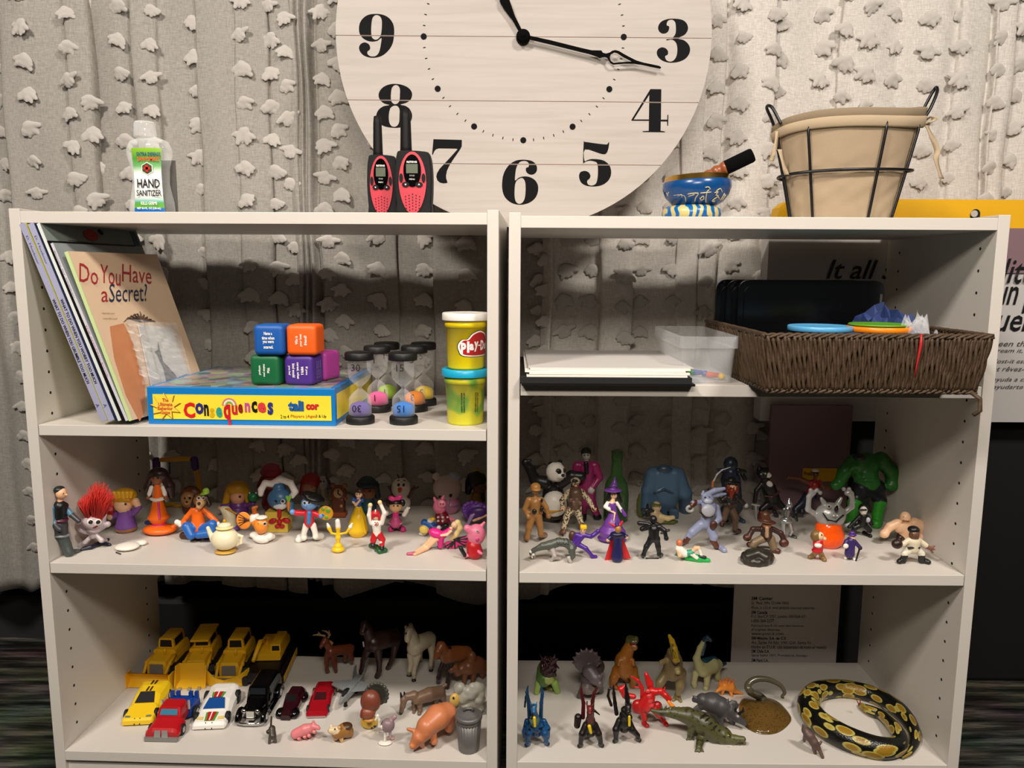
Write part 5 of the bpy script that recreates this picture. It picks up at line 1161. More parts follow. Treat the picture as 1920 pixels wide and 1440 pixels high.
F.part('body', [B_(295, 897, 0, 11, '#8a5030', 11, 12), L_([(295, 910, 0, 5), (296, 930, 0, 9)], 'o'), L_([(284, 914, 0, 4), (280, 926, -2, 4)], 'w'), L_([(306, 914, 0, 4), (309, 926, -2, 4)], 'w'), B_(278, 933, -2, 4, '#8a5030'), B_(311, 933, -2, 4, '#8a5030'), B_(296, 935, 0, 14, 'w', 12, 4), L_([(296, 943, 0, 10), (297, 968, 0, 17)], 'o'), B_(297, 970, 0, 20, 'o', 17, 5), L_([(297, 943, -11, 2), (299, 972, -18, 2)], 'hp')] + eyes(292, 897, 11))
F.part('hair', [B_(297, 888, 3, 17, '#2a1510', 14, 12), L_([(283, 892, 3, 6), (276, 915, 5, 6), (276, 918, 5, 5)], '#2a1510'), L_([(308, 892, 3, 8), (318, 912, 6, 9), (322, 930, 8, 6)], '#2a1510')], k=3)
F.part('spin_base', [B_(300, 996, 0, 31, 'o', 24, 9), B_(298, 988, 0, 12, 'o', 11, 8), B_(298, 982, 0, 13, 'hp', 11, 3.5), L_([(330, 984, 2, 4), (322, 990, 0, 5)], 'o'), L_([(275, 980, 4, 4), (282, 980, 2, 4)], 'db')])
F = Fig('lion_toy', 'small brown round-maned lion toy behind the seated dog', 'figure', 358, 968, Z3, GL)
F.part('body', [B_(362, 948, 6, 20, '#5e2c14', 16, 22), B_(358, 930, 4, 20, '#6e3616', 10, 20), B_(352, 937, -6, 13, '#a87a48', 8, 15), B_(350, 944, -13, 4, '#c09060')] + [B_(347, 934, -13, 1.8, 'k'), B_(356, 934, -13, 1.8, 'k'), B_(350, 941, -16, 1.8, 'k')])
F = Fig('dog_figure', 'seated dog figure in an orange shirt, blue trousers and green cap', 'figure', 372, 1012, Z3, GL)
F.part('body', [L_([(372, 990, 2, 14), (371, 960, 2, 10)], 'o'), L_([(362, 955, 0, 5), (350, 970, -2, 5), (340, 984, -6, 5)], 'o'), L_([(381, 955, 0, 5), (395, 968, -2, 5), (405, 978, -4, 5)], 'o'), L_([(340, 984, -6, 5), (332, 979, -8, 5)], 'w'), B_(408, 983, -6, 5, 'w'), L_([(366, 990, -4, 9), (350, 988, -12, 9), (358, 1004, -18, 8)], 'b'), L_([(380, 992, -4, 9), (398, 984, -10, 9), (396, 1000, -16, 8), (372, 1003, -18, 7)], 'b'), L_([(344, 1010, 'g', 7), (372, 1012, 'g', 7)], 'br'), L_([(382, 1010, 'g', 8), (402, 1008, 'g', 7)], 'br'), B_(376, 938, 0, 12, '#8a5a34', 12, 12), L_([(376, 944, -9, 8), (374, 949, -15, 6)], '#c89a6c'), B_(373, 944, -22, 3, 'k'), L_([(366, 932, 2, 4), (362, 948, 0, 5)], '#2c1a12'), L_([(387, 932, 2, 4), (392, 946, 0, 5)], '#2c1a12')] + eyes(377, 934, 11, 'k', .4, .16, 0, .95, True))
F.part('cap', [B_(384, 925, 0, 9, '#9cc840', 8, 3.5, -15), B_(386, 920, 0, 6, '#9cc840', 6, 5, -15)])
F = Fig('toy_teapot', 'round cream toy teapot with gold trim at the shelf front', 'teapot', 422, 1036, Z3, GL)
F.part('pot_body', [B_(422, 1010, 0, 25, 'cr', 23, 21), L_([(400, 1012, 0, 6), (394, 1000, 0, 4), (390, 990, 0, 3.5)], 'cr'), L_([(445, 1002, 4, 2.5), (454, 1006, 4, 2.5), (452, 1018, 4, 2.5), (444, 1022, 4, 2.5)], 'cr')])
F.part('gold_foot', [B_(423, 1034, 0, 20, '#c9a040', 18, 3.5)]); F.part('pot_lid', [B_(421, 989, 0, 16, '#e8d890', 15, 3), B_(421, 985, 0, 12, 'cr', 12, 5), B_(421, 977, 0, 3.5, 'dy')])
F = Fig('milk_jug', 'cream jug with a flared gold-edged lip behind the teapot', 'jug', 437, 995, Z3, GL)
F.part('jug_body', [L_([(430, 985, 0, 13), (430, 968, 0, 11), (424, 958, 0, 9)], 'cr'), B_(420, 955, 0, 8, 'cr', 9, 5, 30), B_(438, 990, 0, 12, '#7a4f9c', 10, 5)]); F.part('gold_lip', [L_([(415, 954, -3, 1.8), (428, 955, -7, 1.8), (443, 963, -4, 1.8)], 'dy')])
F = Fig('toddler_doll', 'chunky doll with long yellow hair and purple top in the back row', 'doll', 448, 972, Z3, GL)
F.part('body', [L_([(447, 966, 0, 20), (447, 950, 0, 15)], '#5e2f74'), B_(446, 932, -2, 14, '#d89a74', 13, 13), L_([(432, 948, 0, 5), (418, 950, -3, 5)], '#5e2f74'), B_(413, 953, -4, 5, '#d89a74'), L_([(462, 948, 0, 5), (474, 944, -3, 5)], '#5e2f74')] + eyes(445, 932, 13) + smile(445, 930, 13))
F.part('hair', [B_(445, 916, 4, 20, '#c8921a', 16, 15), L_([(430, 922, 3, 8), (424, 942, 4, 7)], '#c8921a'), L_([(460, 920, 3, 7), (466, 940, 5, 6)], '#c8921a')], k=3)
F.part('green_pet', [B_(474, 932, -8, 10, '#0f6a38', 9, 9), B_(468, 925, -12, 3, '#0f6a38'), B_(480, 925, -12, 3, '#0f6a38'), B_(468, 924, -15, 1.3, 'w'), B_(480, 924, -15, 1.3, 'w')])
F = Fig('fish_figure', 'orange and white striped fish figure on a white rock base', 'figure', 490, 1017, Z3, GL)
F.part('fish_body', [B_(490, 985, -4, 13, 'org', 14, 16), L_([(488, 984, 2, 12), (476, 972, 6, 9), (468, 975, 8, 5)], 'org'), ('e', (478, 972, 4), (9, 9, 11), 30, 'w'), ('e', (457, 976, 0), (14, 3, 17), 0, 'org'), L_([(478, 962, 4, 5), (476, 953, 4, 4), (482, 950, 4, 2.5)], '#a8541a'), ('e', (490, 970, -6), (11, 11, 3), 0, 'w')] + eyes(491, 982, 13, 'k', .42, .15, 0, 1.0, True) + smile(491, 984, 14, 'br'))
F.part('tail_rays', [L_([(466, 975, -3, 1), (447, 963 + i * 6, -3, .8)], 'br') for i in range(5)])
F.part('rock_base', [B_(490, 1008, 0, 16, 'w', 14, 9), B_(477, 1003, 2, 9, 'w', 9, 6), B_(504, 1006, 0, 9, 'w', 9, 8), B_(492, 1014, -6, 12, '#d8d0c8', 7, 5), B_(511, 1006, 4, 5, 'w')], k=1)
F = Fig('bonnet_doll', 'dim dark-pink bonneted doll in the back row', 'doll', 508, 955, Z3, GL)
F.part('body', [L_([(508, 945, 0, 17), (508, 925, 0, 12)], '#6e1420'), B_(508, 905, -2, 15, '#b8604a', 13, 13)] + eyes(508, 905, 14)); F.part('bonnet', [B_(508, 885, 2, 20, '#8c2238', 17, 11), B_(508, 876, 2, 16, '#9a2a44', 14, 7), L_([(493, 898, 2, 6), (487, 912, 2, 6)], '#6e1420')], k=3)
F = Fig('rabbit_in_gift', 'blue figure with floppy white ears bursting from a yellow gift box with red bow', 'figure', 523, 994, Z3, GL)
F.part('rabbit_body', [B_(524, 935, 0, 22, '#3a6890', 18, 20), B_(523, 915, 4, 11, '#3a6890', 11, 12), B_(525, 947, -8, 13, '#dfe4e8', 10, 9), L_([(512, 906, 4, 6), (525, 898, 2, 6), (545, 906, 0, 6), (553, 922, -2, 6), (548, 930, -3, 5)], '#e4ddd6'), L_([(512, 908, 4, 6), (497, 906, 2, 6), (490, 918, 0, 6), (489, 926, -2, 5)], '#e4ddd6'), L_([(544, 946, 0, 7), (545, 956, -4, 6)], '#3a78b0')] + eyes(524, 940, 16, 'k', .38, .14, 0, 1.0, True) + smile(524, 944, 14))
F.part('carrot', [L_([(541, 944, -12, 4), (541, 958, -12, 1.5)], 'org'), L_([(541, 940, -12, 2), (538, 932, -12, 3)], '#8ac840'), L_([(541, 940, -12, 2), (544, 932, -12, 3)], '#8ac840')])
F.part('gift_box', [X_b(524, 979, 2, 20, 16, 15, '#e8c850', 0, 1.5), X_b(517, 962, 2, 16, 14, 6, '#e8c850', 0, 1.5)])
F.part('red_bow', [L_([(524, 955, -13, 4), (524, 968, -14, 4)], 'r'), B_(511, 977, -15, 8, 'r', 4, 5, -20), B_(537, 976, -15, 8, 'r', 4, 5, 20), B_(524, 978, -17, 5, 'r'), B_(520, 987, -15, 5, 'r', 4, 4), B_(529, 987, -15, 5, 'r', 4, 4)])
F = Fig('painter_figure', 'blue-faced painter figure in a red jacket, white shoes and black beret', 'figure', 580, 1018, Z3, GL)
F.part('body', [B_(580, 944, 0, 15, 'lbl', 14, 13), L_([(580, 960, 0, 8), (580, 980, 0, 9)], '#d02030'), L_([(580, 962, -7, 3.5), (579, 980, -8, 3.5)], '#3a80b8'), L_([(572, 962, 0, 5), (556, 962, -4, 5), (550, 960, -6, 5)], '#d02030'), L_([(589, 962, 0, 5), (600, 967, -3, 5)], '#d02030'), B_(548, 960, -8, 5, 'lbl'), B_(603, 967, -5, 5, 'lbl'), L_([(574, 985, 0, 6), (569, 1004, 0, 5)], 'w'), L_([(587, 985, 0, 6), (592, 1003, 0, 5)], 'w'), L_([(570, 1008, 0, 6), (563, 1014, 'g', 7), (560, 1017, 'g', 6)], 'w'), L_([(592, 1006, 0, 6), (601, 1011, 'g', 7)], 'w'), B_(597, 946, 4, 4, 'lbl'), L_([(575, 990, 2, 4), (580, 1000, 2, 5)], 'dg')] + eyes(575, 943, 14, 'k', .3, .13, 0, .95, True) + smile(575, 945, 12) + [B_(573, 948, -14, 3, 'lbl')])
F.part('beret', [B_(588, 934, 2, 21, 'k', 18, 9, 18), B_(576, 927, 0, 10, 'k', 12, 6, 5)], k=3)
F.part('palette', [B_(611, 962, -6, 14, 'dy', 2, 14), B_(606, 955, -8, 3, '#6a9a30', 1.5, 3), B_(615, 958, -8, 3.5, '#5aa030', 1.5, 4), B_(612, 970, -8, 3, '#5aa030', 1.5, 3), B_(605, 966, -8, 2.5, 'b', 1.5, 2.5)])
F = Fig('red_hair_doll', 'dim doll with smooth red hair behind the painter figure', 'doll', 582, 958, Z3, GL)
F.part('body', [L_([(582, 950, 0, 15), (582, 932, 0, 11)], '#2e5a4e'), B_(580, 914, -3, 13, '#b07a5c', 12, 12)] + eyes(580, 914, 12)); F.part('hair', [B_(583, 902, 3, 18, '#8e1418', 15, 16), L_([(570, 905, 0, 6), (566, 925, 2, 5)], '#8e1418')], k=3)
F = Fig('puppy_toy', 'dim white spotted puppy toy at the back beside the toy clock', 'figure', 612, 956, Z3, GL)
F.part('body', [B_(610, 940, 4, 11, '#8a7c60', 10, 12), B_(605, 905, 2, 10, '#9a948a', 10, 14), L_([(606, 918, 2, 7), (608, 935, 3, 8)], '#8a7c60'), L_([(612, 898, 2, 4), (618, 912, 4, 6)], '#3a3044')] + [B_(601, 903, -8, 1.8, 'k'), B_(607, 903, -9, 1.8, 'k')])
F = Fig('toy_mantel_clock', 'small brown toy mantel clock with a tan dial', 'toy clock', 635, 968, Z3, GL)
F.part('clock_case', [X_b(635, 948, 0, 12, 8, 14, '#5a2c16', 0, 3), B_(635, 925, 0, 15, '#6a3418', 9, 17), B_(624, 910, 0, 5, '#7a4a20'), B_(646, 910, 0, 5, '#7a4a20'), B_(622, 935, 0, 4, '#7a4a20'), B_(648, 935, 0, 4, '#7a4a20'), X_b(635, 963, 0, 15, 11, 4, '#9a4a1c', 0, 1)])
F.part('dial', [B_(634, 925, -8, 9, '#b08a60', 2.5, 9.5), L_([(634, 926, -11, .8), (634, 919, -11, .8)], 'k'), L_([(634, 926, -11, .8), (639, 929, -11, .8)], 'k'), B_(640, 949, -9, 3, '#c0903c', 1, 3)])
F = Fig('toy_candlestick', 'yellow three-armed toy candlestick at the shelf front', 'candlestick', 634, 1035, Z3, GL)
F.part('stand', [B_(634, 1030, 0, 12, 'y', 11, 6), B_(634, 1023, 0, 8, 'y', 8, 5), L_([(634, 1022, 0, 3), (634, 1008, 0, 5), (634, 998, 0, 3), (634, 990, 0, 5)], 'y'), L_([(634, 1002, 0, 2), (622, 1000, 0, 2), (617, 990, 0, 4)], 'y'), L_([(634, 1002, 0, 2), (649, 999, 0, 2), (655, 992, 0, 3.5)], 'y')])
F.part('candle', [L_([(634, 987, 0, 5), (633, 977, 0, 4.5)], 'w')]); F.part('flame_tip', [L_([(616, 987, 0, 3.5), (614, 982, 0, 2)], 'w')]); F.part('flame_tip', [L_([(657, 988, 0, 4), (660, 982, 0, 2)], 'w')])
F = Fig('princess_figure', 'princess figure in a long yellow gown and blue bodice', 'figure', 671, 1005, Z3, GL)
F.part('body', [B_(673, 927, 0, 6.5, 'sk2', 6, 7), L_([(672, 934, 0, 2.5), (670, 940, 0, 3)], 'sk2'), L_([(671, 941, 0, 6), (672, 948, 0, 5.5)], '#27509a'), B_(663, 937, 0, 4.5, '#27509a'), B_(679, 938, 0, 4.5, '#27509a'), L_([(662, 941, -3, 2), (667, 947, -7, 2), (675, 938, -8, 2)], 'sk2'), L_([(672, 951, 0, 6), (672, 972, 0, 14), (671, 996, 0, 19)], 'y')] + [L_([(668 + i * 3, 955, -7 - i % 2, 1.2), (656 + i * 10, 1000, -17 + abs(i - 1) * 3, 1.5)], '#e8b810') for i in range(4)] + eyes(672, 927, 6, sz=.15))
F.part('hair', [B_(674, 921, 1.5, 7.5, '#3a2012', 7, 6), B_(680, 930, 2, 4.5, '#3a2012')])
F.part('skirt_hem', [L_([(654, 1003, 'g', 2), (664, 1006, 'g', 2), (678, 1006, 'g', 2), (689, 1002, 'g', 2)], 'dy')])
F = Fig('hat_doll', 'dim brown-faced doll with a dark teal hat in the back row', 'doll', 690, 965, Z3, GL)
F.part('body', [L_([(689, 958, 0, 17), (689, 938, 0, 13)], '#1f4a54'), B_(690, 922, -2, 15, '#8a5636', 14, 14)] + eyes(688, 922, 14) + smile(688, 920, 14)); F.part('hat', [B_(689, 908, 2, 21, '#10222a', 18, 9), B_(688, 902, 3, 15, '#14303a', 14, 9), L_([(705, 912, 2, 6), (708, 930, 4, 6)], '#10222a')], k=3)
F = Fig('football_player', 'football player figure with raised arms and number 20 shirt', 'figure', 710, 1035, Z3, GL)
F.part('body', hum((705, 969, 6), (706, 980, 11), (707, 1000, 8), [(692, 966, -2), (694, 949, -2)], [(721, 962, -2), (713, 944, -2)], [(700, 1013, -2), (699, 1024, 0)], [(717, 1012, 0), (716, 1030, -4)], sk='sk2', top='w', pant='r', boot='k', ar=4.2, lr=5.5, hand='#f0d090', face=1) + [L_([(700, 1014, -1, 4), (699, 1020, 0, 3.5)], 'w'), L_([(716, 1016, -2, 4.5), (716, 1024, -3, 4)], 'w')])
F.part('helmet', [B_(704, 964, 1, 8.5, 'r', 8.5, 8), L_([(698, 966, -2, 2.5), (696, 976, -3, 2)], 'r'), L_([(711, 966, -2, 2.5), (712, 974, -3, 2)], 'r'), L_([(704, 956, -3, 1.3), (704, 960, -8, 1.3)], 'w')])
F.part('green_base', [L_([(696, 1027, 'g', 5), (706, 1030, 'g', 5), (712, 1038, 'g', 5), (722, 1036, 'g', 5)], 'dgr')])
text('20', mat('#b01822', .5), F.P((706, 982, -11)), XX, ZZ, .0068, .0062, F.obj, bold=.04)
F = Fig('girl_figure', 'girl figure in a pink dress, bow and big pink shoes', 'figure', 745, 998, Z3, GL)
F.part('body', [B_(742, 950, 0, 12, '#e0b080', 11, 10), L_([(742, 962, 0, 5), (742, 970, 0, 6)], 'hp'), L_([(742, 970, 0, 6), (742, 978, 0, 12)], '#d0508a'), B_(742, 980, 0, 13, 'w', 11, 2), L_([(736, 965, 0, 2.5), (728, 970, -2, 2.5), (725, 965, -3, 2)], 'k'), B_(724, 962, -4, 5, 'w'), L_([(748, 965, 0, 2.5), (756, 966, -2, 2.5)], 'k'), L_([(758, 965, -3, 4), (762, 958, -4, 4), (764, 952, -4, 2)], 'w'), L_([(762, 958, -4, 2), (768, 952, -4, 1.8)], 'w'), L_([(738, 982, 0, 3), (738, 990, 0, 3.5)], 'k'), L_([(747, 982, 0, 3), (748, 990, 0, 3.5)], 'k'), L_([(739, 992, 'g', 5), (733, 997, 'g', 5.5)], 'hp'), L_([(749, 992, 'g', 5), (756, 997, 'g', 5.5)], 'hp')] + eyes(742, 949, 10, sz=.13) + smile(742, 950, 9))
F.part('hair', [B_(742, 943, 3, 12.5, '#1a1012', 11, 9), B_(729, 944, 3, 5, '#1a1012', 4, 7), B_(755, 943, 3, 5, '#1a1012', 4, 7)])
F.part('bow', [B_(735, 935, -3, 7, 'hp', 4, 5, 20), B_(748, 933, -3, 7, 'hp', 4, 5, -25), B_(742, 935, -4, 3, 'hp')])
F = Fig('snowman_figure', 'white snowman figure with brown twig arms at the back', 'figure', 752, 962, Z3, GL)
F.part('snow_body', [B_(752, 915, 0, 18, '#d8d0c4', 15, 20), B_(754, 942, 2, 16, '#d8d0c4', 15, 16)] + [B_(747, 909, -14, 2.3, 'k', 2, 3), B_(757, 909, -14, 2.3, 'k', 2, 3), L_([(745, 901, -13, 1), (749, 900, -13, 1)], 'k'), L_([(756, 900, -13, 1), (760, 901, -13, 1)], 'k')])
F.part('carrot_nose', [L_([(750, 918, -14, 4.5), (749, 922, -22, 2.5)], 'o')])
F.part('twig_arms', [L_([(738, 930, 0, 3), (731, 915, -2, 2.5), (727, 912, -2, 1.5)], 'br'), L_([(731, 915, -2, 2.2), (733, 910, -2, 1.4)], 'br'), L_([(766, 932, 0, 3), (774, 918, -2, 3), (784, 914, -2, 1.8)], 'br'), L_([(774, 918, -2, 2.4), (777, 911, -2, 1.4)], 'br'), L_([(748, 896, 0, 2), (745, 890, 0, 1.4)], 'br'), L_([(753, 896, 0, 2), (757, 890, 0, 1.4)], 'br')])
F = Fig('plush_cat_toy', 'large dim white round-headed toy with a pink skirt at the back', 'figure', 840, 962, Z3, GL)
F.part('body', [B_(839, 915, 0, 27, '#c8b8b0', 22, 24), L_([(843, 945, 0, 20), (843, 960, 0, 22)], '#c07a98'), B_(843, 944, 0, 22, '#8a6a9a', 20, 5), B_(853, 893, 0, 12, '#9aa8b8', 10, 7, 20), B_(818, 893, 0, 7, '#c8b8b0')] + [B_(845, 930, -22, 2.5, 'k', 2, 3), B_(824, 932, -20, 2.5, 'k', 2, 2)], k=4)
F = Fig('pig_figure', 'pink pig figure in a red heart-patterned shirt, snout raised', 'figure', 826, 986, Z3, GL)
F.part('body', [B_(824, 950, 0, 12, 'pk', 11, 14), B_(828, 945, -10, 8, '#f090a8', 4, 8), L_([(816, 938, 2, 3.5), (814, 933, 2, 2)], 'pk'), L_([(830, 934, 2, 3.5), (832, 930, 2, 2)], 'pk'), L_([(828, 968, 0, 12), (832, 978, -2, 13)], 'dr'), L_([(842, 972, -2, 4), (850, 974, -6, 3)], 'pk'), B_(826, 945, -14, 1, 'dr'), B_(831, 945, -14, 1, 'dr')] + [B_(821 + (i % 3) * 9, 970 + (i // 3) * 7, -13, 2.2, '#f0d8d8') for i in range(5)])
F = Fig('duck_figure', 'blue and white duck figure lying down with yellow feet', 'figure', 800, 1006, Z3, GL)
F.part('body', [L_([(796, 980, 0, 7), (812, 988, 2, 9)], '#1f5aa8'), B_(808, 975, 0, 7, 'w', 6, 5, -20), B_(811, 973, -3, 5, 'y', 4, 3.5), L_([(812, 990, 0, 9), (822, 990, 0, 7)], '#2a2a6a'), B_(823, 989, -8, 4, 'w'), B_(795, 993, -6, 9, '#e8c860', 6, 8, 20), B_(793, 1004, 'g', 8, 'w', 6, 4), L_([(826, 992, 0, 6), (836, 986, 0, 6)], 'k')])
F = Fig('fairy_doll', 'blond fairy doll in magenta lying on her back with pink wings', 'doll', 820, 1030, Z3, GL)
F.part('body', [B_(853, 984, -2, 7, 'sk2', 7, 6.5), L_([(847, 990, -2, 3), (842, 995, -2, 5)], 'sk2'), L_([(843, 995, -2, 6), (830, 1004, -2, 7)], '#d8207e'), L_([(846, 996, -8, 2.5), (838, 1003, -10, 2.5), (828, 1004, -10, 2)], 'sk2'), B_(818, 1000, -2, 15, '#d8207e', 11, 9, 20), L_([(826, 1010, -2, 7), (826, 1024, -2, 5)], '#c81e74'), L_([(814, 1005, -4, 5), (796, 1024, -6, 4), (775, 1040, 'g', 3)], 'sk'), L_([(818, 1010, -6, 5), (800, 1028, -8, 4), (778, 1042, 'g', 3)], 'sk'), L_([(777, 1041, 'g', 3.5), (765, 1041, 'g', 3)], '#c05070')] + eyes(852, 984, 6, sz=.15))
F.part('hair', [L_([(858, 980, 0, 6), (862, 990, 0, 5.5), (856, 1002, 2, 5), (846, 1010, 2, 3.5)], '#e8d090')], k=3)
F.part('wing', [B_(866, 1014, 4, 16, 'hp', 1.5, 9, -10)] + [L_([(850 + i, 1012, 2, .9), (878 - i * 2, 1003 + i * 7, 2, .9)], 'k') for i in range(4)], label='pink wing with black veins')
F.part('wing', [B_(846, 1022, 2, 13, 'hp', 1.5, 8, 5)] + [L_([(852, 1015, 0, .9), (832 + i * 7, 1026 + (i % 2) * 3, 0, .9)], 'k') for i in range(4)], label='pink wing with black veins')
F = Fig('pig_figure', 'pink pig figure in a red top sitting beside the right panel', 'figure', 888, 1046, Z3, GL)
F.part('body', [B_(893, 1002, 0, 17, 'pk', 15, 20), L_([(884, 995, -4, 9), (876, 990, -6, 6.5)], 'pk'), L_([(903, 986, 2, 4), (908, 980, 2, 2.5)], 'pk'), L_([(888, 1025, -2, 14), (890, 1034, -2, 15)], 'r'), L_([(894, 1032, -12, 3), (903, 1038, -14, 2.5)], 'pk'), L_([(880, 1040, -8, 3.5), (872, 1043, -10, 3)], 'pk'), L_([(872, 1042, -10, 3.5), (864, 1028, -10, 4)], 'k'), B_(895, 996, -14, 2.5, 'w'), B_(895, 996, -16, 1.2, 'k'), B_(895, 1012, -15, 3, 'hp')])
F = Fig('purple_gown_doll', 'doll lying in a frilled purple gown beside the right panel', 'doll', 890, 985, Z3, GL)
F.part('gown', [B_(893, 960, 0, 25, '#5c2c86', 8, 18, -12), B_(895, 962, -5, 19, '#48206e', 7, 12, -12)] + [B_(893 + 24 * math.cos(a) , 960 + 17 * math.sin(a) + 5 * math.cos(a), -2, 4, '#6c3a96') for a in [2.2 + i * .36 for i in range(12)]], k=1.5)
F.part('legs', [L_([(893, 960, -8, 3), (884, 968, -10, 3.5), (877, 984, -10, 3)], '#a88ac0'), L_([(911, 966, -6, 3), (898, 972, -9, 2.8), (888, 976, -10, 2.4)], 'sk2')])
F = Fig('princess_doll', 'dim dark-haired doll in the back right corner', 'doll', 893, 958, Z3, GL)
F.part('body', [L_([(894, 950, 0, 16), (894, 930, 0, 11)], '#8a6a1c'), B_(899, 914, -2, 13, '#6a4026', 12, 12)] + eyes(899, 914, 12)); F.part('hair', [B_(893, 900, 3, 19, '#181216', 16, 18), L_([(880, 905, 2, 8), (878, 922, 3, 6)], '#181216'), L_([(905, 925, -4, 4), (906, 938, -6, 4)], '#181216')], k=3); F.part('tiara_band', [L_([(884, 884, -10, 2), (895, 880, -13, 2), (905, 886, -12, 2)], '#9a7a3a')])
F = Fig('dark_fin_piece', 'dark blue broken plastic piece lying near the man figure', 'toy part', 180, 1028, Z3, GL)
F.part('fin_body', [L_([(153, 1033, 'g', 3), (170, 1030, 'g', 4.5), (190, 1022, 'g', 5)], '#1a1e30'), L_([(190, 1022, 'g', 5), (203, 1014, 'g', 3)], '#1a1e30'), L_([(190, 1022, 'g', 5), (206, 1024, 'g', 3)], '#1a1e30')])
F = Fig('white_shell', 'small white shell-shaped charm lying flat on the shelf', 'shell', 245, 1038, Z3, GL)
F.part('shell_body', [B_(239, 1030, 'g', 22, 'w', 20, 6), B_(266, 1022, 'g', 10, 'w', 10, 5), L_([(250, 1024, 'g', 3), (260, 1018, 'g', 3)], 'w'), L_([(218, 1037, 'g', 1.5), (226, 1040, 'g', 1.5)], 'dg')])
# ------------------------------------------------------------ middle right shelf
F = Fig('soldier_figure', 'tan plastic soldier figure in a helmet at the far left', 'figure', 1002, 1018, Z3R, GR)
F.part('body', hum((1004, 920, 7.5), (1003, 937, 14), (1003, 963, 11), [(984, 955, -2), (990, 968, -6)], [(1024, 952, -2), (1028, 966, -3)], [(992, 988, -2), (989, 1014, 'g', -2)], [(1012, 985, 0), (1014, 1008, 'g', 8)], sk='#9a6a3c', top='#9c6e3a', pant='#9c6e3a', boot='#94663a', hand='#9a6a3c', ar=5, lr=6.5) + [L_([(990, 961, -3, 4), (1014, 961, -3, 4)], '#8a5e30')])
F.part('helmet', [B_(1004, 913, 0, 9.5, '#b07c3e', 10, 8), B_(1005, 918, -3, 9, '#b07c3e', 9, 2.5)]); F.part('black_gear', [B_(1016, 938, -9, 2.5, 'k', 2, 4), B_(1002, 959, -12, 4.5, 'k', 3, 5), B_(1016, 954, -11, 3.5, 'k', 3, 5)])
F = Fig('panda_figure', 'large panda figure with arms flung wide and a white belly', 'figure', 1036, 982, Z3R, GR)
F.part('body', [L_([(1037, 925, 4, 20), (1040, 948, 2, 27)], 'k'), B_(1040, 945, -14, 23, 'w', 16, 24), L_([(1022, 905, 4, 13), (1003, 900, 2, 10), (993, 878, 0, 8.5), (985, 868, -2, 7)], 'k'), L_([(1052, 905, 4, 11), (1072, 892, 0, 10), (1090, 893, -2, 9)], 'k'), B_(1042, 885, -4, 18, 'w', 17, 18), B_(1033, 870, 0, 5, 'k'), B_(1050, 866, 4, 4.5, 'k'), B_(1047, 884, -19, 5, 'k', 2.5, 5), B_(1058, 882, -14, 3, 'k', 2, 4), B_(1052, 893, -18, 7, 'w', 6, 5), B_(1056, 891, -24, 2.8, 'k'), L_([(1022, 962, -4, 8), (1012, 976, 'g', 8)], 'k'), L_([(1056, 962, 0, 10), (1044, 976, 'g', 8)], 'k')] + [B_(982 + i * 4, 865 - i % 2 * 2, -4, 3, 'k') for i in range(4)], h=1.4, k=3)
F.part('belt', [L_([(1020, 957, -25, 2), (1035, 960, -30, 2), (1052, 957, -26, 2)], 'dy')])
F = Fig('suit_figure', 'tall magenta-suited man figure with a pale face at the back', 'figure', 1100, 975, Z3R, GR)
F.part('body', hum((1099, 854, 8.5), (1099, 872, 20), (1099, 912, 15), [(1078, 895, 0), (1076, 915, 0)], [(1124, 895, 0), (1110, 916, -8)], [(1095, 945, -2), (1093, 972, -2)], [(1108, 940, -2), (1119, 975, 'g', 2)], sk='#c0b8b0', top='mg', pant='mg', boot='k', ar=7, lr=8.5) + [L_([(1099, 868, -12, 4), (1100, 886, -14, 4)], 'k')], h=1.4)
F.part('hair', [B_(1099, 846, 2, 9.5, '#1c2418', 9, 8), B_(1099, 850, 4, 9.5, '#1c2418', 7, 9)])
F = Fig('soldier_figure', 'soldier figure in brown and cream camouflage with helmet and goggles', 'figure', 1080, 1005, Z3R, GR)
F.part('body', hum((1079, 907, 7), (1079, 922, 14), (1078, 948, 11), [(1054, 938, -2), (1055, 952, -3)], [(1104, 938, -2), (1113, 953, -4)], [(1062, 970, -2), (1057, 998, -3)], [(1085, 965, 0), (1090, 988, 0)], sk='sk', top='#cbbb98', pant='#cbbb98', boot='#7a5236', ar=5, lr=6), vmat(.4, 'noise', '#3a2418', 330, .54))
F.part('vest', [L_([(1079, 925, -2, 13), (1078, 945, -2, 12)], '#5c4432')] + [B_(1070 + i * 6, 938 + (i % 2) * 6, -14, 3.5, '#6a5040', 2, 4) for i in range(4)]); F.part('helmet', [B_(1079, 902, 0, 9, '#cbbb98', 9, 7)], vmat(.4, 'noise', '#3a2418', 330, .54)); F.part('goggles', [B_(1078, 902, -8, 6, 'k', 3, 3)]); F.part('boot', [L_([(1057, 996, -2, 5), (1053, 1003, 'g', 5)], '#7a5236')]); F.part('boot', [L_([(1091, 985, 0, 5), (1093, 1002, 'g', 5)], '#7a5236')])
F = Fig('glass_bottle', 'small empty green glass bottle standing at the back', 'bottle', 1154, 975, Z3R, None)
k = F.s; g = F.G; zz = lambda v: atY(1154, v, g.y).z - g.z
MB().lathe(g, [(19 * k, 0), (23 * k, .003), (23.5 * k, zz(925)), (20 * k, zz(905)), (11 * k, zz(890)), (9.5 * k, zz(865)), (10.5 * k, zz(860)), (10.5 * k, zz(845)), (8 * k, zz(844))], glass((.03, .12, .02), .05, .55, 'green_glass'), 32).build('bottle_body', F.obj)
F = Fig('witch_figure', 'witch figure in a purple gown and pointed purple hat', 'figure', 1148, 1014, Z3R, GR)
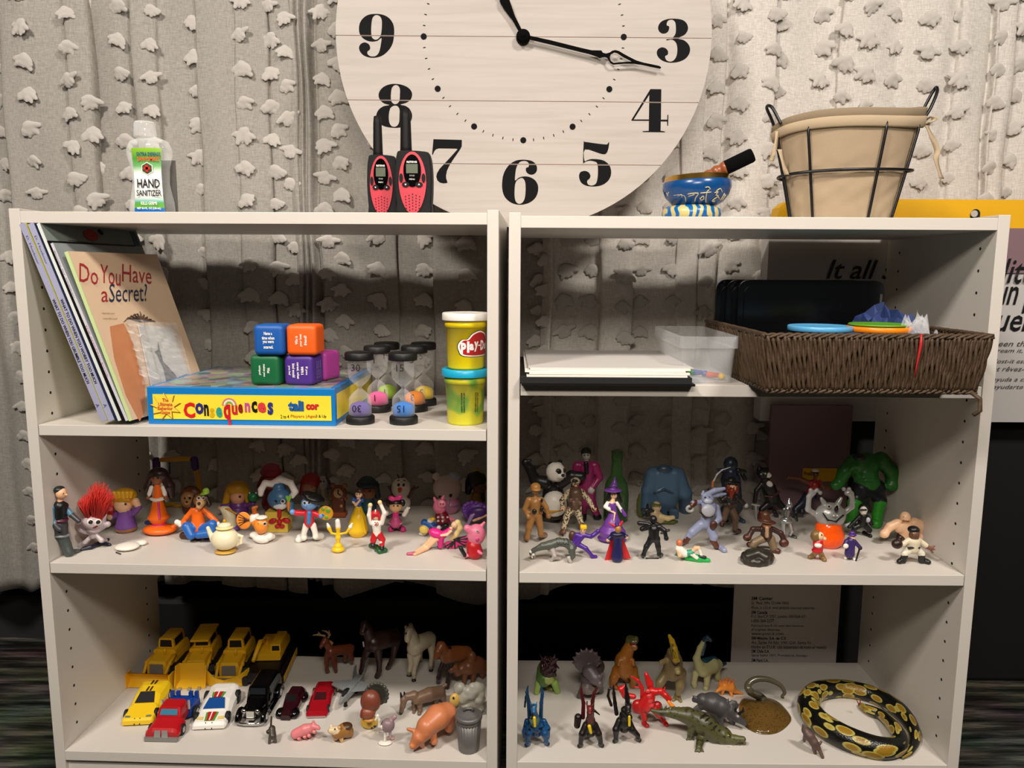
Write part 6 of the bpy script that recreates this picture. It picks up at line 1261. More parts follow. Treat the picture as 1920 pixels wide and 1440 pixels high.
F.part('body', [B_(1151, 928, 0, 6.5, 'sk2', 6, 7), L_([(1150, 935, 0, 3), (1148, 943, 0, 6)], 'sk2'), L_([(1148, 947, 0, 7.5), (1150, 956, 0, 6)], 'p'), L_([(1150, 960, 0, 7), (1149, 985, 0, 17), (1148, 1006, 0, 25)], 'p'), B_(1148, 1009, 0, 28, '#5a2c80', 22, 6), L_([(1139, 943, 0, 3.5), (1135, 950, -3, 3.5), (1142, 955, -8, 3.5)], 'w'), L_([(1157, 943, 0, 3), (1166, 958, -3, 3)], 'w'), L_([(1166, 956, -3, 3.2), (1172, 966, -4, 3.5)], 'p'), L_([(1144, 958, -8, 1.5), (1153, 962, -9, 1.5), (1151, 975, -13, 1.2)], 'sk2')] + eyes(1150, 928, 6, sz=.14))
F.part('hair', [L_([(1144, 924, 1, 4), (1140, 936, 2, 4)], 'k'), L_([(1157, 924, 1, 4.5), (1163, 940, 2, 4)], 'k'), B_(1151, 924, 3, 8, 'k', 6, 7)]); F.part('hat', [B_(1149, 919, 0, 17, 'p', 15, 2.5), L_([(1149, 917, 0, 8), (1152, 906, 0, 5), (1153, 895, 0, 1.5)], 'p'), L_([(1143, 912, -5, 1.5), (1157, 912, -5, 1.5)], '#4a2060')])
F = Fig('rock_giant', 'headless blue-grey rock giant figure at the back', 'figure', 1250, 970, Z3R, GR)
F.part('body', [X_b(1247, 905, 0, 27, 18, 30, '#45617a', 0, 12), B_(1244, 935, 0, 28, '#45617a', 19, 24), L_([(1224, 890, 0, 14), (1214, 920, -2, 11), (1212, 955, -3, 11)], '#45617a'), L_([(1270, 890, 0, 14), (1284, 925, -2, 13), (1285, 962, 'g', 13)], '#45617a'), X_b(1238, 962, 0, 11, 12, 12, '#3d5870', 0, 4), X_b(1262, 962, 0, 9, 12, 10, '#3d5870', 0, 4), B_(1246, 880, -12, 13, '#2c4256', 8, 9), L_([(1226, 925, -17, 1), (1245, 918, -20, 1), (1262, 925, -18, 1)], '#2c4256')], h=1.5, k=4)
F = Fig('green_shield', 'dim olive oval shield leaning beside the rock giant', 'toy part', 1200, 972, Z3R, GR)
F.part('shield_body', [B_(1202, 948, 6, 9, '#4a5226', 3, 26)])
F = Fig('kneeling_soldier', 'soldier figure crouching on a green base with a black gun', 'figure', 1240, 984, Z3R, GR)
F.part('body', [B_(1231, 950, 0, 9, '#c8b088', 9, 10), L_([(1228, 962, 0, 9), (1238, 972, 2, 9)], '#c8b088'), L_([(1238, 968, -4, 5), (1252, 972, -6, 5), (1262, 970, -6, 4)], '#e0c890'), L_([(1240, 975, 2, 7), (1262, 978, 2, 5)], '#5c6a30'), B_(1250, 980, 'g', 22, '#5c6a30', 10, 3)] + eyes(1233, 951, 8)); F.part('cap_band', [B_(1230, 946, 0, 10.5, 'ol', 10, 4)])
F.part('gun', [L_([(1214, 965, -4, 4), (1214, 946, -4, 2)], 'k'), L_([(1205, 956, -4, 3), (1224, 958, -5, 3)], 'k')])
F = Fig('wolf_figure', 'grey four-legged skeletal wolf figure at the front left', 'figure', 1035, 1052, Z3R, GR)
F.part('body', [L_([(1000, 1032, -4, 4), (1018, 1024, -2, 7), (1032, 1022, 0, 9), (1048, 1016, 0, 8), (1062, 1018, 0, 8), (1072, 1026, -2, 8)], '#4c5048'), L_([(1000, 1032, -4, 4), (996, 1038, -6, 4)], '#4c5048'), L_([(1036, 1030, -4, 5), (1040, 1042, -8, 3.5), (1034, 1053, 'g', 3)], '#b0a8a0'), L_([(1030, 1030, 2, 4), (1042, 1046, -4, 3), (1050, 1050, 'g', 3)], '#b0a8a0'), L_([(1072, 1030, -6, 7), (1074, 1042, -8, 5), (1068, 1055, 'g', 4)], '#4c5048'), L_([(1066, 1046, -10, 3.5), (1070, 1056, 'g', 3)], '#b0a8a0'), L_([(1003, 1036, -4, 2), (1002, 1048, 'g', 2)], '#b0a8a0')] + [L_([(1044 + i * 6, 1010, -2, 1.5), (1047 + i * 6, 1020, -9, 1.2)], '#2e322c') for i in range(4)])
F.part('bone_jaw', [B_(994, 1034, -8, 2.5, 'w'), B_(1000, 1040, -9, 2.5, 'w'), L_([(996, 1036, -8, 1.5), (998, 1046, -8, 1.3)], 'w')])
F = Fig('masked_runner', 'purple-suited figure with yellow hair running with a fist out', 'figure', 1093, 1046, Z3R, GR)
F.part('body', hum((1093, 995, 5.5), (1089, 1003, 9), (1080, 1018, 7), [(1076, 1010, 2), (1078, 1016, 4)], [(1108, 1006, -2), (1120, 997, -3)], [(1070, 1034, 2), (1078, 1028, 4)], [(1098, 1028, -3), (1110, 1047, 'g', 7)], sk='sk', top='#4a2488', pant='#4a2488', boot='#4a2488', hand='#4a2488', ar=4, lr=4.2) + [L_([(1120, 998, -3, 3.5), (1112, 1004, -4, 4)], '#4a2488')])
F.part('hair', [X_b(1094, 988, 0, 6, 5, 3.5, 'y', 0, 1.5)]); F.part('brown_pack', [B_(1073, 1005, 4, 7, '#4a3020', 6, 10)])
F = Fig('cloaked_villain', 'dark blue robed figure with a red-lined cape', 'figure', 1159, 1053, Z3R, GR)
F.part('body', [L_([(1158, 1005, 0, 9), (1158, 1020, 0, 8), (1157, 1048, 0, 11.5)], '#1c1c50'), B_(1158, 1002, -2, 14, '#141438', 9, 6), B_(1159, 992, -2, 6, '#b07a30', 6, 7), L_([(1150, 1002, 0, 4), (1142, 1010, -3, 4)], '#1c1c50'), L_([(1168, 1002, 0, 4), (1174, 1006, -3, 4)], '#1c1c50'), B_(1140, 1013, -4, 3.5, 'sk'), B_(1175, 1008, -4, 3.5, 'sk')])
F.part('helmet', [L_([(1157, 985, 0, 5), (1156, 978, 0, 2)], '#3a2070'), L_([(1152, 986, 0, 3), (1141, 980, 0, 1)], 'r'), L_([(1162, 985, 0, 3), (1167, 978, 0, 2)], 'r')])
q = [F.P((1146, 1010, 4)), F.P((1168, 1008, 4)), F.P((1183, 1047, 6)), F.P((1158, 1052, 10)), F.P((1134, 1052, 6))]
mb = MB(); qq = [V(p) for p in q]; mb.add(qq + [p + V((0, .002, 0)) for p in qq], [(4, 3, 2, 1, 0), (5, 6, 7, 8, 9)] + [(i, (i + 1) % 5, 5 + (i + 1) % 5, 5 + i) for i in range(5)], mat('#c41c20', .45)); mb.build('cape', F.obj)
F = Fig('ninja_figure', 'all-black ninja figure with a sword across his shoulder', 'figure', 1223, 1049, Z3R, GR)
F.part('body', hum((1225, 974, 7.5), (1226, 988, 13), (1226, 1008, 11), [(1204, 992, -2), (1216, 985, -6)], [(1246, 995, -3), (1249, 1008, -5)], [(1212, 1025, -2), (1207, 1045, 'g', -2)], [(1234, 1025, 0), (1236, 1044, 'g', 4)], sk='k', top='k', pant='k', boot='k', hand='k', ar=4.5, lr=5, face=0) + [L_([(1212, 1048, 'g', 1.5), (1234, 1048, 'g', 1.5)], 'k')]); F.part('club', [L_([(1218, 983, -6, 3), (1199, 981, -5, 4.5)], 'k')]); F.part('blade', [L_([(1240, 1000, -4, 2), (1254, 994, -5, 2.5)], 'k')])
F = Fig('soccer_player', 'soccer player figure lying on an oval green base', 'figure', 1300, 1052, Z3R, GR)
F.part('body', [B_(1274, 1018, 0, 6, '#c8744a', 6, 7), L_([(1273, 1028, 0, 7), (1284, 1038, -2, 7)], 'w'), L_([(1286, 1038, -2, 6), (1296, 1036, -4, 6)], '#3a9a78'), L_([(1270, 1030, -2, 3), (1274, 1042, -4, 3), (1284, 1047, 'g', 2.5)], 'sk'), L_([(1296, 1036, -4, 4), (1304, 1028, -4, 4), (1310, 1027, -4, 3.5)], 'sk'), L_([(1310, 1028, -4, 3.5), (1315, 1040, -5, 3)], 'w'), L_([(1296, 1038, -6, 4), (1306, 1046, -8, 3.5)], 'w'), L_([(1312, 1044, -6, 3.5), (1322, 1045, -8, 3)], 'k'), L_([(1308, 1050, 'g', 3.5), (1318, 1052, 'g', 3)], 'k')])
F.part('green_base', [L_([(1272, 1042, 'g', 5), (1290, 1050, 'g', 7), (1310, 1053, 'g', 7), (1328, 1054, 'g', 4)], '#1fae4a')], k=3)
F = Fig('rabbit_warrior', 'tall lavender-grey rabbit figure in a wide fighting stance with brown straps', 'figure', 1325, 1030, Z3R, GR)
lv = '#8f96b4'
F.part('body', [B_(1327, 936, -3, 12, lv, 11, 9), B_(1328, 940, -11, 8, '#b8bccc', 5, 5), L_([(1324, 928, 0, 5), (1340, 920, 4, 5), (1358, 916, 6, 3)], lv), L_([(1328, 932, 3, 4), (1345, 928, 8, 4.5), (1360, 926, 10, 2.5)], lv), L_([(1318, 927, 0, 4), (1319, 922, 0, 2.5)], lv), L_([(1328, 952, 0, 16), (1324, 970, 0, 10), (1322, 982, 0, 10)], lv), B_(1328, 958, -12, 13, '#b4b6c0', 6, 12), L_([(1314, 942, 0, 5), (1300, 943, -3, 5)], lv), L_([(1303, 942, -3, 5), (1297, 948, -5, 5)], '#5a2e1c'), L_([(1343, 952, 0, 7), (1348, 972, -4, 6), (1340, 982, -6, 5)], lv), L_([(1314, 984, 0, 9), (1298, 998, 0, 8), (1288, 1010, 0, 5)], lv), L_([(1329, 986, 0, 8), (1338, 1006, -2, 8), (1337, 1016, -3, 5)], lv), L_([(1292, 1005, 0, 6), (1285, 1016, 0, 5)], '#5a2e1c'), L_([(1337, 1014, -3, 6), (1343, 1024, -4, 5)], '#5a2e1c'), L_([(1284, 1019, 'g', 5), (1275, 1024, 'g', 4)], lv), L_([(1344, 1026, 'g', 5), (1358, 1036, 'g', 5)], lv)] + eyes(1326, 935, 11, 'k', .35, .13, -.2, .95))
F.part('strap', [L_([(1313, 946, -6, 1.8), (1313, 960, -14, 1.8), (1322, 970, -14, 1.8), (1336, 968, -12, 1.8)], '#3a1a12')]); F.part('ring_blade', [L_([(1294 + 6 * math.cos(a), 954 + 5 * math.sin(a), -6, 2.2) for a in [i * .5 for i in range(13)]], 'lg')]); F.part('pouch', [B_(1338, 985, -9, 7, '#4a261c', 4, 9, 20)])
F = Fig('pirate_figure', 'pirate figure with a red beard, tricorn hat and raised curved sword', 'figure', 1375, 1005, Z3R, GR)
F.part('body', hum((1373, 915, 8), (1371, 932, 12), (1368, 950, 9), [(1352, 940, 0), (1340, 925, -2)], [(1390, 940, -2), (1398, 947, -4)], [(1358, 972, -1), (1354, 985, 3)], [(1380, 970, -2), (1378, 1000, 'g', 8)], sk='sk', top='#2a241e', pant='#5c4634', boot='#3a2018', ar=4.5, lr=5.5, hand='lg') + [L_([(1360, 946, -5, 3.5), (1380, 948, -6, 3.5)], '#3a2c22'), L_([(1366, 950, 4, 8), (1374, 975, 6, 7)], '#201c18')])
F.part('beard', [L_([(1372, 920, -6, 6), (1371, 932, -8, 3)], '#8a2c12'), B_(1365, 916, -1, 4, '#7a2a14', 4, 9), B_(1381, 917, 0, 4, '#7a2a14', 4, 10)]); F.part('tricorn_hat', [B_(1371, 903, 0, 16, '#16120f', 12, 3, 8), B_(1371, 899, 0, 9, '#16120f', 8, 5)]); F.part('curved_sword', [L_([(1336, 912, -4, 2.5), (1337, 903, -5, 2.5)], '#c07040'), L_([(1338, 902, -5, 1.6), (1344, 890, -5, 1.6), (1354, 881, -5, 1.4), (1370, 876, -5, .8)], 'sil')])
F = Fig('octopus_figure', 'dark blue figure with a domed hood behind the pirate', 'figure', 1372, 980, Z3R, GR)
F.part('body', [B_(1370, 870, 0, 13, '#172230', 12, 14), L_([(1370, 886, 0, 12), (1368, 900, 2, 16)], '#1c2436'), L_([(1355, 882, 0, 5), (1344, 880, -2, 2)], '#141c28'), L_([(1384, 882, 0, 5), (1397, 884, -2, 3)], '#101216'), L_([(1392, 890, -2, 4), (1397, 898, -3, 4)], '#101216'), L_([(1370, 900, 4, 18), (1376, 950, 4, 16)], '#24303a'), L_([(1380, 975, 'g', 6), (1394, 981, 'g', 4)], '#44586a'), L_([(1360, 955, 4, 9), (1362, 978, 'g', 6)], '#24303a')])
F = Fig('cat_figure', 'black cat figure with a white bib standing on its hind legs with a sword', 'figure', 1432, 975, Z3R, GR)
F.part('body', [B_(1430, 888, 0, 12, 'k', 12, 11), L_([(1424, 880, 1, 5), (1422, 870, 1, 1.5)], 'k'), L_([(1438, 880, -1, 4), (1440, 876, 0, 1.5)], 'k'), B_(1441, 891, -8, 5, 'w', 5, 5), B_(1446, 892, -9, 1.8, 'k'), L_([(1433, 898, 0, 7), (1441, 915, 2, 13), (1448, 935, 4, 14)], 'k'), B_(1443, 907, -7, 6, 'w', 5, 5, 20), L_([(1430, 905, 0, 4.5), (1418, 920, -4, 4), (1415, 940, -6, 4)], 'k'), L_([(1456, 940, 4, 8), (1472, 955, 4, 5), (1474, 966, 4, 4)], 'k'), L_([(1440, 945, 2, 7), (1428, 955, 0, 5), (1428, 968, 0, 5)], 'k'), L_([(1452, 960, 6, 4), (1456, 970, 'g', 4)], 'k')] + [B_(1435, 888, -11, 1.6, 'sil'), B_(1427, 889, -11, 1.4, 'sil')])
F.part('belt', [L_([(1435, 930, -9, 2), (1448, 932, -11, 2), (1461, 922, -6, 2)], '#4a1c14')]); F.part('boots', [L_([(1428, 962, -2, 6), (1426, 975, 'g', 6)], '#6a2c1c')]); F.part('sword', [L_([(1410, 946, -8, 1.6), (1424, 948, -8, 1.6)], 'lg'), L_([(1417, 948, -8, 2), (1418, 982, -8, 1)], 'lg')])
F = Fig('explorer_figure', 'brown explorer figure in a fedora and leather jacket with big gloves', 'figure', 1438, 1036, Z3R, GR)
F.part('body', [B_(1438, 983, -2, 8.5, '#b8784c', 8, 8), L_([(1437, 992, 0, 11), (1437, 1006, 0, 10)], '#38201a'), L_([(1438, 990, -9, 3), (1438, 1006, -10, 3)], '#a88a6a'), L_([(1427, 992, 0, 5), (1412, 992, -2, 5), (1405, 1004, -4, 5)], '#38201a'), B_(1401, 1008, -5, 8, '#4a2418', 7, 7), L_([(1449, 992, 0, 5), (1464, 1000, -2, 5), (1470, 1012, -4, 5)], '#38201a'), B_(1470, 1018, -5, 9, '#4a2418', 7, 8), L_([(1430, 1010, 0, 8), (1414, 1018, -2, 7), (1412, 1022, -3, 7)], '#7a664c'), L_([(1445, 1010, 0, 8), (1450, 1025, -2, 7)], '#7a664c'), L_([(1414, 1026, 'g', 6), (1404, 1025, 'g', 5)], '#4a2418'), L_([(1450, 1036, 'g', 6.5), (1458, 1038, 'g', 5.5)], '#4a2418')])
F.part('fedora', [B_(1438, 978, -2, 17, '#4c2c1c', 14, 3, 6), L_([(1436, 974, 0, 9), (1435, 966, 0, 8)], '#52301e')])
F = Fig('knight_figure', 'silver armoured knight figure', 'figure', 1480, 1010, Z3R, GR)
F.part('armour_body', [B_(1480, 946, 0, 6, 'sil', 6, 7), L_([(1479, 940, 0, 3), (1480, 934, 0, 1)], 'sil'), L_([(1477, 955, 0, 7), (1476, 966, 0, 6)], 'g'), B_(1474, 976, 0, 11, 'sil', 9, 6), L_([(1470, 955, 0, 3), (1467, 966, -2, 3)], 'g'), L_([(1484, 955, 0, 3.5), (1491, 967, -3, 3), (1494, 976, -4, 2.5)], 'dg'), L_([(1469, 980, 0, 4), (1470, 1000, 0, 3.5)], 'sil'), L_([(1481, 980, 0, 4), (1485, 995, 0, 3.5), (1482, 1002, 0, 3)], 'sil'), L_([(1470, 1003, 'g', 3.5), (1466, 1006, 'g', 3)], 'sil'), L_([(1482, 1006, 'g', 3.5), (1491, 1010, 'g', 3)], 'g')], vmat(.22, metal=.8))
F = Fig('coiled_rope_toy', 'dark coiled snake-like lump lying at the shelf front', 'toy', 1420, 1060, Z3R, GR)
F.part('coil', [L_([(1420 + 24 * math.cos(a), 1052 + 10 * math.sin(a), 'g', 8) for a in [i * .5 for i in range(13)]], '#2a2820'), L_([(1402, 1044, -2, 8), (1420, 1038, 4, 8), (1436, 1046, -2, 8)], '#2a2820'), B_(1418, 1054, 'g', 16, '#2a2820', 14, 7)], k=3)
F = Fig('basketball_figure', 'leaning basketball player figure in a red shirt with one arm out', 'figure', 1510, 975, Z3R, GR)
F.part('body', hum((1529, 888, 6.5), (1527, 905, 13), (1518, 928, 9), [(1498, 896, 0), (1480, 895, 0)], [(1545, 915, 2), (1556, 916, 2)], [(1503, 945, 0), (1492, 962, -2)], [(1512, 945, 4), (1504, 960, 4)], sk='#6a3c26', top='#8e1a1c', slv='#6a3c26', pant='#10182c', boot='#22242c', ar=4, lr=7)); F.part('headband', [B_(1529, 882, 0, 6.5, 'w', 6.5, 3)]); F.part('shoe', [L_([(1492, 962, -2, 6), (1486, 968, 'g', 6)], 'dg')])
F = Fig('grinning_beast', 'silver-grey grinning beast bust with raised arms on an orange stand', 'figure', 1555, 1024, Z3R, GR)
F.part('beast_body', [B_(1557, 966, 0, 28, 'lg', 22, 24), L_([(1530, 965, 0, 5), (1515, 955, -1, 5), (1517, 932, -2, 4.5), (1522, 925, -2, 6)], 'lg'), L_([(1582, 962, 0, 5), (1597, 950, -1, 5), (1597, 932, -2, 4.5), (1592, 924, -2, 6)], 'lg'), L_([(1545, 943, 0, 5), (1540, 935, 0, 3)], 'lg'), L_([(1572, 942, 0, 5), (1577, 934, 0, 3)], 'lg')] + [B_(1520 + i * 6, 919 + (i % 2) * 5, -3, 4, 'lg') for i in range(4)] + [B_(1582 + i * 5, 917 + (i % 2) * 8, -3, 4, 'lg') for i in range(4)] + eyes(1562, 952, 22, 'k', .35, .1, -.1, .95, True) + [B_(1568, 955, -25, 4, 'k')] + [L_([(1543, 962, -23, 1.4), (1552, 975, -26, 1.4), (1568, 978, -26, 1.4), (1582, 966, -20, 1.4)], 'k'), B_(1563, 967, -26, 2.2, 'w'), B_(1570, 967, -26, 2.2, 'w')], vmat(.3, metal=.25), h=1.4, k=3)
F.part('orange_stand', [L_([(1554, 992, 0, 24), (1554, 1012, 0, 27)], '#ff5a10'), B_(1554, 1012, 0, 29, '#ff5a10', 24, 12)], vmat(.15), label='translucent orange stand')
F = Fig('dwarf_figure', 'tiny dwarf figure in red with crossed arms, facing right', 'figure', 1532, 1052, Z3R, GR)
F.part('body', [B_(1537, 1005, -2, 7.5, 'sk2', 7, 8), B_(1546, 1010, -4, 3.5, 'sk2'), L_([(1534, 1018, 0, 9), (1534, 1028, 0, 9)], 'r'), B_(1534, 1023, -8, 7, 'w', 4, 4), L_([(1528, 1020, -3, 3.5), (1540, 1024, -8, 3)], 'r'), B_(1532, 1032, 0, 10, 'r', 8, 5), L_([(1529, 1036, 0, 5), (1524, 1046, 'g', 5), (1518, 1048, 'g', 4)], '#8a6a3a'), L_([(1538, 1036, 0, 5), (1542, 1049, 'g', 5), (1546, 1053, 'g', 4)], '#8a6a3a')] + [B_(1541, 1003, -9, 1.2, 'k')]); F.part('cap', [B_(1530, 1005, 1, 10, '#7a5e30', 9, 11)])
F = Fig('top_hat_figure', 'tiny figure in a long purple coat and hat with a black cane', 'figure', 1597, 1050, Z3R, GR)
F.part('body', [B_(1598, 1008, 0, 5.5, 'sk', 5, 5), L_([(1595, 1014, 0, 8), (1593, 1038, 0, 9)], '#35235e'), L_([(1587, 1015, 0, 4), (1583, 1024, -4, 4)], '#35235e'), L_([(1602, 1015, 0, 4), (1612, 1026, -3, 3.5)], '#35235e'), B_(1586, 1024, -8, 5, 'w', 3, 5), B_(1613, 1028, -4, 3.5, 'k'), L_([(1589, 1046, 'g', 3.5), (1585, 1049, 'g', 3)], 'w'), L_([(1597, 1046, 'g', 3.5), (1602, 1051, 'g', 3)], 'w')]); F.part('hat', [B_(1598, 1003, 0, 8, '#4a2a78', 7, 2), B_(1598, 999, 0, 5.5, '#4a2a78', 5, 4)]); F.part('cane', [L_([(1612, 1028, -6, 1.8), (1605, 1051, -6, 1.5)], 'k')])
F = Fig('sunglasses_figure', 'crouching black-clad figure with sunglasses and silver armour plates', 'figure', 1615, 1006, Z3R, GR)
F.part('body', [B_(1619, 957, -2, 7, 'w', 6, 8), L_([(1619, 968, 0, 8), (1617, 980, 0, 8)], 'k'), L_([(1612, 968, 0, 3.5), (1600, 980, -2, 3.5), (1592, 988, -3, 3.5)], 'k'), L_([(1626, 968, 0, 3.5), (1634, 982, -2, 4)], 'k'), L_([(1614, 984, 0, 5), (1602, 990, -2, 5), (1600, 1000, 0, 4)], 'k'), L_([(1621, 984, 0, 5), (1630, 994, -3, 5)], 'k'), L_([(1630, 996, -3, 3.5), (1632, 1004, 'g', 3)], 'sil'), L_([(1620, 1002, 'g', 4), (1632, 1008, 'g', 3.5)], 'k'), B_(1628, 975, -7, 4, 'sil', 3, 5)]); F.part('hood', [B_(1619, 954, 3, 9.5, 'k', 8, 10)]); F.part('sunglasses', [L_([(1614, 956, -8, 1.8), (1624, 956, -8, 1.8)], 'k')]); F.part('chain_plate', [L_([(1586, 985, 0, 3), (1605, 978, 2, 3)], 'sil')])
F = Fig('green_brute', 'large headless muscular green figure in torn dark trousers', 'figure', 1625, 985, Z3R, GR)
F.part('body', [B_(1622, 870, 0, 30, '#1f6a20', 18, 22), L_([(1620, 885, 0, 23), (1628, 905, 0, 20)], '#20691f'), B_(1610, 872, -12, 13, '#20691f', 7, 11), B_(1634, 872, -12, 13, '#20691f', 7, 11), L_([(1600, 865, 0, 13), (1583, 885, -2, 12), (1574, 905, -3, 10)], '#20691f'), B_(1568, 910, -6, 11, '#20691f', 9, 9), L_([(1652, 862, 0, 15), (1672, 885, -2, 13), (1674, 905, -3, 11)], '#20691f'), B_(1672, 910, -6, 14, '#20691f', 11, 11), L_([(1616, 915, 0, 18), (1640, 915, 0, 18)], '#10141c'), L_([(1612, 925, 0, 13), (1602, 940, -4, 11)], '#10141c'), L_([(1642, 925, 0, 14), (1650, 938, -4, 12)], '#10141c'), L_([(1602, 945, -6, 13), (1598, 962, -6, 9), (1596, 975, -4, 9)], '#2f9424'), L_([(1650, 942, -6, 11), (1645, 965, -6, 9), (1645, 980, -6, 9)], '#2f9424'), L_([(1596, 976, 'g', 10), (1590, 982, 'g', 8)], '#2f9424'), L_([(1645, 982, 'g', 9), (1642, 990, 'g', 9)], '#2f9424'), B_(1612, 857, -10, 11, 'k', 8, 7)] + [L_([(1612 + j * 2, 890 + i * 6, -22, .9), (1640, 889 + i * 6, -22, .9)], '#1c6a24') for j, i in ((0, 0), (1, 1), (2, 2))], h=1.5, k=4)
F = Fig('strongman_figure', 'bald bare-chested strongman figure with a moustache and huge fists', 'figure', 1698, 1020, Z3R, GR)
F.part('body', [B_(1697, 971, -2, 10, 'sk2', 10, 12), L_([(1688, 988, 0, 12), (1708, 988, 0, 12)], 'sk2'), L_([(1698, 992, 0, 14), (1698, 1004, 0, 11)], 'sk2'), L_([(1682, 982, 0, 9), (1668, 988, -2, 8), (1660, 998, -4, 7)], 'sk2'), B_(1658, 1001, -6, 9, 'sk2', 8, 8), L_([(1714, 980, 0, 10), (1731, 986, -2, 10), (1735, 1002, -4, 8)], 'sk2'), B_(1733, 1007, -6, 11, 'sk2', 9, 9), L_([(1690, 1008, 0, 9), (1706, 1008, 0, 9)], '#3a1c1c'), L_([(1690, 1012, 0, 7), (1688, 1018, 'g', 6)], '#3a1c1c'), L_([(1706, 1012, 0, 7), (1710, 1018, 'g', 6)], '#3a1c1c')] + eyes(1698, 970, 9, 'k', .36, .12) + [L_([(1693, 977, -11, 1.5), (1703, 977, -11, 1.5)], '#8a5a2a')])
F = Fig('adventurer_figure', 'dark-haired figure in a cream outfit and black boots holding a brown bag', 'figure', 1713, 1056, Z3R, GR)
F.part('body', [B_(1714, 1003, -2, 9, '#6a4636', 9, 11), L_([(1707, 1014, 0, 8), (1719, 1014, 0, 8)], '#d8ccb0'), L_([(1713, 1016, 0, 12), (1712, 1028, 0, 11)], '#d8ccb0'), L_([(1702, 1014, 0, 5), (1694, 1020, -3, 5), (1690, 1022, -4, 4)], '#d8ccb0'), L_([(1724, 1014, 0, 5), (1735, 1022, -3, 5)], '#d8ccb0'), L_([(1738, 1025, -4, 4), (1744, 1028, -5, 4)], '#7a5040'), L_([(1746, 1027, -5, 2), (1752, 1024, -6, 1.8)], '#7a5040'), L_([(1746, 1029, -5, 2), (1752, 1030, -6, 1.8)], '#7a5040'), L_([(1746, 1032, -5, 2), (1749, 1036, -6, 1.8)], '#7a5040'), L_([(1706, 1030, 0, 8), (1696, 1038, -2, 6)], '#e0d8c4'), L_([(1718, 1030, 0, 8), (1728, 1038, -2, 6)], '#e0d8c4'), L_([(1696, 1042, -2, 6), (1693, 1052, 0, 6)], 'k'), L_([(1728, 1042, -2, 6), (1728, 1052, 0, 6)], 'k'), L_([(1692, 1055, 'g', 6), (1686, 1057, 'g', 5)], 'k'), L_([(1730, 1055, 'g', 6), (1740, 1058, 'g', 5)], 'k')] + eyes(1714, 1002, 8, 'k', .36, .12)); F.part('hair', [B_(1713, 993, 1, 10.5, 'k', 10, 7)]); F.part('belt', [L_([(1703, 1027, -9, 2), (1724, 1027, -9, 2)], 'k')]); F.part('brown_bag', [B_(1682, 1020, -5, 10, '#2e1c16', 8, 9), B_(1688, 1010, -3, 5, '#2e1c16', 4, 6)])
# ------------------------------------------------------------ bottom left shelf: vehicles
class Veh:
    """hard-surface toy in its own frame: a = sideways, l = back from the nose, z = up (metres); placed by the shelf
    points under its nose and its tail"""
    def __init__(s, name, label, fr, rr_, cat='toy vehicle', Z=Z4, group=GV):
        s.A = atZ(*fr, Z); s.B = atZ(*rr_, Z); s.L = (s.B - s.A).length; s.l = (s.B - s.A).normalized(); s.a = V((s.l.y, -s.l.x, 0)); s.k = scale_at(s.A)
        s.root = tag(empty(name, (s.A + s.B) / 2), label, cat, group); s.Z = Z
    def p(s, a, l, z): return s.A + s.a * a + s.l * l + ZZ * z
    def box(s, name, a, l, z, ha, hl, hz, m, bev=.0006, par=None, build=True, mb=None):
        mb2 = mb or MB(); mb2.box(s.p(a, l, z), (ha, hl, hz), m, s.a, s.l, bev=bev)
        return mb2.build(name, par or s.root) if build else mb2
    def loft(s, name, st, m, par=None, n=12, pw=3.0, mb=None, build=True):
        """stations (l, half width, z low, z high, [half width at top])"""
        mb2 = mb or MB(); vs = []
        for q in st:
            l, w_, z0, z1 = q[:4]; wt = q[4] if len(q) > 4 else w_ * .8
            pr = [(-w_, z0 + (z1 - z0) * .12), (-w_ * .93, z0), (w_ * .93, z0), (w_, z0 + (z1 - z0) * .12), (w_, z0 + (z1 - z0) * .5), ((w_ + wt) / 2, z0 + (z1 - z0) * .8), (wt, z1 - (z1 - z0) * .06), (wt * .8, z1), (-wt * .8, z1), (-wt, z1 - (z1 - z0) * .06), (-(w_ + wt) / 2, z0 + (z1 - z0) * .8), (-w_, z0 + (z1 - z0) * .5)]
            vs += [s.p(a, l, z) for a, z in pr]
        K = 12; fs = [(j * K + i, j * K + (i + 1) % K, (j + 1) * K + (i + 1) % K, (j + 1) * K + i) for j in range(len(st) - 1) for i in range(K)]
        fs += [tuple(range(K))[::-1], tuple((len(st) - 1) * K + i for i in range(K))]
        mb2.add(vs, fs, m, False)
        return mb2.build(name, par or s.root) if build else mb2
    def wheel(s, a, l, r, w_, hub='#b8b8b8', tyre='#0c0c0d'):
        sg = 1 if a > 0 else -1; mt = mat(tyre, .7)
        o = MB().lathe(s.p(a - sg * w_ / 2, l, r), [(r * .8, 0), (r, w_ * .15), (r, w_ * .85), (r * .85, w_), (r * .55, w_)], mt, 20, Z=s.a * sg).build('wheel', s.root)
        MB().lathe(s.p(a + sg * w_ * .45, l, r), [(r * .6, 0), (r * .55, .0008), (r * .2, .0012), (0, .0016)], mat(hub, .3, metal=.6), 12, Z=s.a * sg).build('hub', o)
        return o
    def quad(s, name, pts, m, t=.0005, par=None):
        P = [s.p(*q) for q in pts]; n = (P[1] - P[0]).cross(P[2] - P[0]).normalized()
        if n.dot(EYE - P[0]) < 0: n = -n
        K = len(P); mb = MB(); mb.add(P + [q + n * t for q in P], [tuple(range(K))[::-1], tuple(K + i for i in range(K))] + [(i, (i + 1) % K, K + (i + 1) % K, K + i) for i in range(K)], m); return mb.build(name, par or s.root)
ye = mat('#e8b21a', .42, bump=.08, name='yellow_plastic'); mdark = mat('#0b0b0c', .5); mgrey = mat('#7a766e', .5)
